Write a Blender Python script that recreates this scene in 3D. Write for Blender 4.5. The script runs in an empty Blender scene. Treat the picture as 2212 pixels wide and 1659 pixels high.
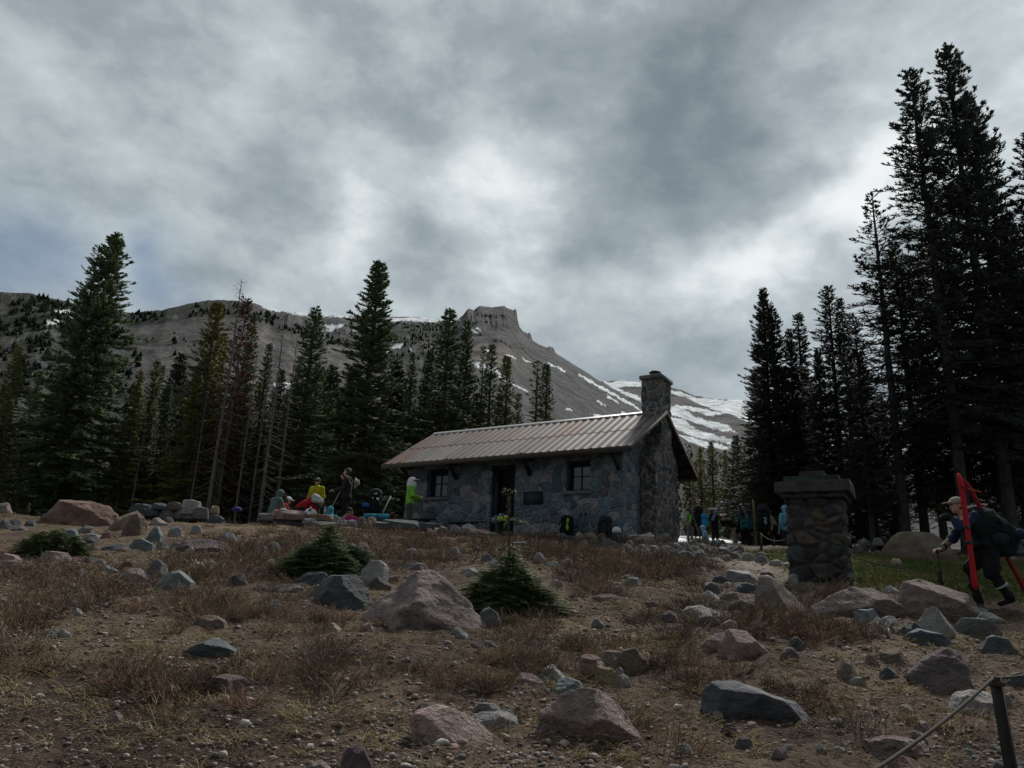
import bpy, math, random
import numpy as np
from mathutils import Vector, Matrix, Euler
SC = bpy.context.scene
COL = SC.collection
R_ = math.radians
rng = np.random.default_rng(7)

# ---------------------------------------------------------------- camera numbers
FV, PITCH, ROLL = 1651.7, 0.279, 0.042
CX, CY = 1106.0, 829.5
cp, sp, cr, sr = math.cos(PITCH), math.sin(PITCH), math.cos(ROLL), math.sin(ROLL)

def ray(u, v):
    a = np.asarray(u, float) - CX; b = np.asarray(v, float) - CY
    au = a * cr + b * sr; bu = -a * sr + b * cr
    return np.stack([au, FV * cp + bu * sp, FV * sp - bu * cp], -1)

def at(u, v, y):
    d = ray(u, v)
    return d * (y / d[..., 1:2])

def project(p):
    p = np.asarray(p, float)
    x, y, z = p[..., 0], p[..., 1], p[..., 2]
    d = np.maximum(y * cp + z * sp, 1e-3); up = -y * sp + z * cp
    a = FV * x / d; b = -FV * up / d
    return CX + a * cr - b * sr, CY + a * sr + b * cr

# ---------------------------------------------------------------- noise
def _h(i, j, k, seed):
    n = (i.astype(np.int64) * 374761393 + j.astype(np.int64) * 668265263 + k.astype(np.int64) * 2147483647 + seed * 974711) & 0xFFFFFFFF
    n = ((n ^ (n >> 13)) * 1274126177) & 0xFFFFFFFF
    n = ((n ^ (n >> 16)) * 2246822519) & 0xFFFFFFFF
    return ((n ^ (n >> 15)) & 0xFFFFFF) / float(0xFFFFFF)

def vnoise(x, y, z=None, seed=0):
    x = np.asarray(x, float); y = np.asarray(y, float)
    z = np.zeros_like(x) if z is None else np.asarray(z, float)
    xi, yi, zi = np.floor(x), np.floor(y), np.floor(z)
    fx, fy, fz = x - xi, y - yi, z - zi
    fx, fy, fz = [f * f * f * (f * (f * 6 - 15) + 10) for f in (fx, fy, fz)]
    out = 0
    for a in (0, 1):
        for b in (0, 1):
            for c in (0, 1):
                w = (fx if a else 1 - fx) * (fy if b else 1 - fy) * (fz if c else 1 - fz)
                out = out + w * _h(xi + a, yi + b, zi + c, seed)
    return out * 2 - 1

def fbm(x, y, z=None, seed=0, o=4, gain=.5):
    t = 0; a = 1; s = 0
    for i in range(o):
        t = t + a * vnoise(x * 2**i, y * 2**i, None if z is None else z * 2**i, seed + i * 13)
        s += a; a *= gain
    return t / s

def sstep(a, b, x):
    t = np.clip((x - a) / (b - a), 0, 1); return t * t * (3 - 2 * t)

# ---------------------------------------------------------------- terrain height
def gz(x, y, micro=False):
    x = np.asarray(x, float); y = np.asarray(y, float)
    a = -1.6 + .1545 * y
    b = 2.05 + 0 * y
    k = .14
    h = -k * np.log(np.exp(-np.clip((a - 3) / k, -400, 400)) + np.exp(-(b - 3) / k)) + 3
    h = np.where(y < -10, -1.6 + .1545 * -10, h)
    h = h + .07 * fbm(x * .35, y * .35, seed=3, o=3) * sstep(0, 6, y)
    h = h - 1.2 * sstep(45, 110, y)
    # the ground keeps climbing gently beyond the pillar
    h = h + .115 * np.clip(y - 28.5, 0, 32) * sstep(4.5, 8, x)
    # rubble hump in front of the group, a dip on the path
    h = h + .12 * np.exp(-((x - 6.6) / 1.7)**2 - ((y - 26.2) / 1.5)**2)
    h = h + .10 * np.exp(-((x - 1.5) / 3)**2 - ((y - 20.3) / 1.0)**2)
    if micro:
        w = sstep(60, 25, y)
        h = h + w * (.050 * fbm(x * 1.7, y * 1.7, seed=5, o=3) + .030 * fbm(x * 6, y * 6, seed=9, o=3))
    return h

_T = np.concatenate([np.linspace(2.5, 12, 1200), np.linspace(12, 60, 3000)])
def hit(u, v, dflt=24.0):
    d = ray(u, v); p = d[None, :] * (_T / d[1])[:, None]
    below = p[:, 2] < gz(p[:, 0], p[:, 1])
    i = np.argmax(below)
    if not below[i]:
        q = at(u, v, dflt); q[2] = float(gz(q[0], q[1])); return q
    return p[i]

def ground_at(u, D):
    """point of the ground seen in image column u at depth D"""
    v = 1150.0
    for _ in range(6):
        p = at(u, v, D); p[2] = float(gz(p[0], p[1])); uu, vv = project(p); v = float(vv)
    p = at(u, v, D); p[2] = float(gz(p[0], p[1]))
    return p

# ---------------------------------------------------------------- mesh building
def mesh_np(name, verts, tris=None, quads=None, smooth=False, colors=None, mats=None, fmat=None):
    me = bpy.data.meshes.new(name)
    verts = np.asarray(verts, np.float32)
    nt = 0 if tris is None else len(tris); nq = 0 if quads is None else len(quads)
    loops = []
    if nt: loops.append(np.asarray(tris, np.int32).ravel())
    if nq: loops.append(np.asarray(quads, np.int32).ravel())
    loops = np.concatenate(loops)
    me.vertices.add(len(verts)); me.vertices.foreach_set('co', verts.ravel())
    me.loops.add(len(loops)); me.loops.foreach_set('vertex_index', loops)
    st = np.concatenate([np.arange(nt) * 3, nt * 3 + np.arange(nq) * 4]).astype(np.int32)
    tt = np.concatenate([np.full(nt, 3), np.full(nq, 4)]).astype(np.int32)
    me.polygons.add(nt + nq)
    me.polygons.foreach_set('loop_start', st); me.polygons.foreach_set('loop_total', tt)
    if smooth: me.polygons.foreach_set('use_smooth', np.ones(nt + nq, bool))
    if fmat is not None: me.polygons.foreach_set('material_index', np.asarray(fmat, np.int32))
    me.update(calc_edges=True)
    if colors is not None:
        ca = me.color_attributes.new('Col', 'FLOAT_COLOR', 'POINT')
        c = np.ones((len(verts), 4), np.float32); c[:, :colors.shape[1]] = colors
        ca.data.foreach_set('color', c.ravel())
    me.validate(verbose=False)
    for m in (mats or []): me.materials.append(m)
    return me

def link(name, me, parent=None, loc=None, rot=None):
    o = bpy.data.objects.new(name, me); COL.objects.link(o)
    if parent is not None: o.parent = parent
    if loc is not None: o.location = loc
    if rot is not None: o.rotation_euler = rot
    return o

def tag(o, label=None, cat=None, group=None, kind=None):
    if label: o['label'] = label
    if cat: o['category'] = cat
    if group: o['group'] = group
    if kind: o['kind'] = kind
    return o

def thing(name, label, cat, loc=(0, 0, 0), rz=0, group=None):
    o = bpy.data.objects.new(name, None); COL.objects.link(o)
    o.location = loc; o.rotation_euler = (0, 0, rz); o.empty_display_size = .2
    return tag(o, label, cat, group)

class MB:
    """collects pieces, builds one mesh"""
    def __init__(s): s.v = []; s.t = []; s.q = []; s.n = 0; s.c = []
    def add(s, v, t=None, q=None, c=None):
        v = np.asarray(v, float)
        if t is not None and len(t): s.t.append(np.asarray(t) + s.n)
        if q is not None and len(q): s.q.append(np.asarray(q) + s.n)
        s.v.append(v); s.n += len(v)
        if c is not None: s.c.append(np.broadcast_to(np.asarray(c, float), (len(v), 3)))
    def box(s, lo, hi, M=None, bev=.0):
        x0, y0, z0 = lo; x1, y1, z1 = hi
        if bev > 0:
            b = bev; V = []
            for z, ins in ((z0, b), (z0 + b, 0), (z1 - b, 0), (z1, b)):
                for (x, y) in ((x0, y0), (x1, y0), (x1, y1), (x0, y1)):
                    sx = 1 if x == x0 else -1; sy = 1 if y == y0 else -1
                    if ins: V.append((x + sx * b, y + sy * b, z))
                    else:
                        V.append((x + sx * b * .3, y + sy * b * .3, z))
            Q = [(3, 2, 1, 0)] + [(12, 13, 14, 15)]
            for l in range(3):
                for i in range(4):
                    j = (i + 1) % 4; Q.append((l * 4 + i, l * 4 + j, l * 4 + 4 + j, l * 4 + 4 + i))
        else:
            V = [(x0, y0, z0), (x1, y0, z0), (x1, y1, z0), (x0, y1, z0), (x0, y0, z1), (x1, y0, z1), (x1, y1, z1), (x0, y1, z1)]
            Q = [(3, 2, 1, 0), (4, 5, 6, 7), (0, 1, 5, 4), (1, 2, 6, 5), (2, 3, 7, 6), (3, 0, 4, 7)]
        V = np.array(V, float)
        if M is not None: V = V @ np.array(M.to_3x3()).T + np.array(M.translation)
        s.add(V, q=Q); return s
    def tube(s, pts, r, n=8, caps=True, flat=1.0):
        pts = np.asarray(pts, float); m = len(pts); r = np.broadcast_to(np.asarray(r, float), (m,))
        tn = np.gradient(pts, axis=0); tn /= np.linalg.norm(tn, axis=1, keepdims=True) + 1e-9
        up = np.array([0, 0, 1.]) if abs(tn[0, 2]) < .9 else np.array([0, 1., 0])
        V = []
        for i in range(m):
            a = np.cross(tn[i], up); a /= np.linalg.norm(a) + 1e-9; b = np.cross(a, tn[i]); up = b
            for k in range(n):
                f = 2 * math.pi * k / n
                V.append(pts[i] + r[i] * (math.cos(f) * a + flat * math.sin(f) * b))
        Q = [(i * n + k, i * n + (k + 1) % n, (i + 1) * n + (k + 1) % n, (i + 1) * n + k) for i in range(m - 1) for k in range(n)]
        T = []
        if caps:
            V += [pts[0], pts[-1]]; c0 = m * n; c1 = c0 + 1
            T = [(c0, (k + 1) % n, k) for k in range(n)] + [(c1, (m - 1) * n + k, (m - 1) * n + (k + 1) % n) for k in range(n)]
        s.add(V, t=T, q=Q); return s
    def mesh(s, name, mat=None, smooth=False, colors=False):
        return mesh_np(name, np.concatenate(s.v), np.concatenate(s.t) if s.t else None, np.concatenate(s.q) if s.q else None,
                       smooth, np.concatenate(s.c) if s.c else None, [mat] if mat else None)
    def obj(s, name, mat, parent=None, smooth=False):
        return link(name, s.mesh(name, mat, smooth), parent)

# icospheres
_ico = {}
def ico(l):
    if l in _ico: return _ico[l]
    if l == 0:
        t = (1 + 5**.5) / 2
        V = np.array([(-1, t, 0), (1, t, 0), (-1, -t, 0), (1, -t, 0), (0, -1, t), (0, 1, t), (0, -1, -t), (0, 1, -t), (t, 0, -1), (t, 0, 1), (-t, 0, -1), (-t, 0, 1)], float)
        V /= np.linalg.norm(V, axis=1, keepdims=True)
        T = np.array([(0, 11, 5), (0, 5, 1), (0, 1, 7), (0, 7, 10), (0, 10, 11), (1, 5, 9), (5, 11, 4), (11, 10, 2), (10, 7, 6), (7, 1, 8), (3, 9, 4), (3, 4, 2), (3, 2, 6), (3, 6, 8), (3, 8, 9), (4, 9, 5), (2, 4, 11), (6, 2, 10), (8, 6, 7), (9, 8, 1)])
    else:
        V, T = ico(l - 1); V = list(map(tuple, V)); mid = {}
        def m(a, b):
            k = (min(a, b), max(a, b))
            if k not in mid:
                p = (np.array(V[a]) + np.array(V[b])); p /= np.linalg.norm(p); mid[k] = len(V); V.append(tuple(p))
            return mid[k]
        N = []
        for a, b, c in T:
            ab, bc, ca = m(a, b), m(b, c), m(c, a)
            N += [(a, ab, ca), (b, bc, ab), (c, ca, bc), (ab, bc, ca)]
        V = np.array(V); T = np.array(N)
    _ico[l] = (V, T); return V, T

# ---------------------------------------------------------------- implicit surfaces -> one continuous mesh
def surfnets(f, org, h):
    nx, ny, nz = f.shape
    C = [(i, j, k) for i in (0, 1) for j in (0, 1) for k in (0, 1)]
    st = np.stack([f[i:nx - 1 + i, j:ny - 1 + j, k:nz - 1 + k] for i, j, k in C], -1)
    cnt = (st < 0).sum(-1); act = (cnt > 0) & (cnt < 8)
    idx = np.full(act.shape, -1, np.int64); ai = np.argwhere(act); idx[act] = np.arange(len(ai))
    vals = st[act]; pos = np.zeros((len(ai), 3)); num = np.zeros(len(ai)); Ca = np.array(C, float)
    for a in range(8):
        for b in range(a + 1, 8):
            if np.abs(Ca[a] - Ca[b]).sum() != 1: continue
            va, vb = vals[:, a], vals[:, b]; m = (va < 0) != (vb < 0)
            t = np.where(m, va / np.where(m, va - vb, 1), 0)
            pos += np.where(m[:, None], Ca[a] + t[:, None] * (Ca[b] - Ca[a]), 0); num += m
    V = (ai + pos / num[:, None]) * h + org
    s = f < 0; Q = []
    for ax in range(3):
        o1, o2 = [(1, 2), (2, 0), (0, 1)][ax]
        sl0 = [slice(None)] * 3; sl1 = [slice(None)] * 3
        sl0[ax] = slice(0, -1); sl1[ax] = slice(1, None)
        for o in (o1, o2): sl0[o] = slice(1, -1); sl1[o] = slice(1, -1)
        a, b = s[tuple(sl0)], s[tuple(sl1)]
        e = np.argwhere(a != b); 
        if not len(e): continue
        sg = a[tuple(e.T)]
        base = e.copy(); base[:, o1] += 1; base[:, o2] += 1
        def cell(d1, d2):
            c = base.copy(); c[:, o1] += d1; c[:, o2] += d2; return idx[tuple(c.T)]
        q = np.stack([cell(-1, -1), cell(0, -1), cell(0, 0), cell(-1, 0)], 1)
        q[~sg] = q[~sg][:, ::-1]; Q.append(q)
    return V, np.concatenate(Q)

def rot_to(fwd, up=(0, 0, 1)):
    f = Vector(fwd).normalized(); r = f.cross(Vector(up)).normalized(); u = r.cross(f)
    return np.array([[r.x, f.x, u.x], [r.y, f.y, u.y], [r.z, f.z, u.z]])

def sdf_mesh(name, prims, h, mats, smooth=True, wr=0.0, seed=0, k=.03):
    """prims: ('c',p0,p1,r0,r1) ('e',c,(rx,ry,rz),M) ('b',c,half,round,M) ; a leading '-' subtracts; optional dict {'k':..} last"""
    lo = np.full(3, 1e9); hi = -lo; P = []
    for p in prims:
        kk = k
        if isinstance(p[-1], dict): kk = p[-1].get('k', k); p = p[:-1]
        ty = p[0]; neg = ty[0] == '-'; ty = ty[-1]
        if ty == 'c':
            a, b = np.array(p[1], float), np.array(p[2], float); r0, r1 = p[3], p[4] if len(p) > 4 else p[3]
            l = np.minimum(a - r0, b - r1); g = np.maximum(a + r0, b + r1); d = (a, b, r0, r1)
        elif ty == 'e':
            c = np.array(p[1], float); r = np.array(p[2], float); M = np.eye(3) if len(p) < 4 else np.array(p[3])
            e = np.sqrt((M**2) @ (r**2)); l, g = c - e, c + e; d = (c, r, M)
        else:
            c = np.array(p[1], float); r = np.array(p[2], float); M = np.eye(3) if len(p) < 5 else np.array(p[4])
            e = np.abs(M) @ r; l, g = c - e, c + e; d = (c, r, M, p[3])
        P.append((neg, ty, d, l, g, kk))
        if not neg: lo = np.minimum(lo, l); hi = np.maximum(hi, g)
    mg = max(.05, 3 * h) + wr * 2; lo -= mg; hi += mg
    n = np.ceil((hi - lo) / h).astype(int) + 1
    f = np.full(tuple(n), .2, np.float32)
    for neg, ty, d, l, g, kk in P:
        m2 = kk + 2.5 * h
        i0 = np.clip(np.floor((l - m2 - lo) / h).astype(int), 0, n - 1); i1 = np.clip(np.ceil((g + m2 - lo) / h).astype(int) + 1, 1, n)
        if (i1 <= i0).any(): continue
        X, Y, Z = np.meshgrid(*[np.arange(i0[a], i1[a]) * h + lo[a] for a in range(3)], indexing='ij')
        q = np.stack([X, Y, Z], -1)
        if ty == 'c':
            a, b, r0, r1 = d; ab = b - a; t = np.clip(((q - a) @ ab) / (ab @ ab + 1e-9), 0, 1)
            s = np.linalg.norm(q - a - t[..., None] * ab, axis=-1) - (r0 + (r1 - r0) * t)
        elif ty == 'e':
            c, r, M = d; w = ((q - c) @ M) / r; L = np.linalg.norm(w, axis=-1); s = (L - 1) * r.min() * np.where(L > 1, 1, 1)
            L2 = np.linalg.norm(w / r, axis=-1) + 1e-6; s = L * (L - 1) / L2
        else:
            c, r, M, rd = d; w = np.abs((q - c) @ M) - (r - rd)
            s = np.linalg.norm(np.maximum(w, 0), axis=-1) + np.minimum(w.max(-1), 0) - rd
        sl = tuple(slice(i0[a], i1[a]) for a in range(3)); o = f[sl]
        if neg: f[sl] = np.maximum(o, -s)
        else:
            hh = np.clip(.5 + .5 * (o - s) / kk, 0, 1); f[sl] = o * (1 - hh) + s * hh - kk * hh * (1 - hh)
    if wr:
        ii = np.abs(f) < wr * 3 + 2 * h; w = np.argwhere(ii); q = w * h + lo
        f[ii] += wr * (fbm(q[:, 0] * 9, q[:, 1] * 9, q[:, 2] * 7, seed=seed, o=2)).astype(np.float32) * 1.6
    f[0] = f[-1] = .2; f[:, 0] = f[:, -1] = .2; f[:, :, 0] = f[:, :, -1] = .2
    V, Q = surfnets(f, lo, h)
    return mesh_np(name, V, quads=Q, smooth=smooth, mats=mats if isinstance(mats, list) else [mats])

# ---------------------------------------------------------------- materials
def newmat(name):
    m = bpy.data.materials.new(name); m.use_nodes = True
    nt = m.node_tree; nt.nodes.clear()
    out = nt.nodes.new('ShaderNodeOutputMaterial'); b = nt.nodes.new('ShaderNodeBsdfPrincipled')
    nt.links.new(b.outputs[0], out.inputs[0]); b.inputs['Specular IOR Level'].default_value = .3
    return m, nt, b

def N(nt, t, **kw):
    n = nt.nodes.new('ShaderNode' + t)
    for k, v in kw.items():
        if k.startswith('i_'):
            key = k[2:]; key = int(key) if key.isdigit() else key.replace('_', ' ')
            n.inputs[key].default_value = v
        else: setattr(n, k, v)
    return n

def mixc(nt, f, a, b, mode='MIX'):
    n = nt.nodes.new('ShaderNodeMix'); n.data_type = 'RGBA'; n.blend_type = mode
    for s, x in ((n.inputs[0], f), (n.inputs[6], a), (n.inputs[7], b)):
        if isinstance(x, (int, float)): s.default_value = x
        elif isinstance(x, (tuple, list)): s.default_value = (*x[:3], 1)
        else: nt.links.new(x, s)
    return n.outputs[2]

def mth(nt, op, a, b=0.0, c=None, clamp=False):
    n = nt.nodes.new('ShaderNodeMath'); n.operation = op; n.use_clamp = clamp
    for i, x in enumerate((a, b) if c is None else (a, b, c)):
        if isinstance(x, (int, float)): n.inputs[i].default_value = x
        else: nt.links.new(x, n.inputs[i])
    return n.outputs[0]

def ramp(nt, f, stops):
    n = nt.nodes.new('ShaderNodeValToRGB'); nt.links.new(f, n.inputs[0]); e = n.color_ramp.elements
    while len(e) < len(stops): e.new(.5)
    for i, (p, c) in enumerate(stops):
        e[i].position = p; e[i].color = (c, c, c, 1) if isinstance(c, (int, float)) else (*c, 1)
    return n.outputs[0]

def noise(nt, vec, scale, detail=4, rough=.55, dist=0):
    n = nt.nodes.new('ShaderNodeTexNoise'); n.inputs['Scale'].default_value = scale; n.inputs['Detail'].default_value = detail
    n.inputs['Roughness'].default_value = rough; n.inputs['Distortion'].default_value = dist
    if vec is not None: nt.links.new(vec, n.inputs['Vector'])
    return n.outputs['Fac']

def bump(nt, b, h, strength=.5, dist=.02, prev=None):
    n = nt.nodes.new('ShaderNodeBump'); n.inputs['Strength'].default_value = strength; n.inputs['Distance'].default_value = dist
    nt.links.new(h, n.inputs['Height'])
    if prev is not None: nt.links.new(prev, n.inputs['Normal'])
    nt.links.new(n.outputs[0], b.inputs['Normal']); return n.outputs[0]

def pm(name, c1, c2=None, scale=6, rough=.85, bs=.3, bscale=40, bd=.01, spec=.3, metal=0, coord='Object', stretch=None, detail=4):
    m, nt, b = newmat(name); c2 = c2 or tuple(x * .6 for x in c1)
    tc = N(nt, 'TexCoord').outputs[coord]
    if stretch:
        mp = N(nt, 'Mapping'); mp.inputs['Scale'].default_value = stretch; nt.links.new(tc, mp.inputs[0]); tc = mp.outputs[0]
    f = ramp(nt, noise(nt, tc, scale, detail), [(.3, 0.), (.7, 1.)])
    nt.links.new(mixc(nt, f, c1, c2), b.inputs['Base Color'])
    b.inputs['Roughness'].default_value = rough; b.inputs['Specular IOR Level'].default_value = spec; b.inputs['Metallic'].default_value = metal
    if bs: bump(nt, b, noise(nt, tc, bscale, 4), bs, bd)
    return m

def objmat(name, lo=.55, hi=1.35, scale=5, rough=.9, bs=.4, bscale=30, bd=.02, attr=False, tint=None, stretch=None):
    """base colour = the object's own colour (or its colour attribute) broken up by noise"""
    m, nt, b = newmat(name)
    tc = N(nt, 'TexCoord').outputs['Object']
    if stretch:
        mp = N(nt, 'Mapping'); mp.inputs['Scale'].default_value = stretch; nt.links.new(tc, mp.inputs[0]); tc = mp.outputs[0]
    if attr: src = N(nt, 'VertexColor', layer_name='Col').outputs[0]
    else: src = N(nt, 'ObjectInfo').outputs['Color']
    f = ramp(nt, noise(nt, tc, scale, 6, .65), [(.3, lo), (.7, hi)])
    c = mixc(nt, 1.0, src, f, 'MULTIPLY')
    if tint:
        t = ramp(nt, noise(nt, tc, scale * .37, 3), [(.48, 0.), (.62, 1.)])
        c = mixc(nt, mth(nt, 'MULTIPLY', t, .45), c, tint)
    nt.links.new(c, b.inputs['Base Color']); b.inputs['Roughness'].default_value = rough
    if bs:
        pv = bump(nt, b, noise(nt, tc, bscale * .25, 5, .6), bs, bd * 2)
        bump(nt, b, noise(nt, tc, bscale, 5, .65), bs, bd, pv)
    return m
# ================================================================ camera, world, sun
cam = bpy.data.cameras.new('camera'); co = bpy.data.objects.new('camera', cam); COL.objects.link(co)
cam.sensor_width = 36; cam.lens = 36 * FV / 2212.0; cam.clip_start = .1; cam.clip_end = 20000
rt = Vector((1, 0, 0)); upv = Vector((0, -sp, cp)); fw = Vector((0, cp, sp))
r2 = cr * rt + sr * upv; u2 = cr * upv - sr * rt
co.matrix_world = Matrix(((r2.x, u2.x, -fw.x, 0), (r2.y, u2.y, -fw.y, 0), (r2.z, u2.z, -fw.z, 0), (0, 0, 0, 1)))
SC.camera = co
SC.view_settings.view_transform = 'Standard'; SC.view_settings.look = 'None'; SC.view_settings.gamma = 1
SC.view_settings.exposure = 0.0
SUN_AZ, SUN_EL = R_(26), R_(47)      # right of the view axis, behind the wood
sdir = Vector((math.sin(SUN_AZ) * math.cos(SUN_EL), math.cos(SUN_AZ) * math.cos(SUN_EL), math.sin(SUN_EL)))
sl = bpy.data.lights.new('sun', 'SUN'); sl.energy = 3.6; sl.angle = R_(11); sl.color = (1, .96, .9)
so = bpy.data.objects.new('sun', sl); COL.objects.link(so)
so.rotation_euler = (-sdir).to_track_quat('-Z', 'Y').to_euler()

w = bpy.data.worlds.new('World'); SC.world = w; w.use_nodes = True
nt = w.node_tree; nt.nodes.clear()
wo = nt.nodes.new('ShaderNodeOutputWorld'); bg = nt.nodes.new('ShaderNodeBackground'); nt.links.new(bg.outputs[0], wo.inputs[0])
sky = nt.nodes.new('ShaderNodeTexSky'); sky.sky_type = 'NISHITA'; sky.sun_disc = False
sky.sun_elevation = SUN_EL; sky.sun_rotation = SUN_AZ; sky.altitude = 2400
tc = nt.nodes.new('ShaderNodeTexCoord')
def vm(op, a, b=None, out=0):
    n = nt.nodes.new('ShaderNodeVectorMath'); n.operation = op
    for i, x in enumerate((a, b)):
        if x is None: continue
        if isinstance(x, (tuple, list, Vector)): n.inputs[i].default_value = tuple(x)
        elif isinstance(x, (int, float)): n.inputs[3].default_value = x
        else: nt.links.new(x, n.inputs[i])
    return n.outputs[out]
D0 = tc.outputs['Generated']
sep = nt.nodes.new('ShaderNodeSeparateXYZ'); nt.links.new(D0, sep.inputs[0])
# the cloud deck: a horizontal layer seen in perspective
zz = mth(nt, 'ADD', mth(nt, 'MAXIMUM', sep.outputs[2], 0.0), .22)
cmb = nt.nodes.new('ShaderNodeCombineXYZ')
nt.links.new(mth(nt, 'DIVIDE', sep.outputs[0], zz), cmb.inputs[0]); nt.links.new(mth(nt, 'DIVIDE', sep.outputs[1], zz), cmb.inputs[1])
PL = cmb.outputs[0]
nz = nt.nodes.new('ShaderNodeTexNoise'); nz.inputs['Scale'].default_value = 5.5; nz.inputs['Detail'].default_value = 4; nt.links.new(D0, nz.inputs['Vector'])
warp = vm('ADD', D0, vm('SCALE', vm('SUBTRACT', nz.outputs['Color'], (.5, .5, .5)), .20))
big = noise(nt, PL, 1.9, 3, .5, .3)
fl = nt.nodes.new('ShaderNodeMapping'); fl.inputs['Scale'].default_value = (1, 1, 1.55); nt.links.new(D0, fl.inputs[0])
lump = noise(nt, fl.outputs[0], 5.6, 6, .56, .12)
fine = noise(nt, fl.outputs[0], 13, 8, .58, .1)
v = mth(nt, 'ADD', mth(nt, 'MULTIPLY', mth(nt, 'SUBTRACT', big, .5), .40), mth(nt, 'MULTIPLY', mth(nt, 'SUBTRACT', lump, .5), 1.25))
wisp = mth(nt, 'MULTIPLY', mth(nt, 'SUBTRACT', fine, .5), .44)
v = mth(nt, 'ADD', v, wisp)
v = mth(nt, 'MULTIPLY', v, .66)
# brighter openings and darker bellies of the deck, by compass direction
SPOTS = [  # u, v, radius(px), amount
 (1935, 300, 50, .18), (1890, 400, 44, .24), (1820, 455, 40, .18), (1740, 520, 45, .20), (1670, 565, 42, .24), (1600, 620, 60, .22), (1490, 645, 60, .16),
 (1560, 435, 45, .16), (1070, 400, 90, .24), (1180, 395, 80, .12), (1110, 600, 70, .15), (770, 440, 90, .16), (690, 500, 80, .10), (470, 250, 130, .06),
 (620, 40, 220, .08), (1960, 130, 160, .06), (1860, 540, 60, .05), (2120, 350, 120, .10), (230, 480, 140, .07), (1700, 330, 60, .06),
 (1470, 230, 150, -.17), (1560, 250, 110, -.06), (1130, 170, 120, -.12), (480, 170, 110, -.08), (400, 330, 220, -.07), (640, 420, 90, -.07), (1330, 350, 60, -.04),
 (1480, 395, 80, -.12), (1100, 440, 90, -.10), (1330, 560, 90, -.09), (840, 440, 60, -.06), (900, 40, 90, -.03), (1560, 700, 90, -.08), (1500, 720, 120, -.05), (1000, 560, 100, -.03), (300, 560, 120, .04)]
acc = None
for (u, v_, rad, am) in SPOTS:
    d = ray(u, v_); d = d / np.linalg.norm(d); k = FV / (rad * 1.0)
    dd = vm('DISTANCE', warp, tuple(d), out=1)
    g = mth(nt, 'POWER', 2.718, mth(nt, 'MULTIPLY', mth(nt, 'MULTIPLY', dd, dd), -k * k * .5))
    g = mth(nt, 'MULTIPLY', g, am * (1.08 if am > 0 else 1.1))
    acc = g if acc is None else mth(nt, 'ADD', acc, g)
val = mth(nt, 'ADD', mth(nt, 'ADD', v, acc), .575)
rp = nt.nodes.new('ShaderNodeValToRGB'); nt.links.new(val, rp.inputs[0])
e = rp.color_ramp.elements
for p_, c_ in ((.0, (.12, .15, .18)), (.3, (.215, .257, .288)), (.5, (.345, .398, .425)), (.68, (.55, .615, .635)), (.85, (.85, .895, .90)), (1., (1, 1, 1))):
    if p_ in (0., 1.): el = e[0 if p_ == 0 else -1]
    else: el = e.new(p_)
    el.color = (*c_, 1); el.position = p_
# thin blue gaps low on the left
blue = None
for (u, v_, rad) in ((-10, 575, 75), (300, 630, 50)):
    d = ray(u, v_); d = d / np.linalg.norm(d); k = FV / rad
    dd = vm('DISTANCE', warp, tuple(d), out=1)
    g = mth(nt, 'POWER', 2.718, mth(nt, 'MULTIPLY', mth(nt, 'MULTIPLY', dd, dd), -k * k * .5))
    blue = g if blue is None else mth(nt, 'ADD', blue, g)
skyc = vm('SCALE', sky.outputs[0], .085)
final = mixc(nt, mth(nt, 'MULTIPLY', blue, .55, clamp=True), rp.outputs[0], skyc)
final = mixc(nt, .06, final, skyc)
bk = nt.nodes.new('ShaderNodeMapRange'); bk.interpolation_type = 'SMOOTHSTEP'; nt.links.new(sep.outputs[1], bk.inputs[0]); bk.inputs[1].default_value = -.55; bk.inputs[2].default_value = .25; bk.inputs[3].default_value = .5; bk.inputs[4].default_value = 1.0   # sky at the camera's back dimmed to darken surfaces facing it
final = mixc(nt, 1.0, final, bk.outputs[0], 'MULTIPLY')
nt.links.new(final, bg.inputs[0]); bg.inputs[1].default_value = 1.0
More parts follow.
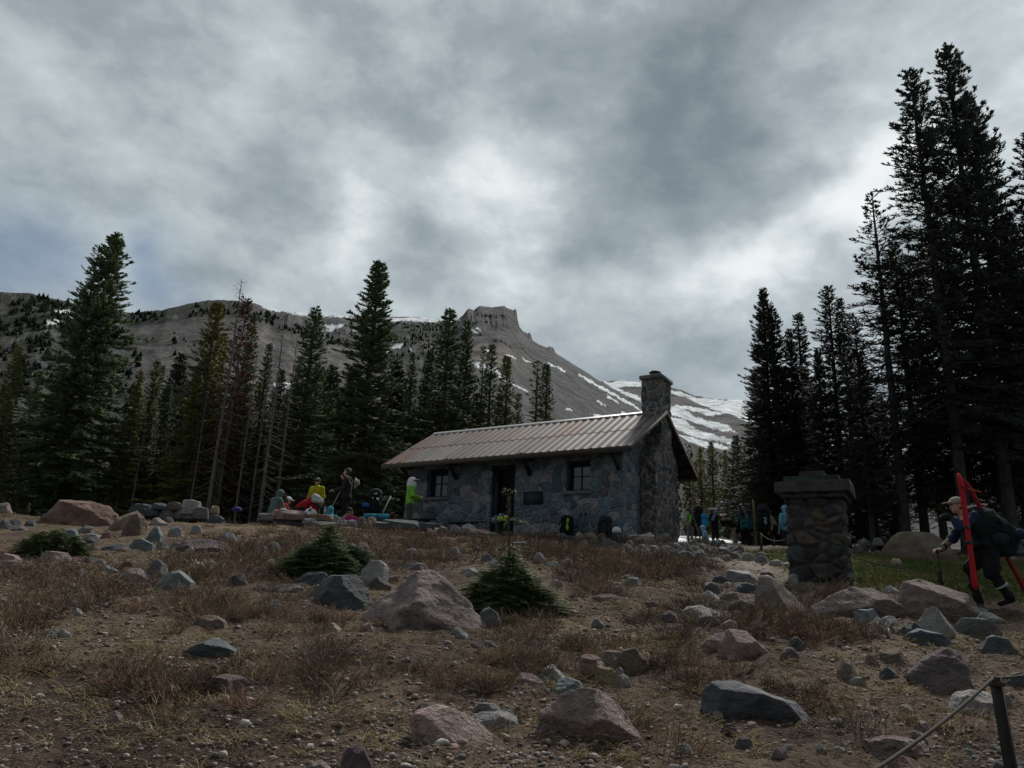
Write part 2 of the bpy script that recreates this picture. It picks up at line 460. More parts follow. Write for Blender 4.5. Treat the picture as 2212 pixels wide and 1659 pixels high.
# ================================================================ ground sheet
def ground():
    ys = np.concatenate([[-80, -40, -20, -8, -2, 0, 1.2, 2.2, 3.0], 3.5 * (30 / 3.5)**np.linspace(0, 1, 560), 30 * (110 / 30)**np.linspace(.02, 1, 90), 110 * (6000 / 110)**np.linspace(.05, 1, 24)])
    t = np.linspace(-1, 1, 641); t = np.sign(t) * (np.abs(t) * .8 + .2 * np.abs(t)**3)
    wd = np.where(ys < 3, 12, 5.5 + .86 * ys) ; wd = np.where(ys < -1, 60, wd); wd = wd * (1 + np.maximum(ys - 110, 0) / 900)
    X = wd[:, None] * t[None, :]; Y = np.repeat(ys[:, None], len(t), 1)
    Z = gz(X, Y, True)
    ny, nx = X.shape
    V = np.stack([X, Y, Z], -1).reshape(-1, 3)
    i = np.arange(ny - 1)[:, None] * nx + np.arange(nx - 1)[None, :]
    Q = np.stack([i, i + 1, i + nx + 1, i + nx], -1).reshape(-1, 4)
    # what grows / lies where: r = green meadow, g = trodden path grit, b = straw
    x, y = V[:, 0], V[:, 1]; n = fbm(x * .8, y * .8, seed=31, o=3)
    u, v = project(V)
    mead = sstep(.0, .5, np.minimum((x - (5.6 + .10 * (y - 14))) * 1.2, np.minimum((y - 12.6) * .8, (21.5 - y) * .5)) + n * .5)
    path = np.exp(-((x - np.interp(y, [8, 12, 16, 19, 22, 25], [4.6, 5.0, 5.3, 5.6, 6.6, 8.2])) / (.75 + .3 * n))**2) * sstep(11, 14, y) * sstep(25, 22, y)
    straw = sstep(.05, .5, fbm(x * .45, y * .45, seed=77, o=3) + .35 * sstep(-4, -10, x) * sstep(15, 19, y))
    c = np.stack([mead, path, straw], -1)
    m, ntr, b = newmat('soil')
    tcn = N(ntr, 'TexCoord').outputs['Object']; at_ = N(ntr, 'VertexColor', layer_name='Col'); sepc = N(ntr, 'SeparateColor'); ntr.links.new(at_.outputs[0], sepc.inputs[0])
    f1 = noise(ntr, tcn, .9, 6, .6); f2 = noise(ntr, tcn, 9, 6, .7); f3 = noise(ntr, tcn, 45, 4, .7)
    f0 = noise(ntr, tcn, .33, 4, .6)
    cc = mixc(ntr, ramp(ntr, f1, [(.35, 0.), (.65, 1.)]), (.092, .060, .040), (.150, .102, .068))
    cc = mixc(ntr, ramp(ntr, f2, [(.45, 0.), (.7, .8)]), cc, (.21, .15, .105))
    cc = mixc(ntr, mth(ntr, 'MULTIPLY', ramp(ntr, f2, [(.3, 0.), (.6, 1.)]), mth(ntr, 'MULTIPLY', sepc.outputs[2], .6)), cc, (.24, .185, .10))
    cc = mixc(ntr, ramp(ntr, f0, [(.40, .8), (.60, 0.)]), cc, (.040, .027, .019))
    vor = N(ntr, 'TexVoronoi', feature='F1'); vor.inputs['Scale'].default_value = 26; ntr.links.new(tcn, vor.inputs['Vector'])
    grit = mth(ntr, 'MULTIPLY', ramp(ntr, vor.outputs['Distance'], [(.18, 1.), (.34, 0.)]), ramp(ntr, f1, [(.4, 0.), (.55, 1.)]))
    stone = mixc(ntr, ramp(ntr, vor.outputs['Color'], [(.2, 0.), (.8, 1.)]), (.14, .112, .095), (.30, .25, .215))
    cc = mixc(ntr, mth(ntr, 'MULTIPLY', grit, .55), cc, stone)
    cc = mixc(ntr, ramp(ntr, f3, [(.3, .55), (.5, 0.)]), cc, (.022, .017, .013))
    cc = mixc(ntr, mth(ntr, 'MULTIPLY', sepc.outputs[1], .8), cc, mixc(ntr, f3, (.17, .145, .12), (.28, .245, .21)))
    cc = mixc(ntr, sepc.outputs[0], cc, mixc(ntr, f2, (.035, .05, .015), (.085, .085, .03)))
    ntr.links.new(cc, b.inputs['Base Color']); b.inputs['Roughness'].default_value = .95; b.inputs['Specular IOR Level'].default_value = .15
    pv = bump(ntr, b, f2, .8, .06); pv = bump(ntr, b, f3, .7, .02, pv); bump(ntr, b, grit, .5, .02, pv)
    me = mesh_np('ground', V, quads=Q, smooth=True, colors=c, mats=[m])
    o = link('ground', me); tag(o, kind='structure')
ground()

# ================================================================ hills
HM = None
def hillmat():
    m, ntr, b = newmat('scree')
    tcn = N(ntr, 'TexCoord').outputs['Object']; at_ = N(ntr, 'VertexColor', layer_name='Col')
    f = noise(ntr, tcn, .06, 8, .68); f2 = noise(ntr, tcn, .5, 6, .7)
    c = mixc(ntr, 1.0, at_.outputs[0], ramp(ntr, f, [(.3, .55), (.7, 1.32)]), 'MULTIPLY')
    c = mixc(ntr, 1.0, c, ramp(ntr, f2, [(.3, .65), (.7, 1.25)]), 'MULTIPLY')
    ntr.links.new(c, b.inputs['Base Color']); b.inputs['Roughness'].default_value = .95; b.inputs['Specular IOR Level'].default_value = .1
    pv = bump(ntr, b, f, .8, 6); bump(ntr, b, f2, .7, 1.5, pv)
    return m
HM = hillmat()

def inpoly(px, py, poly):
    c = np.zeros(px.shape, bool); n = len(poly)
    for i in range(n):
        x0, y0 = poly[i]; x1, y1 = poly[(i + 1) % n]
        if y0 == y1: continue
        k = ((y0 > py) != (y1 > py)) & (px < (x1 - x0) * (py - y0) / (y1 - y0) + x0); c ^= k
    return c

HILLS = []
def hill(name, prof, r0, R, z0=-6, pw=1.12, ncol=700, nrow=190, namp=6, snow=(), paint=None, snowf=None, seed=1, rdg=0, sharp=None):
    prof = np.array(prof, float)
    d = ray(prof[:, 0], prof[:, 1]); th = np.arctan2(d[:, 0], d[:, 1]); el = d[:, 2] / np.hypot(d[:, 0], d[:, 1])
    T = np.linspace(th[0], th[-1], ncol); E = np.interp(T, th, el)
    Rr = R * (1 + .06 * fbm(T * 14, T * 0, seed=seed, o=3))
    E = E + .0012 * fbm(T * 160, T * 0, seed=seed + 3, o=4) * (1 if rdg == 0 else rdg)
    s = np.concatenate([np.linspace(0, 1, nrow), [1.02, 1.06, 1.15, 1.4]])
    r = r0 + (Rr[:, None] - r0) * s[None, :]
    zr = Rr * E; ker = np.hanning(61); ker /= ker.sum(); Es = np.convolve(np.pad(E, 30, 'edge'), ker, 'valid'); zs = Rr * Es
    sc = np.clip(s, 0, 1)
    bl = sstep(.80, .985, sc)[None, :]; Z = z0 + ((zs[:, None] * (1 - bl) + zr[:, None] * bl) - z0) * sc[None, :]**pw
    back = np.maximum(s - 1, 0); Z = Z - (back[None, :] * (Rr[:, None] - r0)) * .55
    X = np.sin(T)[:, None] * r; Y = np.cos(T)[:, None] * r
    env = (sc * (1 - sc) * 4)[None, :]**.7
    n1 = fbm(X / 90, Y / 90, seed=seed + 7, o=5); n2 = 1 - 2 * np.abs(fbm(X / 40 + n1, Y / 40, seed=seed + 9, o=4))
    Z = Z + env * namp * (n1 + .5 * n2) * (r / R)
    V = np.stack([X, Y, Z], -1); 
    u, v = project(V)
    col = np.zeros(V.shape); col[:] = (.115, .113, .118)
    nn = fbm(u / 14, v / 14, seed=seed + 20, o=4); n3 = fbm(u / 45, v / 30, seed=seed + 21, o=4)
    if paint is not None: col = paint(u, v, nn, n3, col, X, Y, Z)
    if sharp is not None:
        dr = sharp(u, v, T[:, None] + 0 * r, s[None, :] + 0 * r)
        V *= (1 - dr / r)[..., None]
    uu = u + 5 * fbm(u / 9, v / 5, seed=seed + 30, o=3); vv = v + 3.0 * fbm(u / 8, v / 5, seed=seed + 31, o=3)
    sm = np.zeros(u.shape, bool)
    for poly in snow: sm |= inpoly(uu, vv, poly)
    if snowf is not None: sm |= snowf(u, v, nn, n3)
    sm &= (s <= 1.03)[None, :]
    col[sm] = (.84, .87, .90)
    nc, nr = u.shape
    i = np.arange(nc - 1)[:, None] * nr + np.arange(nr - 1)[None, :]
    Q = np.stack([i, i + nr, i + nr + 1, i + 1], -1).reshape(-1, 4)
    me = mesh_np(name, V.reshape(-1, 3), quads=Q, smooth=True, colors=col.reshape(-1, 3), mats=[HM])
    o = link(name, me); tag(o, kind='structure'); HILLS.append((V, u, v, sm, s))
    return V, u, v, sm

def mixa(a, b, f): return a * (1 - f[..., None]) + np.array(b) * f[..., None]

# --- left hill
def paintA(u, v, nn, n3, col, X, Y, Z):
    c = mixa(col, (.125, .115, .110), sstep(.0, .4, n3)); lower = sstep(690, 760, v)
    c = mixa(c, (.165, .15, .142), sstep(250, 330, u) * sstep(690, 720, v) * sstep(.2, -.1, nn))
    # the scrub of the crest, the dark band of it and the wooded left flank
    band = np.clip(sstep(45, 15, v - np.interp(u, [0, 285, 480, 560, 700], [632, 676, 650, 668, 720])), 0, 1)
    scr = np.clip(band * sstep(-.25, .15, nn + .1) + sstep(300, 200, u) * sstep(-.28, .1, nn + n3 * .5) * .9, 0, 1)
    c = mixa(c, (.045, .052, .036), scr * .9)
    kn = np.exp(-((u - 640) / 45)**2 - ((v - 690) / 22)**2); c = mixa(c, (.10, .098, .10), np.clip(kn * 1.4, 0, 1) * sstep(-.4, .1, nn))
    return c
hill('left_hill', [(-420, 690), (-200, 640), (-60, 630), (0, 630), (60, 633), (130, 648), (180, 661), (285, 675), (350, 670), (400, 657), (440, 650), (480, 647), (520, 651), (560, 664), (590, 679), (615, 682), (624, 676), (640, 684), (652, 699), (690, 718), (740, 738), (800, 765), (860, 800), (960, 850)],
     130, 430, paint=paintA, seed=11, namp=5, ncol=900, nrow=170,
     snow=[[(92, 694), (128, 690), (132, 699), (112, 704), (98, 702)], [(112, 672), (150, 668), (152, 677), (118, 677)], [(248, 695), (262, 693), (262, 699), (250, 700)], [(172, 652), (196, 652), (196, 668), (186, 674), (176, 668)],
           [(150, 680), (160, 678), (158, 688), (150, 686)], [(266, 660), (280, 660), (278, 666)], [(590, 828), (640, 825), (640, 838), (596, 838)]])
# --- far ridge, lightly snowed along its top
def paintB(u, v, nn, n3, col, X, Y, Z):
    c = mixa(col, (.215, .20, .205), sstep(-.1, .3, nn)); c = mixa(c, (.05, .06, .045), sstep(715, 745, v) * sstep(-.3, .05, nn + .2))
    return c
hill('far_ridge', [(380, 720), (500, 652), (530, 651), (553, 656), (575, 662), (598, 670), (650, 677), (709, 681), (764, 683), (841, 685), (880, 684), (917, 687), (952, 690), (1010, 704), (1080, 730)],
     300, 900, paint=paintB, seed=23, namp=8, ncol=500, nrow=110,
     snow=[[(560, 657), (590, 666), (612, 673), (600, 675), (575, 668)], [(612, 672), (760, 684), (760, 687), (640, 681)], [(700, 702), (745, 700), (740, 708), (705, 710)], [(690, 712), (720, 712), (715, 717)], [(760, 715), (800, 700), (790, 718)],
           [(826, 688), (900, 685), (960, 691), (935, 695), (870, 693), (840, 697)], [(690, 741), (712, 739), (706, 747)]])
BANDS = [[(1480, 857), (1520, 860), (1541, 863), (1602, 863), (1640, 880), (1625, 915), (1575, 893), (1530, 880), (1500, 868)], [(1453, 873), (1484, 879), (1520, 884), (1580, 892), (1545, 893), (1538, 898), (1500, 890), (1470, 882)],
 [(1440, 874), (1478, 883), (1492, 893), (1500, 901), (1530, 907), (1560, 914), (1575, 920), (1590, 934), (1560, 931), (1530, 923), (1500, 912), (1470, 902), (1440, 892)], [(1440, 898), (1480, 908), (1490, 918), (1510, 930), (1540, 938), (1585, 951), (1600, 960), (1550, 954), (1510, 946), (1480, 937), (1460, 926), (1440, 914)],
 [(1460, 936), (1500, 945), (1530, 957), (1600, 966), (1560, 970), (1520, 964), (1490, 956)], [(1306, 826), (1331, 821), (1386, 826), (1390, 836), (1350, 833), (1334, 838), (1392, 862), (1392, 871), (1350, 853), (1322, 838)], [(1400, 838), (1470, 846), (1500, 858), (1460, 852), (1420, 846)], [(1600, 900), (1800, 930), (2212, 1000), (2212, 1030), (1800, 965), (1640, 935)], [(1600, 940), (1900, 990), (2212, 1050), (1900, 1020)]]
def snowD(u, v, nn, n3):
    m = np.zeros(u.shape, bool); uu = u + 7 * nn; vv = v + 5 * nn
    for p in BANDS: m |= inpoly(uu, vv, p)
    return m
# --- the peak with its rock crown
PK = [(520, 830), (640, 790), (700, 758), (760, 735), (800, 720), (840, 704), (862, 699), (900, 697), (945, 699), (970, 696), (987, 691), (1000, 681), (1008, 670), (1012, 666), (1024, 670), (1030, 664), (1036, 660), (1048, 662), (1060, 664), (1075, 662), (1090, 661), (1093, 665), (1105, 668), (1109, 671), (1113, 667), (1116, 672), (1118, 690), (1122, 706), (1130, 716), (1140, 721), (1143, 718), (1147, 722), (1150, 735), (1165, 744), (1180, 751), (1188, 748), (1197, 753), (1199, 762), (1215, 772), (1262, 801), (1310, 833), (1386, 882), (1430, 908), (1480, 938), (1560, 985), (1700, 1040), (1900, 1080)]
def paintC(u, v, nn, n3, col, X, Y, Z):
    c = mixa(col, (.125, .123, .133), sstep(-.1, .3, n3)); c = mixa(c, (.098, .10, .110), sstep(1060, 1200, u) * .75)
    c = mixa(c, (.20, .172, .145), np.exp(-((u - 1060) / 60)**2 - ((v - 775) / 30)**2))
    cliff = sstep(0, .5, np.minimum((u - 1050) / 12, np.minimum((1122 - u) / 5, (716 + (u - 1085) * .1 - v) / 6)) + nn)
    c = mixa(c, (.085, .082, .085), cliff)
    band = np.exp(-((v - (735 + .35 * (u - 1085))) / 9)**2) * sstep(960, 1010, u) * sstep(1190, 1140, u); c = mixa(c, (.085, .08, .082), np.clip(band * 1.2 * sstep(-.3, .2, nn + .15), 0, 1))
    tan_ = np.exp(-((u - 1015) / 18)**2 - ((v - 757) / 14)**2) + np.exp(-((u - 1040) / 18)**2 - ((v - 762) / 14)**2); c = mixa(c, (.19, .155, .11), np.clip(tan_, 0, 1) * sstep(-.4, 0, nn))
    veg = sstep(1010, 960, u + (v - 700) * .25) * sstep(-.35, .05, nn + n3 * .4 + sstep(760, 720, v) * .3); c = mixa(c, (.042, .05, .034), veg * .92)
    veg2 = sstep(0, 10, v - np.interp(u, [1380, 1480, 1600, 1900], [930, 955, 985, 1060])) * sstep(-.2, .2, nn + .2) * sstep(1400, 1440, u); c = mixa(c, (.06, .065, .04), veg2 * .9)
    return c
def cliffs(u, v, T, s):
    k = sstep(0, 1, np.minimum((u - 1000) / 20, (1125 - u) / 6)) * sstep(725, 690, v)
    return k * (4 + 4 * (1 - np.abs(fbm(u / 7, v / 30, seed=51, o=3)) * 3) + 4 * fbm(u / 3, v / 6, seed=52, o=3)) + 5 * np.exp(-((v - (735 + .35 * (u - 1085))) / 9)**2) * sstep(960, 1010, u) * sstep(1190, 1140, u) * (1 + fbm(u / 6, v / 6, seed=53, o=3))
def strk(pts, w):
    p = np.array(pts, float); up = p + np.array([[0, -w]]) * np.linspace(1, .6, len(p))[:, None]; return [tuple(a) for a in up] + [tuple(a) for a in p[::-1]]
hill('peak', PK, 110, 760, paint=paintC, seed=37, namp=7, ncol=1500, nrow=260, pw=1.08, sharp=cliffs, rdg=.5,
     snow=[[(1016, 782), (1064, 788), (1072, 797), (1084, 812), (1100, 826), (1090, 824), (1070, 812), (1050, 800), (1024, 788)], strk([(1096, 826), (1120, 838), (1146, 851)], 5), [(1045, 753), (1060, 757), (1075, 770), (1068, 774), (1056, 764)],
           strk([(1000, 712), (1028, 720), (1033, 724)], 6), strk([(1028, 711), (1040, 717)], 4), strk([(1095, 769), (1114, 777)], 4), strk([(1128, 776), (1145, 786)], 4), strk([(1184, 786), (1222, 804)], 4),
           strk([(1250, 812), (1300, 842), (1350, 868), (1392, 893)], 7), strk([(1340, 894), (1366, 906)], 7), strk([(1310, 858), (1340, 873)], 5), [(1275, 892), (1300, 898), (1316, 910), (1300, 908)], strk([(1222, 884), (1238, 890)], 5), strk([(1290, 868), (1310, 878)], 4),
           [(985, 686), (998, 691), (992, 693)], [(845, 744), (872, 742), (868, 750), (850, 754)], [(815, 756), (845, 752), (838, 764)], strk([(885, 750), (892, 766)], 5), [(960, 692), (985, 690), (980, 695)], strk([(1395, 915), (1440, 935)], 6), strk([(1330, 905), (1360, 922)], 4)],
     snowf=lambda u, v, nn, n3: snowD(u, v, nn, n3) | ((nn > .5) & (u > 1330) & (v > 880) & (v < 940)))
# --- snow slope farther round to the right
def paintD(u, v, nn, n3, col, X, Y, Z):
    c = mixa(col, (.12, .112, .115), sstep(-.2, .3, nn)); return c
hill('snow_slope', [(1150, 860), (1262, 822), (1308, 824), (1331, 822), (1371, 824), (1420, 830), (1449, 836), (1474, 843), (1503, 855), (1541, 862), (1599, 864), (1700, 878), (1900, 915), (2212, 985), (2500, 1040)],
     420, 1400, paint=paintD, seed=61, namp=9, ncol=700, nrow=170, snowf=snowD, pw=1.05)
# ================================================================ conifers
def barkmat(name, c1, c2): return pm(name, c1, c2, 9, .95, .7, 30, .03, .1, stretch=(1, 1, .35))
BARK = barkmat('grey_bark', (.115, .108, .10), (.05, .047, .044)); PALE = barkmat('pale_bark', (.20, .188, .175), (.09, .082, .077)); DARKB = barkmat('dark_bark', (.075, .072, .072), (.034, .033, .033))
def needlemat():
    m, ntr, b = newmat('needles')
    src = N(ntr, 'ObjectInfo').outputs['Color']; tcn = N(ntr, 'TexCoord').outputs['Object']
    f = ramp(ntr, noise(ntr, tcn, 2.2, 3, .6), [(.3, .55), (.7, 1.5)])
    at_ = N(ntr, 'VertexColor', layer_name='Col')
    c = mixc(ntr, 1.0, mixc(ntr, 1.0, src, f, 'MULTIPLY'), at_.outputs[0], 'MULTIPLY')
    ntr.links.new(c, b.inputs['Base Color']); b.inputs['Roughness'].default_value = .6; b.inputs['Specular IOR Level'].default_value = .25
    return m
NEED = needlemat()

def spindles(b, d, w, up=None, shade=None):
    n = len(b); L = np.linalg.norm(d, axis=1, keepdims=True) + 1e-9; t = d / L
    z = np.tile([0, 0, 1.], (n, 1)) if up is None else up
    s = np.cross(t, z); s /= np.linalg.norm(s, axis=1, keepdims=True) + 1e-9; u = np.cross(s, t); w = np.asarray(w).reshape(-1, 1)
    V = np.stack([b, b + .45 * d + s * w, b + .45 * d - s * w, b + .4 * d + u * w * .7, b + d], 1).reshape(-1, 3)
    F = np.array([(0, 1, 3), (0, 3, 2), (1, 4, 3), (3, 4, 2), (0, 2, 1), (1, 2, 4)])
    T = (np.arange(n)[:, None, None] * 5 + F[None]).reshape(-1, 3)
    return V, T

def limbs(P, r0, nseg):
    """P (n,m,3) polylines -> three-sided tapering tubes"""
    n, m, _ = P.shape; t = np.gradient(P, axis=1); t /= np.linalg.norm(t, axis=2, keepdims=True) + 1e-9
    z = np.array([0, 0, 1.]); s = np.cross(t, z); s /= np.linalg.norm(s, axis=2, keepdims=True) + 1e-9; u = np.cross(s, t)
    rr = np.asarray(r0).reshape(-1, 1, 1) * np.linspace(1, .18, m).reshape(1, -1, 1)
    V = np.stack([P + rr * (math.cos(a) * s + math.sin(a) * u) for a in (1.57, 3.67, 5.76)], 2).reshape(-1, 3)
    Q = []
    for i in range(m - 1):
        for k in range(3):
            k2 = (k + 1) % 3; Q.append((i * 3 + k, i * 3 + k2, (i + 1) * 3 + k2, (i + 1) * 3 + k))
    Q = (np.arange(n)[:, None, None] * (m * 3) + np.array(Q)[None]).reshape(-1, 4)
    return V, Q

def fir(seed, H=12., R=2.2, crown=.06, gap=.2, nb=(4, 7), droop=.35, dens=1., fol=1., pwr=.85, gaps=.12, trunk_r=.17, sw=.05, dead=0., topsparse=0, sprig=1.0, twist=0., elr=.95):
    g = np.random.default_rng(seed)
    O = []; PH = []; LL = []; EL = []; RH = []
    z = max(crown * H * .45, .05) if dead >= 0 else crown * H
    lo = crown * H
    while z < H * .985:
        t = (z - lo) / (H - lo)
        if t < 0: k = 1 if g.random() < .5 else 0
        else: k = g.integers(nb[0], nb[1] + 1)
        ph0 = g.random() * 6.28
        for j in range(k):
            tt = max(t, 0); prof = (1 - tt)**pwr * min(1, .55 + tt / .18) if t >= 0 else .35
            L = R * prof * g.uniform(.48, 1.16) * (1 + .18 * math.sin(3 * (ph0 + j) + twist * z)) + .10 * sprig
            if g.random() < gaps: L *= .45
            O.append(z + g.uniform(-.06, .06)); PH.append(ph0 + 6.28 * j / max(k, 1) + g.uniform(-.3, .3)); LL.append(L); RH.append(t)
            EL.append((-.28 + elr * tt**1.4 if t >= 0 else -.35) + g.uniform(-.13, .13))
        z += gap * g.uniform(.7, 1.3) * (1.15 - .45 * max(t, 0)) * (H / 12.)
    O, PH, LL, EL, RH = map(np.array, (O, PH, LL, EL, RH)); n = len(O)
    dh = np.stack([np.cos(PH), np.sin(PH), 0 * PH], 1); side = np.stack([-np.sin(PH), np.cos(PH), 0 * PH], 1)
    dr = droop * (1.05 - np.clip(RH, 0, 1)) * g.uniform(.6, 1.3, n)
    def pt(i, s):
        L = LL[i]
        p = dh[i] * (L * s)[:, None]
        p[:, 2] = O[i] + np.tan(EL[i]) * L * s - dr[i] * L * s**2 * 1.5 + dr[i] * L * s**3.5 * 1.15
        return p + side[i] * (.10 * L * np.sin(s * 3 + PH[i] * 5))[:, None]
    # trunk with its limbs
    mb = MB(); zz = np.linspace(-.35, H, 15); off = np.cumsum(g.normal(0, .012, (15, 2)), 0)
    mb.tube(np.stack([off[:, 0], off[:, 1], zz], 1), trunk_r * np.clip((1 - zz / H), 0, 1)**.8 + .012 + .07 * trunk_r * np.exp(-np.maximum(zz, 0) * 2) * 4, 9)
    ss = np.linspace(0, 1, 6); P = np.stack([pt(np.arange(n), np.full(n, s)) for s in ss], 1)
    V, Q = limbs(P, .009 + .011 * LL * (1.2 if dead > 0 else 1), 5); mb.add(V, q=Q)
    if dead > 0:   # bare side twigs
        m = int(n * 4 * dead); i = g.integers(0, n, m); s = g.uniform(.3, .95, m); b = pt(i, s); sg = np.where(g.random(m) < .5, -1, 1)
        ln = (.18 + .4 * LL[i] * (1 - s)) * g.uniform(.6, 1.3, m)
        d = (dh[i] * .7 + side[i] * (sg * .7)[:, None]); d[:, 2] += g.uniform(-.5, .1, m)
        P2 = np.stack([b, b + d * (ln * .5)[:, None], b + d * ln[:, None] + np.array([0, 0, -1.]) * (ln * .25)[:, None]], 1)
        V, Q = limbs(P2, np.full(m, .007), 2); mb.add(V, q=Q)
    tme = mb.mesh('trunk', None, True)
    # foliage sprays along every limb
    cme = None
    if fol > 0:
        cnt = np.maximum(2, (3 + LL * 11.5 * dens) * fol).astype(int)
        if topsparse: cnt = np.maximum(1, (cnt * np.clip(1.25 - topsparse * np.clip(RH, 0, 1), .3, 1)).astype(int))
        if dead > 0 and fol < 1: cnt = np.where(g.random(n) < .55, 0, cnt)
        cnt = np.where(RH < 0, (cnt * .35).astype(int), cnt)
        i = np.repeat(np.arange(n), cnt); m = len(i)
        s = g.uniform(.12, 1.0, m)**.8; b = pt(i, s); b2 = pt(i, np.minimum(s + .05, 1.05)); tn = b2 - b; tn /= np.linalg.norm(tn, axis=1, keepdims=True) + 1e-9
        sg = np.where(g.random(m) < .5, -1, 1) * g.uniform(.25, 1.1, m)
        ln = (.17 + .26 * LL[i] * (1.05 - s)) * g.uniform(.65, 1.25, m) * sprig; ln = np.minimum(ln, .62 * sprig)
        d = tn * .8 + side[i] * sg[:, None]; d[:, 2] += g.uniform(-.08, .42, m); d /= np.linalg.norm(d, axis=1, keepdims=True); d *= ln[:, None]
        w = sw * .62 * g.uniform(.7, 1.3, m) * sprig
        sd = np.cross(d, [0, 0, 1.]); sd /= np.linalg.norm(sd, axis=1, keepdims=True) + 1e-9
        B = [b]; Dd = [d]; W = [w]
        for q, f0 in ((-1, .12), (1, .16), (-1, .5), (1, .54)):
            f = g.uniform(f0, f0 + .22, m)[:, None]; B.append(b + d * f); Dd.append((d * (.40 - .2 * f0) + sd * (q * ln * (.44 - .35 * f0))[:, None]) + np.array([0, 0, 1.]) * (ln * g.uniform(-.05, .16, m))[:, None]); W.append(w * .62)
        # tips and leader
        B.append(pt(np.arange(n), np.full(n, .93))); Dd.append((pt(np.arange(n), np.full(n, 1.05)) - pt(np.arange(n), np.full(n, .93))) + dh * .1 * sprig + np.array([0, 0, .06 * sprig])); W.append(np.full(n, sw * .9 * sprig))
        if not (dead > 0):
            B.append(np.array([[off[-1, 0], off[-1, 1], H * .985]] * 3)); Dd.append(np.array([[0, 0, .3], [.12, .05, .16], [-.1, -.08, .17]]) * sprig * (1.3 if H > 4 else .6)); W.append(np.full(3, .035 * sprig))
        B, Dd, W = np.concatenate(B), np.concatenate(Dd), np.concatenate(W)
        V, T = spindles(B, Dd, W)
        sh = np.repeat(g.uniform(.65, 1.35, len(B)), 5); yel = np.repeat(g.random(len(B)) < .12, 5)
        c = np.stack([sh * np.where(yel, 1.5, 1), sh * np.where(yel, 1.3, 1), sh], 1)
        cme = mesh_np('crown', V, tris=T, colors=c, mats=[NEED])
    return tme, cme, H

PROTO = {
 'dense': [fir(1, 13, 2.9, .03, .165, (6, 8), .42, 1.35, pwr=.88, sw=.06), fir(2, 13, 2.6, .04, .17, (6, 8), .40, 1.3, pwr=.9, sw=.058)],
 'big': [fir(3, 13, 2.75, .04, .18, (6, 8), .30, 1.35, pwr=.86, gaps=.2, sw=.06, trunk_r=.2)],
 'slim': [fir(4, 13, 1.8, .05, .175, (5, 7), .42, 1.2, pwr=.9), fir(5, 13, 1.55, .08, .18, (5, 7), .38, 1.2, pwr=.85, gaps=.2), fir(12, 13, 1.95, .06, .19, (5, 7), .3, 1.15, pwr=.85, gaps=.25)],
 'open': [fir(6, 13, 1.7, .10, .24, (3, 5), .30, .85, pwr=.7, gaps=.3, topsparse=.7), fir(7, 13, 1.5, .16, .26, (3, 5), .34, .8, pwr=.65, gaps=.32)],
 'tall': [fir(8, 18, 3.3, .20, .19, (6, 8), .38, 1.1, pwr=.85, gaps=.22, trunk_r=.22, sw=.058), fir(9, 18, 3.0, .22, .19, (5, 8), .30, 1.15, pwr=.78, gaps=.25, trunk_r=.20, sw=.056), fir(10, 18, 3.6, .18, .19, (6, 8), .45, 1.1, pwr=.9, gaps=.22, trunk_r=.24, sw=.06)],
 'arm': [fir(11, 15, 3.4, .22, .26, (4, 6), .36, .95, pwr=1.0, gaps=.35, topsparse=.6, trunk_r=.17)],
 'snag': [fir(21, 13, 1.1, .1, .25, (2, 4), .75, fol=0, dead=.9, pwr=.6, gaps=.4, trunk_r=.095), fir(22, 12, .9, .12, .3, (2, 3), .8, fol=0, dead=.7, pwr=.55, gaps=.4, trunk_r=.085)],
 'red': [fir(23, 13, 1.25, .12, .22, (3, 5), .6, .9, fol=1.3, dead=.6, pwr=.6, gaps=.3, trunk_r=.10)],
}
TREES = []
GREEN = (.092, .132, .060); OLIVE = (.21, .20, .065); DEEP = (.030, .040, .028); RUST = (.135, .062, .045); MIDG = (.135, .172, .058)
def tree(u, v, D, kind, col, label, wide=1.0, group=None, var=None, lean=None, bark=None, cat='fir tree'):
    top = at(u, v, D); zg = float(gz(top[0], top[1])); Ht = top[2] - zg
    pr = PROTO[kind]; k = (len(TREES) if var is None else var) % len(pr); tme, cme, H0 = pr[k]
    g = np.random.default_rng(int(u * 7 + v * 13) & 0xffff)
    s = Ht / (H0 * .985 + (.0 if kind in ('snag', 'red') else .15))
    name = 'dead_fir_tree' if kind in ('snag', 'red') else 'fir_tree'
    t = thing(name, label, cat, (top[0], top[1], zg), g.uniform(0, 6.28), group)
    t.scale = (s * wide, s * wide, s)
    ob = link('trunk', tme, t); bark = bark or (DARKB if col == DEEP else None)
    if len(tme.materials) == 0: tme.materials.append(BARK)
    if bark is not None: ob.material_slots[0].link = 'OBJECT'; ob.material_slots[0].material = bark
    if cme is not None:
        oc = link('crown', cme, t); j = g.uniform(.85, 1.18); oc.color = (col[0] * j, col[1] * j, col[2] * j, 1)
    TREES.append(t); return t
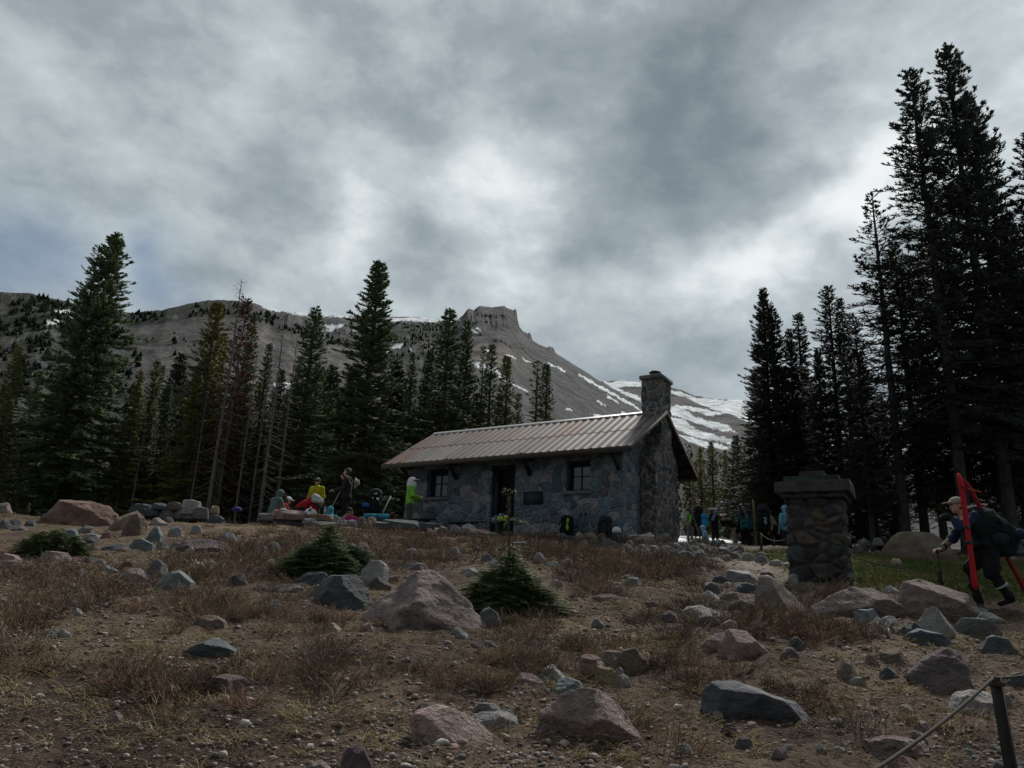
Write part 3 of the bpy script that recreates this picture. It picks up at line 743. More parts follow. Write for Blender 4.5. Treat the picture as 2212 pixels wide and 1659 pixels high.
# --- wood on the left
LW = 'fir trees of the wood behind the picnic'
for a in [
 (250, 508, 38, 'dense', GREEN, 'tallest dense dark fir at the left, its broad skirt behind the reddish boulder', 1.12, LW, 0),
 (215, 536, 37.4, 'open', GREEN, 'thinner fir growing against the left side of the tallest left-hand fir', .85, LW, 0),
 (41, 751, 36, 'slim', OLIVE, 'olive green fir near the left edge of the picture', 1.25, LW, 0),
 (-30, 700, 39, 'dense', GREEN, 'dark fir cut by the left edge of the picture', .9, LW, 1),
 (130, 800, 43, 'dense', GREEN, 'lower dark fir filling in left of the tallest dense fir', .8, LW, 1),
 (341, 780, 41, 'slim', MIDG, 'fir with thin pointed top right of the tallest dense left-hand fir', 1.0, LW, 1),
 (306, 800, 39, 'slim', OLIVE, 'short olive fir close on the right of the tallest dense left-hand fir', 1.1, LW, 2),
 (393, 764, 60, 'dense', (.022, .034, .025), 'small dark pointed fir seen far off against the pale scree', 1.0, LW, 1),
 (352, 790, 62, 'slim', GREEN, 'far slim fir just left of the small dark fir against the pale scree', .9, LW, 1),
 (471, 652, 38, 'slim', OLIVE, 'tall yellowish olive fir left of the dead trees', 1.25, LW, 2),
 (484, 722, 39.5, 'slim', OLIVE, 'shorter olive fir overlapping the tall yellowish olive fir', 1.2, LW, 0),
 (430, 800, 40, 'dense', MIDG, 'low mid green fir in front of the tall yellowish olive fir', .85, LW, 1),
 (550, 680, 38.4, 'slim', GREEN, 'green fir standing right behind the rust red dead fir', 1.0, LW, 1),
 (583, 743, 41, 'slim', GREEN, 'small dark fir among the grey dead trunks', .9, LW, 1),
 (685, 664, 40, 'slim', GREEN, 'slender fir between the dead trunks and the great fir left of the hut', 1.25, LW, 2),
 (819, 568, 36, 'big', GREEN, 'great thick fir with pale trunk showing, left of the stone hut', 1.12, LW, 0),
 (760, 800, 37, 'dense', MIDG, 'low bushy fir in front of the great fir left of the hut', .8, LW, 0),
 (893, 764, 43, 'slim', GREEN, 'thin fir just right of the great fir left of the hut', .9, LW, 1),
 (971, 666, 42, 'slim', GREEN, 'taller left fir of the close pair behind the hut roof', 1.25, LW, 2),
 (1011, 692, 43, 'dense', GREEN, 'darker right-hand fir of the close pair behind the hut roof', .72, LW, 1),
 (1046, 746, 46, 'open', GREEN, 'thin see-through fir left of the single fir above the hut roof', .8, LW, 1),
 (1063, 742, 45, 'slim', GREEN, 'fir behind the roof between the close pair and the single small fir', .95, LW, 2),
 (1096, 771, 44, 'slim', MIDG, 'single small fir standing alone above the middle of the hut roof', 1.1, LW, 0),
 (1162, 778, 44, 'open', MIDG, 'left fir of the last pair above the hut roof before the bare scree', 1.05, LW, 1),
 (1181, 788, 45, 'slim', GREEN, 'right fir of the last pair above the hut roof before the bare scree', 1.05, LW, 0),
]: tree(*a[:6], wide=a[6], group=a[7], var=a[8])
PALEG = 'bare dead trees of the left wood'
for a in [
 (522, 610, 36, 'snag', 0, 'tallest bare dead fir, its thin top standing above the hills', 1.0, 0),
 (533, 648, 37, 'red', RUST, 'dead fir with rust red needles, right of the tallest bare one', 1.0, 0),
 (558, 757, 36.5, 'snag', 0, 'pale dead trunk just right of the rust red fir', .8, 1),
 (588, 748, 37.5, 'snag', 0, 'pale dead trunk in the middle of the dead stand', .9, 1),
 (612, 712, 36, 'snag', 0, 'stout bare dead fir behind the person in the green hood', 1.1, 0),
 (641, 733, 37, 'snag', 0, 'last bare dead trunk to the right of the dead stand', .9, 1),
 (505, 800, 37, 'snag', 0, 'short dead trunk at the left of the dead stand', .9, 1),
 (452, 830, 36.4, 'snag', 0, 'white dead trunk in front of the tall yellowish olive fir', .8, 1),
 (318, 900, 36.0, 'snag', 0, 'thin pale dead trunk right of the tallest dense left-hand fir', .7, 1),
 (540, 790, 38.5, 'red', RUST, 'lower dead fir with rust red needles behind the pale trunks', 1.0, 0),
]: tree(a[0], a[1], a[2], a[3], a[4] or (0, 0, 0), a[5], wide=a[6], group=PALEG, var=a[7], bark=PALE, cat='dead tree')
g = np.random.default_rng(5)
fillL = [(20, 860), (75, 880), (120, 850), (180, 870), (330, 860), (375, 850), (400, 880), (455, 850), (500, 870), (540, 890), (580, 880), (620, 850), (660, 830), (715, 860), (740, 840), (870, 830), (920, 820), (905, 890), (690, 900), (640, 920), (350, 930), (-60, 800), (30, 920), (600, 930), (560, 940), (500, 930), (1030, 850), (955, 850), (290, 880), (230, 880), (170, 790), (365, 830), (440, 780), (520, 810), (610, 800), (650, 770), (720, 790), (560, 830), (595, 850), (300, 840), (410, 830), (90, 800), (860, 780), (930, 760), (640, 850), (690, 790), (480, 860), (1120, 850), (1080, 850)]
for i, (u, v) in enumerate(fillL):
    tree(u, v, g.uniform(41, 52), ['dense', 'slim', 'slim'][i % 3], [GREEN, MIDG, DEEP, GREEN][i % 4], 'dark fir standing deeper in the left-hand wood between the front trees', wide=g.uniform(1.0, 1.3), group='firs deeper in the left-hand wood')
# --- wood on the right
RW = 'fir trees of the right-hand wood'
for a in [
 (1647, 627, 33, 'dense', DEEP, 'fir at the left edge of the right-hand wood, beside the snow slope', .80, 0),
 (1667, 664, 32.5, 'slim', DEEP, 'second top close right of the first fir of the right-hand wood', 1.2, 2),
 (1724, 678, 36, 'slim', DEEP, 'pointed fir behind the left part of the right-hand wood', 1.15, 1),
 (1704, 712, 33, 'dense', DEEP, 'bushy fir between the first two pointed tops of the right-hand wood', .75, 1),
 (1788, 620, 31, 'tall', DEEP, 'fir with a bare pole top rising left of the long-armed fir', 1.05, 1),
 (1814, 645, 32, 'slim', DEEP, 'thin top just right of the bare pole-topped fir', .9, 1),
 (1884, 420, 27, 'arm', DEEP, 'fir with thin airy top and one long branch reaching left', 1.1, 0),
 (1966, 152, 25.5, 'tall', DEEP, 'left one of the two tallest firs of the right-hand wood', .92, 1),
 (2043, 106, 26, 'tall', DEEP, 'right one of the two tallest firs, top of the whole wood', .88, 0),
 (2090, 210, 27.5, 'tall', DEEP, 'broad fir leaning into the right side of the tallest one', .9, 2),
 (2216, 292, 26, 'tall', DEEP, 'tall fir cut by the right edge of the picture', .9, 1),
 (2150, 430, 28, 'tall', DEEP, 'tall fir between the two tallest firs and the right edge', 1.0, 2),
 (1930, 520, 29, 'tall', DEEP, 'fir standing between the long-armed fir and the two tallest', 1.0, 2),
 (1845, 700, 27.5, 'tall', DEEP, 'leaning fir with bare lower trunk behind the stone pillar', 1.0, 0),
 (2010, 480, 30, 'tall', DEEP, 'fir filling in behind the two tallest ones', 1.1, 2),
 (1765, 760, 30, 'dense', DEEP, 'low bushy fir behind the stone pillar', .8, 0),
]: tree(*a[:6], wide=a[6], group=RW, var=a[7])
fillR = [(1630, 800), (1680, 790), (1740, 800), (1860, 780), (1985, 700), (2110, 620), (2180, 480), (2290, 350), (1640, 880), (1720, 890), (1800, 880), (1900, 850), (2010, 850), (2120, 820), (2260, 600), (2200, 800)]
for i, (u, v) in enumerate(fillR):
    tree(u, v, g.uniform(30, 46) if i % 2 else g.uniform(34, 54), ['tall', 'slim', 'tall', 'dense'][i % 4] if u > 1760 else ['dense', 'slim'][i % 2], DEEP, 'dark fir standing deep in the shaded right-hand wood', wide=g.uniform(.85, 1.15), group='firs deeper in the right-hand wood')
for a in [(1512, 965, 60, 'slim', OLIVE, 'small olive fir in the gap just right of the hut'), (1536, 955, 62, 'slim', MIDG, 'middle small fir in the gap between the hut and the right-hand wood'), (1566, 972, 58, 'slim', OLIVE, 'small fir right in the gap, nearest the right-hand wood'),
          (1590, 940, 55, 'dense', GREEN, 'dark small fir closing the gap at the left foot of the right-hand wood'), (1489, 985, 64, 'slim', GREEN, 'small dark fir half hidden by the hut corner')]:
    tree(*a, wide=1.3, group='small firs in the gap beside the hut')
tree(1500, 1062, 50, 'red', RUST, 'little rust red dead fir in the gap beside the hut', wide=1.6, var=0, cat='dead tree')

# --- trees at the photographer's back: the hut windows mirror them
for i, (x, y) in enumerate([(-16, -14), (-9, -20), (-3, -16), (4, -22), (11, -17), (18, -20), (-22, -22), (25, -15)]):
    tme, cme, H0 = PROTO['dense'][i % 2]; zg = float(gz(x, y)); t = thing('fir_tree', 'dark fir behind the photographer, mirrored in the hut windows', 'fir tree', (x, y, zg), i, 'firs behind the photographer'); t.scale = (1.1, 1.1, 1.0 + .1 * (i % 3)); link('trunk', tme, t); oc = link('crown', cme, t); oc.color = (*GREEN, 1)
# --- little conifers on the far slopes
def far_trees():
    g = np.random.default_rng(99); B = []; Hh = []
    def sow(hi, n, test):
        V, u, v, sm, s = HILLS[hi]; 
        i = g.integers(0, V.shape[0], n); j = g.integers(5, int((s <= 1).sum()) - 1, n)
        uu, vv = u[i, j], v[i, j]; k = test(uu, vv, fbm(uu / 25, vv / 18, seed=4, o=3)) & ~sm[i, j]
        P = V[i, j][k]; B.append(P); Hh.append(g.uniform(3.0, 7.5, len(P)))
    ridgeA = lambda u: np.interp(u, [0, 285, 480, 560, 700], [632, 676, 650, 668, 720])
    sow(0, 16000, lambda u, v, n: ((u < 300) & (n > .06) & (v > 640)) | ((v - ridgeA(u) < 26) & (n > -.05) & (v > ridgeA(u) + 4)) | ((n > .55) & (u < 520)))
    sow(1, 3500, lambda u, v, n: (v > 712) & (n > -.2))
    sow(2, 14000, lambda u, v, n: ((u < 1000 - (v - 700) * .25) & (v > 698) & (n > -.25 + (v > 770) * .3)) | ((u > 1400) & (v > np.interp(u, [1380, 1480, 1600, 1900], [935, 962, 990, 1060])) & (n > -.25)))
    b = np.concatenate(B); h = np.concatenate(Hh) * g.uniform(.22, .50, len(b)); n = len(b)
    V = []; tiers = [(0., .42, .62), (.28, .34, .85), (.52, .22, 1.0)]
    T = []; base = 0; verts = []; tris = []
    for (z0, r, z1) in tiers:
        ring = []
        for k in range(5):
            a = g.uniform(0, 6.28, n) if k == 0 else a + 6.28 / 5
            rr = r * h * g.uniform(.6, 1.25, n)
            ring.append(np.stack([b[:, 0] + np.cos(a) * rr, b[:, 1] + np.sin(a) * rr, b[:, 2] + h * z0 * g.uniform(.8, 1.1, n) - .3], 1))
        apex = np.stack([b[:, 0], b[:, 1], b[:, 2] + h * z1], 1)
        verts.append(np.stack(ring + [apex], 1))
    A = np.concatenate(verts, 1); m = A.shape[1]
    F = []
    for t in range(3): F += [(t * 6 + k, t * 6 + (k + 1) % 5, t * 6 + 5) for k in range(5)]
    T = (np.arange(n)[:, None, None] * m + np.array(F)[None]).reshape(-1, 3)
    c = np.repeat(g.uniform(.6, 1.4, (n, 1)), m, 0) * np.ones((1, 3))
    o = link('hillside_forest', mesh_np('hillside_forest', A.reshape(-1, 3), tris=T, mats=[pm('far_needles', (.016, .021, .014), (.009, .012, .009), .4, 1., 0, spec=0)]))
    tag(o, 'scattered dwarf conifers dotting the far slopes', 'forest', kind='stuff')
far_trees()

# --- young firs in the foreground
def sapling(u, v, Ht, R, label, seed, col, stems=((0, 0, 1.),)):
    p = hit(u, v); t = thing('young_fir_tree', label, 'young fir', tuple(p), seed, 'young firs among the rocks'); s = Ht / 1.6; t.scale = (s, s, s); Rt = np.array(Matrix.Rotation(-seed, 3, 'Z'))
    for k, (dx, dy, hs) in enumerate(stems):
        tme, cme, H0 = fir(seed + 7 * k, 1.6, R, 0, .40, (6, 9), .16, 2.0, pwr=.55, gaps=.35, trunk_r=.022, sw=.030, sprig=.42, fol=3.0, elr=.45)
        tme.materials.append(BARK); off = Rt @ np.array([dx / s, dy / s, 0]); a = link('trunk', tme, t, tuple(off)); a.scale = (1.2, 1.2, hs); oc = link('crown', cme, t, tuple(off)); oc.scale = (1.2, 1.2, hs); oc.color = (*col, 1)
    return t
SG = (.15, .22, .085)
sapling(684, 1246, .62, 1.05, 'bushy young fir above the dark slate rock, left of the big centre boulder', 41, SG, ((0, 0, .95), (-.30, .05, .62), (.26, -.03, .70), (.10, .2, .6), (.13, .02, 1.25), (-.16, -.15, .72), (.40, .05, .5), (-.44, .1, .45), (.14, -.2, .6)))
sapling(748, 1234, .55, 1.15, 'low spreading young fir joined to the right of the bushy one', 42, SG, ((0, 0, .8), (.25, .03, .62), (-.2, -.1, .6), (.12, -.12, .7)))
FIRB = sapling(1098, 1316, .68, 1.0, 'young fir beside the big centre boulder, its long thin leader crossing the hut door', 43, SG, ((0, 0, 1.), (-.27, .04, .66), (.29, 0, .58), (-.1, -.14, .72), (.14, -.12, .66), (.42, .03, .36), (-.38, .0, .42)))
sapling(110, 1198, .46, 1.1, 'low round young fir bush left, behind the pink rock', 44, (.17, .24, .08), ((0, 0, .9), (-.3, 0, .75), (.32, .05, .72), (-.15, -.1, .8), (.16, -.08, .82), (.48, 0, .5), (-.46, 0, .5)))
sapling(58, 1112, .40, .14, 'tiny thin fir seedling at the left end of the crest', 45, OLIVE)
def leader():
    p = hit(1098, 1318); t = FIRB; IS = 1 / t.scale[0]; ROT = Matrix.Rotation(-t.rotation_euler.z, 3, 'Z') * IS; RM = np.array(ROT)
    mb = MB(); top = at(1097, 1058, p[1] + .02) - p; H = top[2]
    mb.tube([(0, 0, 0), (-.02, 0, H * .5), (top[0] * .8, 0, H * .85), (top[0], 0, H)], [.018, .014, .012, .008], 7); mb.v[0] = mb.v[0] @ RM.T; mb.obj('leader_stem', BARK, t, True)
    g = np.random.default_rng(3); B = []; Dd = []; W = []
    for zf, L in ((.35, .42), (.52, .30), (.75, .34), (.97, .07)):
        for k in range(5 if zf < .9 else 4):
            a = k * 1.257 + zf * 9; o = np.array([top[0] * zf * .8, 0, H * zf]); d = np.array([math.cos(a), math.sin(a), .22 if zf > .9 else -.12])
            for s in np.linspace(.05, 1, 15):
                q = o + d * L * s + np.array([0, 0, -.12 * L * s * s])
                for _ in range(3): B.append(q); Dd.append((d * .6 + g.normal(0, .55, 3)) * .045); W.append(.006)
    for s in np.linspace(.8, 1, 14):
        for _ in range(3): B.append(np.array([top[0] * s, 0, H * s])); dd = g.normal(0, 1, 3); dd[2] = .5; Dd.append(dd * .022); W.append(.006)
    V, T = spindles(np.array(B), np.array(Dd), np.array(W)); c = np.ones((len(V), 3))
    V = V @ RM.T; oc = link('leader_sprays', mesh_np('leader_sprays', V, tris=T, colors=c, mats=[NEED]), t); oc.color = (.07, .085, .04, 1)
leader()
# ================================================================ the stone hut
def stonemat(name, cols, mortar, scale=2.35, warm=0.0, medge=(.020, .041), bumpd=.05):
    m, ntr, b = newmat(name)
    tcn = N(ntr, 'TexCoord').outputs['Object']; sx = N(ntr, 'SeparateXYZ'); ntr.links.new(tcn, sx.inputs[0])
    cb = N(ntr, 'CombineXYZ'); ntr.links.new(mth(ntr, 'MULTIPLY', mth(ntr, 'ADD', sx.outputs[0], sx.outputs[1]), .86), cb.inputs[0]); ntr.links.new(mth(ntr, 'MULTIPLY', sx.outputs[2], 1.12), cb.inputs[1])
    nz_ = N(ntr, 'TexNoise'); nz_.inputs['Scale'].default_value = 3.4; nz_.inputs['Detail'].default_value = 3; ntr.links.new(cb.outputs[0], nz_.inputs['Vector'])
    a = N(ntr, 'VectorMath', operation='SUBTRACT'); ntr.links.new(nz_.outputs['Color'], a.inputs[0]); a.inputs[1].default_value = (.5, .5, .5)
    s_ = N(ntr, 'VectorMath', operation='SCALE'); ntr.links.new(a.outputs[0], s_.inputs[0]); s_.inputs[3].default_value = .30
    ad = N(ntr, 'VectorMath', operation='ADD'); ntr.links.new(cb.outputs[0], ad.inputs[0]); ntr.links.new(s_.outputs[0], ad.inputs[1]); vec = ad.outputs[0]
    def vor(f):
        v_ = N(ntr, 'TexVoronoi', feature=f, voronoi_dimensions='2D'); v_.inputs['Scale'].default_value = scale; v_.inputs['Randomness'].default_value = .82; ntr.links.new(vec, v_.inputs['Vector']); return v_
    v1 = vor('F1'); ve = vor('DISTANCE_TO_EDGE'); ed = ve.outputs['Distance']
    sc = N(ntr, 'SeparateColor'); ntr.links.new(v1.outputs['Color'], sc.inputs[0])
    c = mixc(ntr, ramp(ntr, sc.outputs[0], [(.2, 0.), (.8, 1.)]), cols[0], cols[1])
    c = mixc(ntr, ramp(ntr, sc.outputs[1], [(.72, 0.), (.8, 1.)]), c, cols[2])
    c = mixc(ntr, ramp(ntr, sc.outputs[2], [(.82, 0.), (.86, .8)]), c, cols[3])
    fn = noise(ntr, tcn, 7, 6, .65); fn2 = noise(ntr, tcn, 40, 4, .6)
    c = mixc(ntr, 1., c, ramp(ntr, fn, [(.3, .55), (.7, 1.4)]), 'MULTIPLY')
    c = mixc(ntr, 1., c, ramp(ntr, sc.outputs[2], [(0., .55), (1., 1.35)]), 'MULTIPLY')
    mk = ramp(ntr, mth(ntr, 'ADD', ed, mth(ntr, 'MULTIPLY', mth(ntr, 'SUBTRACT', fn, .5), .05)), [(medge[0], 1.), (medge[1], 0.)])
    c = mixc(ntr, mk, c, mixc(ntr, fn2, tuple(x * .7 for x in mortar), mortar))
    ntr.links.new(c, b.inputs['Base Color']); b.inputs['Roughness'].default_value = .85
    hgt = mth(ntr, 'ADD', ramp(ntr, ed, [(.0, 0.), (.16, 1.)]), mth(ntr, 'MULTIPLY', fn, .8))
    pv = bump(ntr, b, hgt, .9, bumpd); bump(ntr, b, fn2, .4, .015, pv)
    return m
WALLM = stonemat('rubble_stone_wall', [(.105, .150, .195), (.15, .19, .225), (.16, .162, .185), (.21, .185, .20)], (.31, .35, .38), 3.5)
CHIMM = stonemat('rough_stone', [(.085, .090, .098), (.125, .112, .108), (.15, .125, .11), (.19, .165, .135)], (.20, .20, .20), 3.0, medge=(.018, .035), bumpd=.09)
WOODD = pm('dark_stained_wood', (.035, .034, .034), (.018, .018, .02), 14, .8, .3, 60, .006, stretch=(1, 1, .15))
WOODG = pm('weathered_wood', (.19, .165, .14), (.11, .095, .08), 12, .85, .3, 50, .006, stretch=(.2, 1, 1))
DGREEN = pm('dark_green_paint', (.02, .045, .045), (.012, .026, .028), 10, .6, .1)
BLACKIN = pm('shaded_interior', (.02, .018, .017), (.01, .01, .01), 4, .9, .1)
CONC = pm('concrete', (.16, .17, .175), (.10, .105, .11), 8, .9, .4, 60, .01)
def roofmat():
    m, ntr, b = newmat('weathered_metal_roof')
    tcn = N(ntr, 'TexCoord').outputs['Object']; mp = N(ntr, 'Mapping'); mp.inputs['Scale'].default_value = (1, .12, .12); ntr.links.new(tcn, mp.inputs[0])
    at_ = N(ntr, 'VertexColor', layer_name='Col')
    f = noise(ntr, mp.outputs[0], 6, 6, .65); f2 = noise(ntr, tcn, 2.6, 7, .7)
    c = mixc(ntr, 1., at_.outputs[0], ramp(ntr, f, [(.3, .66), (.7, 1.2)]), 'MULTIPLY')
    c = mixc(ntr, ramp(ntr, f2, [(.50, 0.), (.68, .75)]), c, (.16, .10, .078))
    c = mixc(ntr, ramp(ntr, noise(ntr, tcn, 11, 5, .7), [(.58, 0.), (.72, .6)]), c, (.25, .24, .23))
    ntr.links.new(c, b.inputs['Base Color']); b.inputs['Roughness'].default_value = .6; b.inputs['Metallic'].default_value = .1
    bump(ntr, b, f2, .25, .01); return m
ROOFM = roofmat()
HYAW = -.570; HO = np.array([3.315, 22.023, 2.067]); L_, W_ = 8.09, 4.17; EH, RISE, HW, OV, OG = 2.33, 1.645, 2.768, .681, .583
hut = thing('stone_hut', 'low stone mountain hut with ribbed metal roof and stone chimney', 'hut', tuple(HO), HYAW)
SL = RISE / HW
def hw(p):   # hut-local -> world
    c, s = math.cos(HYAW), math.sin(HYAW); p = np.asarray(p, float)
    return np.array([p[0] * c - p[1] * s, p[0] * s + p[1] * c, p[2]]) + HO

def gridbox(mb, x0, x1, z0, z1, y0, step=.07, amp=.012, seed=3, axis='y', nrm=-1):
    """a slightly uneven stone face"""
    nx = max(1, int(round((x1 - x0) / step))); nz = max(1, int(round((z1 - z0) / step)))
    X, Z = np.meshgrid(np.linspace(x0, x1, nx + 1), np.linspace(z0, z1, nz + 1), indexing='ij')
    e = np.minimum(np.minimum(X - x0, x1 - X), np.minimum(Z - z0, z1 - Z)); d = amp * fbm(X * 4 + seed, Z * 4, seed=seed, o=3) * np.clip(e / .05, 0, 1) * 2
    Y = y0 + nrm * np.maximum(d + amp * .6, 0)
    V = np.stack([X, Y, Z] if axis == 'y' else [Y, X, Z], -1).reshape(-1, 3)
    i = np.arange(nx)[:, None] * (nz + 1) + np.arange(nz)[None]
    Q = np.stack([i, i + nz + 1, i + nz + 2, i + 1], -1).reshape(-1, 4)
    if (axis == 'y') == (nrm > 0): Q = Q[:, ::-1]
    mb.add(V, q=Q)

def build_walls():
    ZB = -.9; TOP = 2.68; T = .42
    ops = [(-7.19, -6.32, 1.24, 2.2), (-4.56, -3.66, .06, 2.17), (-1.84, -1.04, 1.24, 2.16)]
    mb = MB(); x = -L_
    for (a, b_, z0, z1) in ops:
        gridbox(mb, x, a, ZB, TOP, 0); gridbox(mb, a, b_, ZB, z0, 0); gridbox(mb, a, b_, z1, TOP, 0)
        for xx, sgn in ((a, 1), (b_, -1)):
            V = [(xx, 0, z0), (xx, T, z0), (xx, T, z1), (xx, 0, z1)]; mb.add(V, q=[(0, 1, 2, 3) if sgn < 0 else (3, 2, 1, 0)])
        for zz_, up in ((z0, 1), (z1, -1)):
            V = [(a, 0, zz_), (b_, 0, zz_), (b_, T, zz_), (a, T, zz_)]; mb.add(V, q=[(0, 1, 2, 3) if up > 0 else (3, 2, 1, 0)])
        x = b_
    gridbox(mb, x, 0, ZB, TOP, 0)
    # back wall, both gables up to the roof, wall tops
    gridbox(mb, -L_, 0, ZB, TOP, W_, nrm=1, step=.4)
    for xx, nr_, st in ((0, 1, .08), (-L_, -1, .3)):
        n = int(W_ / st); ys = np.linspace(0, W_, n + 1); tops = TOP + (W_ / 2 - np.abs(ys - W_ / 2)) * SL - .02
        m_ = int(3.5 / st); Z = ZB + (tops[:, None] - ZB) * np.linspace(0, 1, m_ + 1)[None]; Y = np.repeat(ys[:, None], m_ + 1, 1)
        e = np.clip(np.minimum(Y, W_ - Y) / .06, 0, 1); X = xx + nr_ * np.maximum(.02 * fbm(Y * 4, Z * 4, seed=8, o=3) + .008, 0) * e
        i = np.arange(n)[:, None] * (m_ + 1) + np.arange(m_)[None]; Q = np.stack([i, i + m_ + 1, i + m_ + 2, i + 1], -1).reshape(-1, 4)
        mb.add(np.stack([X, Y, Z], -1).reshape(-1, 3), q=Q if nr_ > 0 else Q[:, ::-1])
    mb.obj('wall', WALLM, hut)
    # what one sees through the openings: a closed box, the room's gloom put into near-black colour
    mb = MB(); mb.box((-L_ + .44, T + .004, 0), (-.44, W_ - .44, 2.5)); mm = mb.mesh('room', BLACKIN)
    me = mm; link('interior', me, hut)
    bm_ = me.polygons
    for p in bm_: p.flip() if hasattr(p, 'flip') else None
build_walls()
def wall_bits():
    # door: heavy frame, open leaf swung inwards, threshold
    d = thing('door', None, None); d.parent = hut
    for k in list(d.keys()): del d[k]
    mb = MB(); y0, y1 = .10, .36
    mb.box((-4.56, y0, .06), (-4.40, y1, 2.17)); mb.box((-3.76, y0, .06), (-3.66, y1, 2.17)); mb.box((-4.398, y0, 2.06), (-3.762, y1, 2.17)); mb.obj('door_frame', DGREEN, d)
    mb = MB(); M = Matrix.Translation((-4.38, .40, .1)) @ Matrix.Rotation(R_(62), 4, 'Z'); mb.box((0, 0, 0), (.62, .05, 1.95), M); leaf = mb.obj('leaf', WOODD, d)
    mb = MB(); mb.tube([Vector(M @ Vector((.54, -.04, .85))), Vector(M @ Vector((.54, -.04, 1.25)))], .014, 7); mb.obj('handle', pm('worn_brass', (.30, .24, .15), rough=.5, metal=.6), d)
    mb = MB(); mb.box((-4.62, -.28, -.12), (-3.60, .40, .055)); mb.obj('doorstep', CONC, hut)
    GLASS, ntr, b = newmat('window_glass'); b.inputs['Base Color'].default_value = (.02, .03, .04, 1); b.inputs['Roughness'].default_value = .04; b.inputs['Specular IOR Level'].default_value = .9
    for (a, b2, z0, z1, c0) in ((-7.19, -6.32, 1.24, 2.2, 2), (-1.84, -1.04, 1.24, 2.16, 2)):
        f = MB(); y0, y1 = .20, .30; w = .065
        f.box((a, y0, z0), (a + w, y1, z1)); f.box((b2 - w, y0, z0), (b2, y1, z1)); f.box((a + w, y0, z0), (b2 - w, y1, z0 + w)); f.box((a + w, y0, z1 - w), (b2 - w, y1, z1))
        xm = (a + b2) / 2; zm = (z0 + z1) / 2
        f.box((xm - .014, y0 + .02, z0 + w), (xm + .014, y1 - .02, z1 - w)); f.box((a + w, y0 + .022, zm - .014), (xm - .014, y1 - .022, zm + .014)); f.box((xm + .014, y0 + .022, zm - .014), (b2 - w, y1 - .022, zm + .014))
        fo = f.obj('window', WOODD, hut)
        p = MB(); p.add([(a + w, y0 + .05, z0 + w), (b2 - w, y0 + .05, z0 + w), (b2 - w, y0 + .05, z1 - w), (a + w, y0 + .05, z1 - w)], q=[(0, 1, 2, 3)]); p.box((a + w, y0 + .054, z0 + w), (b2 - w, y0 + .06, z1 - w)); p.obj('pane', GLASS, fo)
        s_ = MB(); s_.box((a - .10, -.085, z0 - .115), (b2 + .08, .20, z0 - .003), bev=.012); s_.obj('sill', CONC, fo)
    BR = pm('bronze_plaque', (.028, .045, .045), (.018, .03, .03), 12, .5, .2, metal=.4)
    mb = MB(); mb.box((-3.31, -.045, .88), (-2.62, -.018, 1.27), bev=.006); pq = mb.obj('plaque', BR, hut)
    mb = MB()
    for (lo, hi) in (((-3.30, -.056, .89), (-2.63, -.046, .91)), ((-3.30, -.056, 1.24), (-2.63, -.046, 1.26)), ((-3.30, -.056, .911), (-3.28, -.046, 1.239)), ((-2.65, -.056, .911), (-2.63, -.046, 1.239))): mb.box(lo, hi)
    mb.obj('border', BR, pq)
wall_bits()

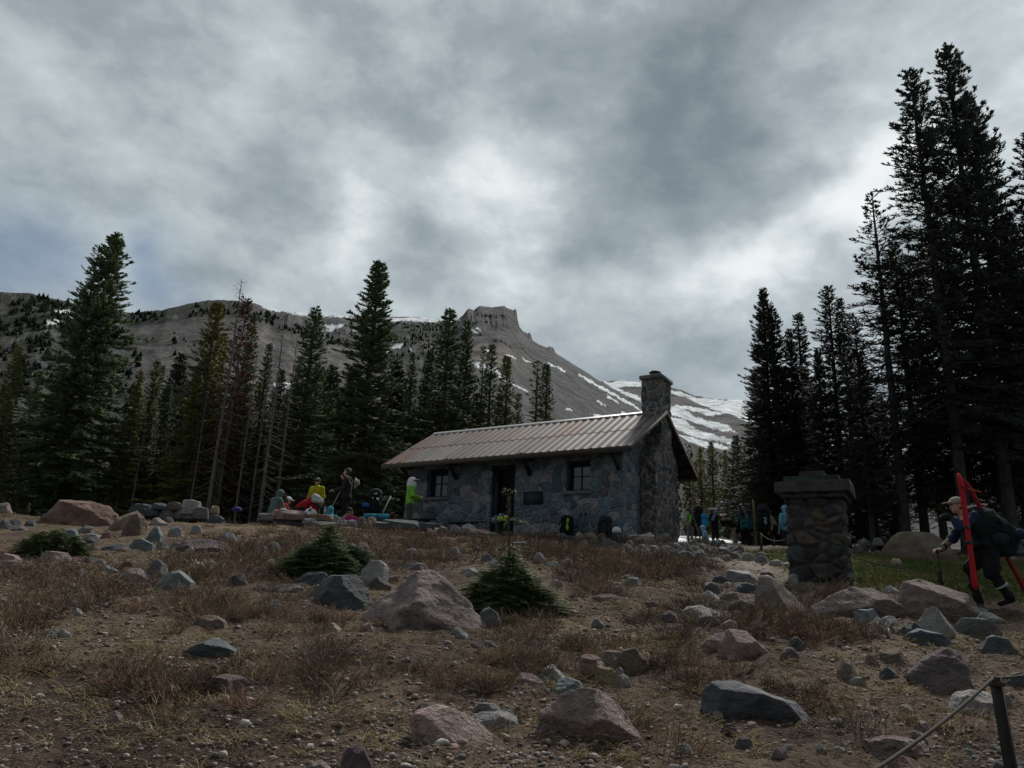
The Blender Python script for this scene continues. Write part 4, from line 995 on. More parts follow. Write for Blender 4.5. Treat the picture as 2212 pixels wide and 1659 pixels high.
def roof():
    x0, x1 = -L_ - OG, OG; ye, yr = -OV, HW - OV
    g = np.random.default_rng(12); npan = 11; wp = (x1 - x0) / npan; rust = {(0, 0): .8, (0, 1): .55, (7, 1): .9, (8, 1): .25, (1, 1): .35, (3, 1): .4, (4, 1): .3, (5, 1): .35, (2, 1): .3}
    def slope(name, sgn):
        mb = MB()
        prof = []
        ribs = 3; px = []
        for k in range(ribs):
            o = (k + .5) / ribs; h = .024
            px += [(o - .075, 0), (o - .045, h), (o + .045, h), (o + .075, 0)]
        px = [(0, 0)] + px + [(1, 0)]
        for p in range(npan):
            for row, (s0, s1, dz) in enumerate(((0, .49, .0), (.47, .998, .012))):
                base = np.array([.16, .15, .143]) * g.uniform(.68, 1.28); r = rust.get((p, row), g.uniform(0, .18)) if sgn > 0 else .3
                c = base * (1 - r) + np.array([.16, .078, .052]) * r
                V = []
                for s_ in (s0, s1):
                    for (a, h) in px:
                        y = ye + (yr - ye) * s_; z = EH + SL * (y - ye)
                        if sgn < 0: y = 2 * yr - y
                        V.append((x0 + (p + a) * wp, y - (SL * h * .85 if sgn > 0 else -SL * h * .85), z + h + dz))
                n = len(px); Q = [(i, i + 1, n + i + 1, n + i) for i in range(n - 1)]
                if sgn < 0: Q = [q[::-1] for q in Q]
                mb.add(V, q=Q, c=c)
        return mb
    for nm, sg in (('roof_sheets', 1), ('roof_sheets', -1)):
        mb = slope(nm, sg); me = mb.mesh(nm, ROOFM); link(nm, me, hut)
    # boarding under the sheets, rafters, fascia, ridge cap
    mb = MB(); t = .05
    for sg in (1, -1):
        f = lambda y: y if sg > 0 else 2 * yr - y
        V = [(x0 + .02, f(ye), EH - .012), (x1 - .02, f(ye), EH - .012), (x1 - .02, f(yr), EH + RISE - .012), (x0 + .02, f(yr), EH + RISE - .012)]
        V += [(a, b_, c - t) for a, b_, c in V]; q = [(0, 1, 2, 3), (7, 6, 5, 4), (0, 4, 5, 1), (1, 5, 6, 2), (3, 7, 4, 0)]
        mb.add(V, q=q if sg > 0 else [k[::-1] for k in q])
    mb.obj('roof_boarding', WOODD, hut)
    FAS = pm('brown_fascia', (.085, .070, .060), (.05, .042, .038), 9, .8, .2, stretch=(.3, 1, 1))
    mb = MB(); mb.box((x0, ye - .035, EH - .15), (x1, ye - .002, EH + .006)); mb.box((x0, 2 * yr - ye + .002, EH - .15), (x1, 2 * yr - ye + .035, EH + .006)); mb.obj('fascia', FAS, hut)
    for xx in (x0 - .02, x1 - .012):
        for sg in (1, -1):
            mb = MB()
            f = lambda y: y if sg > 0 else 2 * yr - y
            V = []
            for dx in (0, .032):
                for (y, dz) in ((ye, .0), (yr - .001, .0), (yr - .001, -.13), (ye, -.13)): V.append((xx + dx, f(y), EH + SL * (y - ye) + dz + .02))
            mb.add(V, q=[(0, 1, 2, 3), (7, 6, 5, 4), (0, 4, 5, 1), (1, 5, 6, 2), (2, 6, 7, 3), (3, 7, 4, 0)])
            mb.obj('barge_board', WOODG, hut)
    mb = MB()
    V = [(x0, yr - .17, EH + RISE - .17 * SL + .052), (x0, yr, EH + RISE + .065), (x0, yr + .17, EH + RISE - .17 * SL + .052)]; V += [(x1 - .15, b_, c) for a, b_, c in V]; V += [(a, b_, c - .02) for a, b_, c in V]
    mb.add(V, q=[(0, 3, 4, 1), (1, 4, 5, 2), (0, 6, 9, 3), (2, 5, 11, 8), (0, 1, 7, 6), (1, 2, 8, 7), (4, 3, 9, 10), (5, 4, 10, 11)]); mb.obj('ridge_cap', pm('zinc_ridge', (.36, .36, .355), (.27, .26, .255), 5, .5, .1, metal=.3), hut)
    # beam ends with raking braces under the front eave, purlin ends on the gable
    for xx in (-7.95, -5.97, -3.12, -.12):
        mb = MB(); mb.box((xx - .06, ye + .04, EH - .10), (xx + .06, -.004, EH + .06)); V = []
        for dx in (-.045, .045): V += [(xx + dx, ye + .12, EH - .10), (xx + dx, ye + .26, EH - .10), (xx + dx, -.004, EH - .42), (xx + dx, -.004, EH - .56)]
        mb.add(V, q=[(0, 1, 2, 3), (7, 6, 5, 4), (0, 4, 5, 1), (1, 5, 6, 2), (2, 6, 7, 3), (3, 7, 4, 0)]); mb.obj('eave_bracket', WOODD, hut)
    for sg in (1, -1):
        for s_ in (.16, .40, .62, .84) if sg < 0 else (.2, .45, .7):
            y = ye + (yr - ye) * s_; z = EH + SL * (y - ye) - .09; y = y if sg > 0 else 2 * yr - y
            mb = MB(); mb.box((-.02, y - .045, z - .09), (x1 - .06, y + .045, z)); mb.box((x1 - .055, y - .04, z - .08), (x1 + .026, y + .04, z - .01)); mb.obj('purlin', WOODD if sg < 0 else WOODG, hut)
roof()

def worley_block(name, lo, hi, seed, cell, depth, step, mat, parent, taper=None, cols=None, sq=(1, 1, 1), mortar=None):
    """a mass of laid stones: one skin, pushed in at the joints"""
    lo = np.array(lo, float); hi = np.array(hi, float); g = np.random.default_rng(seed)
    n = np.maximum(1, np.round((hi - lo) / step).astype(int)); V = []; Q = []; base = 0
    for ax in range(3):
        a, b_ = (ax + 1) % 3, (ax + 2) % 3
        for sd in (0, 1):
            A, B = np.meshgrid(np.linspace(lo[a], hi[a], n[a] + 1), np.linspace(lo[b_], hi[b_], n[b_] + 1), indexing='ij')
            P = np.zeros(A.shape + (3,)); P[..., a] = A; P[..., b_] = B; P[..., ax] = hi[ax] if sd else lo[ax]
            i = np.arange(n[a])[:, None] * (n[b_] + 1) + np.arange(n[b_])[None]; q = np.stack([i, i + n[b_] + 1, i + n[b_] + 2, i + 1], -1).reshape(-1, 4)
            V.append(P.reshape(-1, 3)); Q.append((q if sd else q[:, ::-1]) + base); base += V[-1].shape[0]
    V = np.concatenate(V); Q = np.concatenate(Q)
    c = (lo + hi) / 2; sqv = np.array(sq, float) / cell
    sites = g.uniform(lo - cell, hi + cell, (int(np.prod((hi - lo + 2 * cell) * sqv) * 1.0), 3))
    d1 = np.full(len(V), 9.); d2 = np.full(len(V), 9.); id1 = np.zeros(len(V), int)
    for k, s_ in enumerate(sites):
        d = np.linalg.norm((V - s_) * sqv, axis=1); m = d < d1
        d2 = np.where(m, d1, np.minimum(d2, d)); id1 = np.where(m, k, id1); d1 = np.where(m, d, d1)
    e = np.clip((d2 - d1) / .28, 0, 1)**.6
    out = np.zeros_like(V)
    for ax in range(3): out[:, ax] = np.where(np.abs(V[:, ax] - hi[ax]) < 1e-6, 1, 0) - np.where(np.abs(V[:, ax] - lo[ax]) < 1e-6, 1, 0)
    out /= np.linalg.norm(out, axis=1, keepdims=True) + 1e-9
    # corners average their faces so the skin stays closed
    out = np.where(np.abs(out).sum(1, keepdims=True) > 0, out, 0)
    key = np.round(V * 2000).astype(int); _, inv = np.unique(key, axis=0, return_inverse=True); inv = inv.ravel()
    avg = np.zeros((inv.max() + 1, 3)); np.add.at(avg, inv, out); out = avg[inv]; out /= np.linalg.norm(out, axis=1, keepdims=True) + 1e-9
    push = g.uniform(-.25, .5, len(sites))[id1] * depth; rough = fbm(V[:, 0] * 9, V[:, 1] * 9, V[:, 2] * 9, seed=seed, o=3) * depth * .35
    P = V + out * ((e - 1) * depth + push * e + rough)[:, None]
    if taper is not None: P = taper(P)
    U, first = np.unique(inv, return_index=True); P2 = np.zeros((len(U), 3)); P2[inv] = P; Q2 = inv[Q]
    cc = None
    if cols is not None:
        pal = np.array(cols); pc = pal[g.integers(0, len(pal), len(sites))] * g.uniform(.75, 1.25, (len(sites), 1)); cc = pc[id1] if mortar is None else np.where((e < .36)[:, None], np.array(mortar)[None], pc[id1])
        c2 = np.zeros((len(U), 3)); c2[inv] = cc; cc = c2
    me = mesh_np(name, P2, quads=Q2, smooth=True, colors=cc, mats=[mat]); return link(name, me, parent)

LAID = objmat('laid_stone', .6, 1.35, 6, .92, .6, 40, .02, attr=True)
def chimney():
    ch = thing('chimney', None, None); ch.parent = hut
    for k in list(ch.keys()): del ch[k]
    CC = [(.085, .094, .105), (.115, .104, .104), (.095, .098, .104), (.135, .115, .107), (.16, .14, .118), (.072, .08, .092)]
    def tp(P):
        z = P[:, 2]; k = np.clip((z - 2.42) / .45, 0, 1); y = P[:, 1]; c = 2.2; lo_, hi_ = 1.30, 3.22; f = (1 - k) + k * (.49); P = P.copy()
        P[:, 1] = c + (y - 2.26) * f; P[:, 0] = np.where(P[:, 0] < .1, P[:, 0], P[:, 0]); return P
    worley_block('chimney_base', (.012, 1.30, -.7), (.53, 3.22, 2.9), 5, .34, .045, .03, LAID, ch, tp, CC, (1, 1, 1.35), (.30, .305, .31))
    worley_block('stack', (-.13, 1.74, 2.86), (.53, 2.66, 5.0), 6, .30, .04, .028, LAID, ch, None, CC, (1, 1, 1.3), (.30, .305, .31))
    mb = MB(); mb.box((-.18, 1.68, 5.0), (.58, 2.72, 5.13), bev=.015); mb.obj('cap_slab', CONC, ch)
    RUSTY = pm('rusted_flue', (.075, .06, .055), (.04, .034, .034), 12, .7, .2, metal=.4)
    mb = MB(); mb.tube([(.16, 2.2, 5.12), (.16, 2.2, 5.29)], .12, 12); mb.tube([(.16, 2.2, 5.29), (.16, 2.2, 5.33), (.16, 2.2, 5.39), (.16, 2.2, 5.42)], [.16, .20, .11, .02], 12); mb.obj('flue_cowl', RUSTY, ch)
chimney()

# ================================================================ gate pillar
PC = ground_at(1775, 14.45); PC[2] = float(gz(PC[0], PC[1]))
pil = thing('stone_pillar', 'squat pillar of dry laid dark stones under stepped slabs', 'stone pillar', tuple(PC), R_(-29))
COLS = [(.060, .060, .068), (.072, .064, .064), (.052, .062, .068), (.080, .066, .060), (.056, .054, .062), (.085, .07, .052)]; pil.scale = (1, 1, .95)
def tpp(P):
    P = P.copy(); k = 1 + .06 * np.clip(1 - P[:, 2] / 1.4, 0, 1); P[:, 0] *= k; P[:, 1] *= k; return P
worley_block('shaft', (-.48, -.48, -.25), (.48, .48, 1.52), 31, .25, .075, .024, LAID, pil, tpp, COLS, (.95, .95, 1.2))
worley_block('collar', (-.56, -.56, 1.525), (.56, .56, 1.62), 32, .5, .03, .03, LAID, pil, None, COLS[:2], (1, 1, 1))
worley_block('cap_slab', (-.655, -.64, 1.625), (.655, .64, 1.85), 33, 2.2, .03, .03, LAID, pil, None, [(.066, .060, .064)], (1, 1, 1))
worley_block('upper_slab', (-.50, -.48, 1.855), (.46, .46, 1.97), 34, 2.2, .02, .03, LAID, pil, None, [(.045, .054, .057)], (1, 1, 1))
worley_block('top_block', (-.25, -.25, 1.975), (.20, .22, 2.11), 35, 2.2, .03, .03, LAID, pil, None, [(.07, .058, .056)], (1, 1, 1))

# ================================================================ benches, sign stone, rope fences
def bench(px0, px1, v, yoff, label, legs):
    a = hut_line(px0, v, yoff); b_ = hut_line(px1, v, yoff); t = thing('plank_bench', label, 'bench', tuple(hw((a[0], yoff, a[2]))), HYAW, 'benches along the hut front')
    n = b_[0] - a[0]; mb = MB(); mb.box((0, -.17, -.05), (n, .17, 0), bev=.006); mb.obj('seat', DGREEN, t)
    for f in legs:
        mb = MB(); zg = min(-.25, float(gz(*hw((a[0] + n * f, yoff, 0))[:2])) - a[2] - HO[2]); mb.box((n * f - .05, -.14, zg - .03), (n * f + .05, .14, -.052)); mb.obj('leg', DGREEN, t)
    return t
def hut_line(u, v, y):
    """hut-local point of pixel (u,v) on the vertical plane at depth y before the wall"""
    d = ray(u, v); c, s = math.cos(HYAW), math.sin(HYAW); dl = np.array([d[0] * c + d[1] * s, -d[0] * s + d[1] * c, d[2]]); o = -HO; ol = np.array([o[0] * c + o[1] * s, -o[0] * s + o[1] * c, o[2]])
    t = (y - ol[1]) / dl[1]; return ol + dl * t
BEN1 = bench(783, 936, 1124, -1.25, 'dark green plank bench carrying packs and a blue mat left of the hut', (.12, .5, .9))
BEN2 = bench(974, 1090, 1128, -.75, 'dark green plank bench before the hut door', (.1, .9))
ROPE = pm('old_rope', (.075, .068, .058), (.045, .04, .035), 60, .95, .6, 220, .004, stretch=(1, 1, 1))
POSTM = pm('rough_post', (.036, .032, .029), (.018, .017, .017), 18, .9, .5, 60, .006, stretch=(1, 1, .25))
def post(p, h, r, label, grp, lean=(0, 0), sq=True):
    t = thing('fence_post', label, 'post', tuple(p), 0, grp); mb = MB()
    tp_ = np.array([lean[0], lean[1], h])
    if sq: mb.tube([(0, 0, -.2), tuple(tp_)], [r * 1.25, r * 1.2], 4)
    else: mb.tube([(0, 0, -.2), tuple(tp_ * .5), tuple(tp_)], [r, r, r * .95], 9)
    mb.obj('shaft', POSTM, t); mb = MB(); mb.tube([tuple(tp_ * .93 + [0, 0, -.002]), tuple(tp_ * .965)], [r * 1.45, r * 1.45], 8); mb.obj('rope_loop', ROPE, t)
    return np.array(p) + tp_ * .95
def rope(a, b_, sag, r, label, grp):
    s = np.linspace(0, 1, 24)[:, None]; P = np.array(a) * (1 - s) + np.array(b_) * s; P[:, 2] -= sag * (4 * s * (1 - s))[:, 0]
    mb = MB(); mb.tube(P, r, 8); o = mb.obj('rope', ROPE, None, True); tag(o, label, 'rope', grp)
q0 = at(2150, 1462, 4.35); zg = float(gz(q0[0], q0[1])); G1 = 'near rope fence'
tp0 = post((q0[0] + .03, q0[1] - .02, zg), q0[2] - zg, .030, 'dark post at the lower right corner holding the near rope', G1, (-.03, .02))
tp0 = q0 + np.array([-.01, 0, -.005])
rope(tp0, at(1780, 1730, 3.0), .03, .0085, 'thick rope running from the corner post down out of the picture', G1)
rope(tp0, at(2330, 1400, 5.2), .05, .0085, 'rope running from the corner post to the right edge', G1)
G2 = 'rope fence along the green meadow'
def gp(u, v, y, label, r=.03): 
    q = at(u, v, y); z = float(gz(q[0], q[1])); return post((q[0], q[1], z), max(q[2] - z, .25), r, label, G2)
t1 = gp(2031, 1252, 14.6, 'short post behind the big boulders, on the green meadow')
t2 = gp(1643, 1150, 21.0, 'tall thin post in front of the standing group', .028); t3 = gp(1671, 1160, 22.5, 'thin post between the standing group and the blue-hooded person', .025)
pe = hw((0, 0, 0)) * 0 + PC + np.array([.45, .2, .52]); rope(pe, t1, .06, .008, 'thin dark line from the pillar across the meadow', G2)
rope(t1, at(2290, 1290, 13.6), .06, .008, 'thin dark line from the meadow post to the right edge', G2)
rope(t2, PC + np.array([-.5, .3, .75]), .10, .008, 'slack line from the tall thin post to the pillar', G2)
# ================================================================ boulders and rocks
ROCKM = objmat('rock', .50, 1.42, 4.2, .9, .95, 30, .035, tint=(.17, .12, .105))
def slatem():
    m = objmat('slate', .7, 1.25, 5, .75, .6, 30, .02, stretch=(1, 1, 2.5)); return m
SLATEM = slatem()
def upper_hull(pts):
    pts = sorted(pts); h = []
    for p in pts:
        while len(h) >= 2 and (h[-1][0] - h[-2][0]) * (p[1] - h[-2][1]) - (h[-1][1] - h[-2][1]) * (p[0] - h[-2][0]) >= 0: h.pop()
        h.append(p)
    return h
def rock_mesh(w, h, d, prof, seed, lvl=4, facet=9, rough=.05, sink=.3, p=18, undercut=.0):
    g = np.random.default_rng(seed); V, T = ico(lvl); dirs = V.copy()
    c = np.array([0, 0, .30 * h]); Nn = []; Of = []
    def plane(n, pt):
        n = np.array(n, float); n /= np.linalg.norm(n); o = n @ (np.array(pt) - c)
        if o > .02 * h: Nn.append(n); Of.append(o)
    hull = upper_hull([((a - .5) * w, b * h) for a, b in prof])
    for (x0, z0), (x1, z1) in zip(hull[:-1], hull[1:]):
        nx, nz = -(z1 - z0), (x1 - x0); L = math.hypot(nx, nz) + 1e-9
        for sg in (-1, 1):
            t = (g.uniform(.03, .25) if (sg > 0) == (g.random() < .5) else g.uniform(.3, 1.0)) * L; plane((nx, sg * t, nz), ((x0 + x1) / 2, 0, (z0 + z1) / 2))
    plane((-1, g.uniform(-.2, .2), .1), (-w / 2, 0, prof[0][1] * h * .5)); plane((1, g.uniform(-.2, .2), .1), (w / 2, 0, prof[-1][1] * h * .5))
    for k in range(3):
        a = g.uniform(-.5, .5); plane((a, -1, g.uniform(.0, .5) - undercut), (0, -d * .5 * g.uniform(.85, 1), .25 * h)); plane((a, 1, g.uniform(0, .6)), (0, d * .5 * g.uniform(.85, 1), .25 * h))
    plane((0, 0, -1), (0, 0, -sink * h))
    for k in range(facet):
        n = g.normal(0, 1, 3); n[2] = abs(n[2]) * (.6 if facet > 6 else .2); n /= np.linalg.norm(n); e = np.array([w / 2, d / 2, h * .68]); s = np.sqrt(((n * e)**2).sum()) * (g.uniform(.66, .95) if facet > 6 else g.uniform(.84, 1.0)); Nn.append(n); Of.append(s)
    Nn = np.array(Nn); Of = np.array(Of); k = dirs @ Nn.T / Of[None]; k = np.maximum(k, 1e-4)
    ids = k.argmax(1); r = (k**p).sum(1)**(-1 / p)
    P = dirs * r[:, None]; q = P / max(h, .25 * w)
    rough = rough * 1.0; rg = 1 - 2 * np.abs(fbm(q[:, 0] * 1.7, q[:, 1] * 1.7, q[:, 2] * 2.4, seed=seed, o=3))
    n2 = fbm(q[:, 0] * 5, q[:, 1] * 5, q[:, 2] * 7, seed=seed + 5, o=4)
    stp = np.floor(fbm(q[:, 0] * 1.2, q[:, 1] * 1.2, q[:, 2] * 3.2, seed=seed + 8, o=2) * 5) / 5
    P *= (1 + rough * (.6 * rg + .6 * n2 + 1.1 * stp) - rough * .3)[:, None]
    vis = P[:, 2] + c[2] > 0; ex = P[vis]; sx = w / max(np.ptp(ex[:, 0]), 1e-3); P[:, 0] = (P[:, 0] - (ex[:, 0].max() + ex[:, 0].min()) / 2) * sx; P[:, 2] = np.where(P[:, 2] + c[2] > 0, (P[:, 2] + c[2]) * h / max(ex[:, 2].max() + c[2], 1e-3) - c[2], P[:, 2])
    rock_mesh.ids = ids[T]; rock_mesh.nrm = Nn
    return P + c, T
def facet_edges(me):
    """hard edges where two broken faces of the stone meet"""
    f = np.sort(rock_mesh.ids, 1)[:, 1]; Nn = rock_mesh.nrm
    n = len(me.loops); le = np.zeros(n, np.int32); me.loops.foreach_get('edge_index', le); fi = np.repeat(np.arange(n // 3), 3)
    o = np.argsort(le, kind='stable'); e = le[o]; a = fi[o]; E = len(me.edges); s = np.zeros(E, bool)
    m = e[:-1] == e[1:]; p, q = f[a[:-1][m]], f[a[1:][m]]; s[e[:-1][m]] = (p != q) & ((Nn[p] * Nn[q]).sum(1) < .90)
    at_ = me.attributes.new('sharp_edge', 'BOOLEAN', 'EDGE'); at_.data.foreach_set('value', s)
_rock_n = [0]; ROCKS = []
def add_rock(center, w, h, d, prof, color, seed, lvl=4, rough=.05, rz=0, tilt=(0, 0), name=None, slate=False, facet=8, sink=.3, undercut=0, p=160):
    P, T = rock_mesh(w, h, d, prof, seed, lvl, facet, rough, sink, p, undercut)
    nm = name or ('boulder' if max(w, h) > .62 else 'rock')
    me = mesh_np(nm, P, tris=T, smooth=True, mats=[SLATEM if slate else ROCKM])
    facet_edges(me)
    o = link(nm, me, None, tuple(center), (tilt[0], tilt[1], rz)); o.color = (*color, 1)
    ROCKS.append([o, w, h, d, color, seed]); return o
PAL = {'P': (.25, .195, .182), 'G': (.165, .168, .172), 'L': (.31, .30, .295), 'T': (.29, .22, .14), 'D': (.062, .070, .080), 'R': (.26, .165, .14), 'V': (.135, .112, .116), 'K': (.36, .26, .23), 'B': (.135, .15, .163), 'N': (.17, .132, .10)}
CNAME = {'P': 'purplish grey', 'G': 'grey', 'L': 'pale grey', 'T': 'tan', 'D': 'dark slate', 'R': 'reddish', 'V': 'dark purple', 'K': 'pinkish', 'B': 'bluish grey', 'N': 'brown'}
def defprof(g):
    return [(0, g.uniform(.1, .45)), (g.uniform(.10, .28), g.uniform(.7, .95)), (g.uniform(.35, .65), 1), (g.uniform(.7, .9), g.uniform(.6, .92)), (1, g.uniform(.08, .4))]
def prock(x0, y0, x1, y1, ck, prof=None, label=None, depth=None, y=None, seed=None, rough=.05, slate=None, lvl=None, under=0, zoff=0, sink=.3, facet=8, p=160, rise=0):
    """rock standing where the photograph's box (x0,y0)-(x1,y1) meets the ground"""
    _rock_n[0] += 1; sd = seed or (_rock_n[0] * 17 + 3); g = np.random.default_rng(sd)
    u = (x0 + x1) / 2; base = at(u, y1, y) if y else hit(u, y1 - .06 * (y1 - y0), 23.6)
    D = math.hypot(base[1] * cp + base[2] * sp, 0); k = D / FV; w = (x1 - x0) * k * 1.04; h = max((y1 - y0) * k * 1.02, .03)
    d = depth * w if depth else max(min(w * .75, h * 2.2), h * .7)
    ck_ = PAL[ck]; j = g.uniform(.85, 1.15); col = tuple(c * j * g.uniform(.95, 1.05) for c in ck_)
    px = x1 - x0; lv = lvl or (5 if px > 120 else 4 if px > 38 else 3)
    pos = np.array(base); pos[1] += d * .42; pos[0] += d * .42 * base[0] / base[1]; pos[2] += zoff; k2 = math.hypot(pos[1] * cp + pos[2] * sp, 0) / FV; w = (x1 - x0) * k2 * 1.02; h = max(float(at(u, y0, pos[1])[2] - pos[2]), .3 * h, .03)
    o = add_rock(pos, w, h, d, prof or defprof(g), col, sd, lv, rough, 0, (0, 0), None, (ck in 'DB') if slate is None else slate, 5 if prof else facet, sink, under, p)
    ROCKS[-1] += [ck, label, u, (y0 + y1) / 2, px]
    return o
# the big named ones -----------------------------------------------------------
prock(1155, 1485, 1390, 1616, 'P', [(0, .12), (.02, .40), (.20, .72), (.52, 1), (.60, .96), (.80, .55), (1, .02)], 'big pinkish grey pointed boulder at the bottom centre, undercut and shadowed below', .6, rough=.07, under=.5, seed=5)
prock(887, 1523, 1062, 1615, 'K', [(0, .2), (.02, .78), (.28, 1), (.45, .98), (.80, .60), (1, .12)], 'pinkish block-shaped boulder left of the bottom centre boulder', .7, rough=.04, seed=9)
prock(778, 1230, 1057, 1368, 'P', [(0, .05), (.10, .33), (.25, .66), (.38, .93), (.50, 1), (.60, .93), (.72, .72), (.86, .38), (1, 0)], 'largest dark purplish boulder in the middle of the slope, in front of the hut', .75, rough=.085, seed=14, p=30)
prock(664, 1240, 800, 1313, 'D', [(0, .25), (.12, .60), (.30, .96), (.72, 1), (1, .35)], 'dark slate boulder under the bushy young fir', .8, rough=.05)
prock(640, 1261, 692, 1299, 'T', [(0, 0), (.5, .8), (.8, 1), (1, .5)], 'orange tan wedge stone leaning on the dark slate boulder')
prock(1523, 1470, 1750, 1560, 'D', [(0, .4), (.08, .9), (.28, 1), (.6, .62), (.9, .42), (1, .1)], 'long dark slate boulder lying right of the bottom centre', .6, rough=.05, under=.4)
prock(398, 1377, 514, 1421, 'D', [(0, .1), (.2, .55), (.5, 1), (.7, .82), (1, .3)], 'flat dark blue slate rock alone in the left foreground', .8, under=.3)
prock(425, 1455, 542, 1503, 'V', None, 'dark pitted purple rock in the lower left foreground', rough=.10)
prock(1516, 1364, 1582, 1411, 'K', [(0, .3), (.3, .85), (.8, 1), (1, .9)], 'left half of the split pink rock')
prock(1551, 1359, 1657, 1426, 'K', [(0, .4), (.2, 1), (.6, .95), (1, .3)], 'right larger half of the split pink rock', .8)
prock(1230, 1413, 1312, 1466, 'R', None, 'rough reddish lava rock behind the yellowish cube stone', rough=.12, p=25)
prock(1290, 1404, 1358, 1448, 'P', None, 'flat purplish rock between the reddish lava rock and the brown pitted one')
prock(1330, 1399, 1406, 1456, 'N', None, 'brown pitted rock right of the flat purplish one', rough=.11, p=25)
prock(1283, 1439, 1333, 1481, 'T', [(0, .8), (.1, 1), (.8, .95), (1, .7)], 'yellowish cube-shaped stone in front of the reddish lava rock')
prock(1327, 1456, 1363, 1482, 'L', None, 'round pale stone touching the yellowish cube stone')
prock(1329, 1440, 1350, 1464, 'L')
prock(1166, 1435, 1222, 1471, 'L', None, 'pale blue wedge rock left of the reddish lava rock')
prock(1189, 1462, 1264, 1498, 'B', None, 'dark blue rock just above the bottom centre boulder')
prock(1753, 1267, 1946, 1342, 'P', [(0, .30), (.25, .70), (.45, 1), (.7, .95), (.95, .5), (1, .1)], 'long purplish boulder in front of the stone pillar', .6, rough=.06, under=.35)
prock(1948, 1252, 2124, 1346, 'P', [(0, .45), (.10, .95), (.28, 1), (.55, .74), (.82, .70), (.92, .5), (1, .15)], 'biggest boulder of the right-hand pile, in front of the skier', .7, rough=.06, under=.45)
prock(1985, 1309, 2074, 1383, 'L', [(0, .75), (.1, 1), (.4, .9), (.8, .4), (1, .1)], 'pale grey slab leaning on the biggest boulder of the right-hand pile', .5)
prock(1940, 1342, 1992, 1377, 'D', None, 'dark stone left under the leaning pale slab')
prock(1958, 1358, 2062, 1394, 'D', None, 'dark stone at the foot of the leaning pale slab')
prock(2064, 1334, 2162, 1382, 'G', [(0, .4), (.2, .95), (.6, 1), (1, .4)], 'long grey rock right of the leaning pale slab', under=.3)
prock(2084, 1311, 2142, 1341, 'G', None, 'grey rock under the skier at the right end of the pile'); prock(2105, 1323, 2165, 1347, 'L')
prock(1849, 1314, 1907, 1362, 'B', [(0, .9), (.7, 1), (1, .5)], 'blue grey angular stone in front of the long purplish boulder')
prock(1902, 1330, 1946, 1352, 'L'); prock(1900, 1350, 1935, 1370, 'G'); prock(1904, 1264, 1946, 1286, 'L', None, 'pale stone wedged behind the two large right-hand boulders')
prock(1631, 1242, 1742, 1331, 'P', [(0, .5), (.1, .95), (.3, 1), (.6, .66), (.9, .25), (1, .05)], 'grey purplish upright boulder left of the stone pillar', .8, rough=.06)
prock(1534, 1279, 1646, 1321, 'N', [(0, .2), (.35, .9), (.5, 1), (.8, .8), (1, .5)], 'low brown boulder left of the upright grey boulder', .7)
prock(1569, 1231, 1637, 1262, 'G', [(0, .8), (.1, 1), (.75, .95), (1, .4)], 'layered grey block above the low brown boulder', slate=True)
prock(1580, 1258, 1640, 1284, 'D'); prock(1518, 1257, 1558, 1287, 'D'); prock(1513, 1275, 1551, 1293, 'L'); prock(1538, 1242, 1571, 1264, 'D'); prock(1641, 1233, 1674, 1250, 'D'); prock(1700, 1238, 1728, 1264, 'L', None, 'pale stone at the left foot of the stone pillar')
prock(1472, 1307, 1562, 1334, 'L', [(0, .4), (.2, .9), (.5, 1), (1, .4)], 'long pale rounded rock left of the low brown boulder')
prock(1505, 1326, 1561, 1354, 'G'); prock(1555, 1338, 1594, 1362, 'K'); prock(1578, 1318, 1602, 1335, 'P'); prock(1615, 1340, 1660, 1362, 'V'); prock(1600, 1305, 1640, 1334, 'V')
prock(1962, 1398, 2108, 1502, 'V', [(0, .3), (.3, .62), (.65, 1), (.9, .9), (1, .5)], 'large dull purple boulder on the right, behind the corner post', .8, rough=.09, p=30)
prock(2051, 1489, 2158, 1547, 'L', [(0, .1), (.2, .7), (.5, 1), (.85, .9), (1, .3)], 'pale angular rock right behind the corner post')
prock(1871, 1588, 2012, 1642, 'P', None, 'light purplish rock under the near rope, lower right', rough=.08); prock(1915, 1632, 1992, 1685, 'R', None, 'reddish stone tip at the bottom edge, lower right'); prock(1965, 1578, 2000, 1602, 'P')
prock(2135, 1632, 2260, 1720, 'V', None, 'purple boulder corner in the extreme lower right')
prock(1812, 1420, 1854, 1477, 'P', [(0, .4), (.3, 1), (.7, .9), (1, .3)], 'standing purplish slab left of the large dull purple boulder'); prock(1870, 1412, 1899, 1448, 'P'); prock(1900, 1405, 1968, 1442, 'N', None, 'brown dark-sided rock left of the large dull purple boulder'); prock(1898, 1438, 1940, 1475, 'D'); prock(1876, 1507, 1896, 1532, 'G'); prock(1949, 1501, 1977, 1521, 'L'); prock(1990, 1510, 2012, 1522, 'T')
prock(2180, 1452, 2235, 1490, 'D'); prock(2118, 1372, 2188, 1411, 'D', None, 'dark rounded rock below the right end of the pile'); prock(1685, 1398, 1725, 1433, 'V'); prock(1703, 1375, 1740, 1407, 'D'); prock(2152, 1499, 2190, 1530, 'P'); prock(1833, 1460, 1870, 1478, 'K')
prock(733, 1605, 802, 1675, 'V', None, 'rounded purple stone at the bottom edge left of centre'); prock(648, 1640, 722, 1690, 'P'); prock(1000, 1533, 1122, 1572, 'L', [(0, .3), (.3, .8), (.7, 1), (1, .5)], 'flat pale slab behind the pinkish block-shaped boulder', .8); prock(1022, 1516, 1080, 1542, 'G'); prock(1085, 1530, 1112, 1548, 'D')
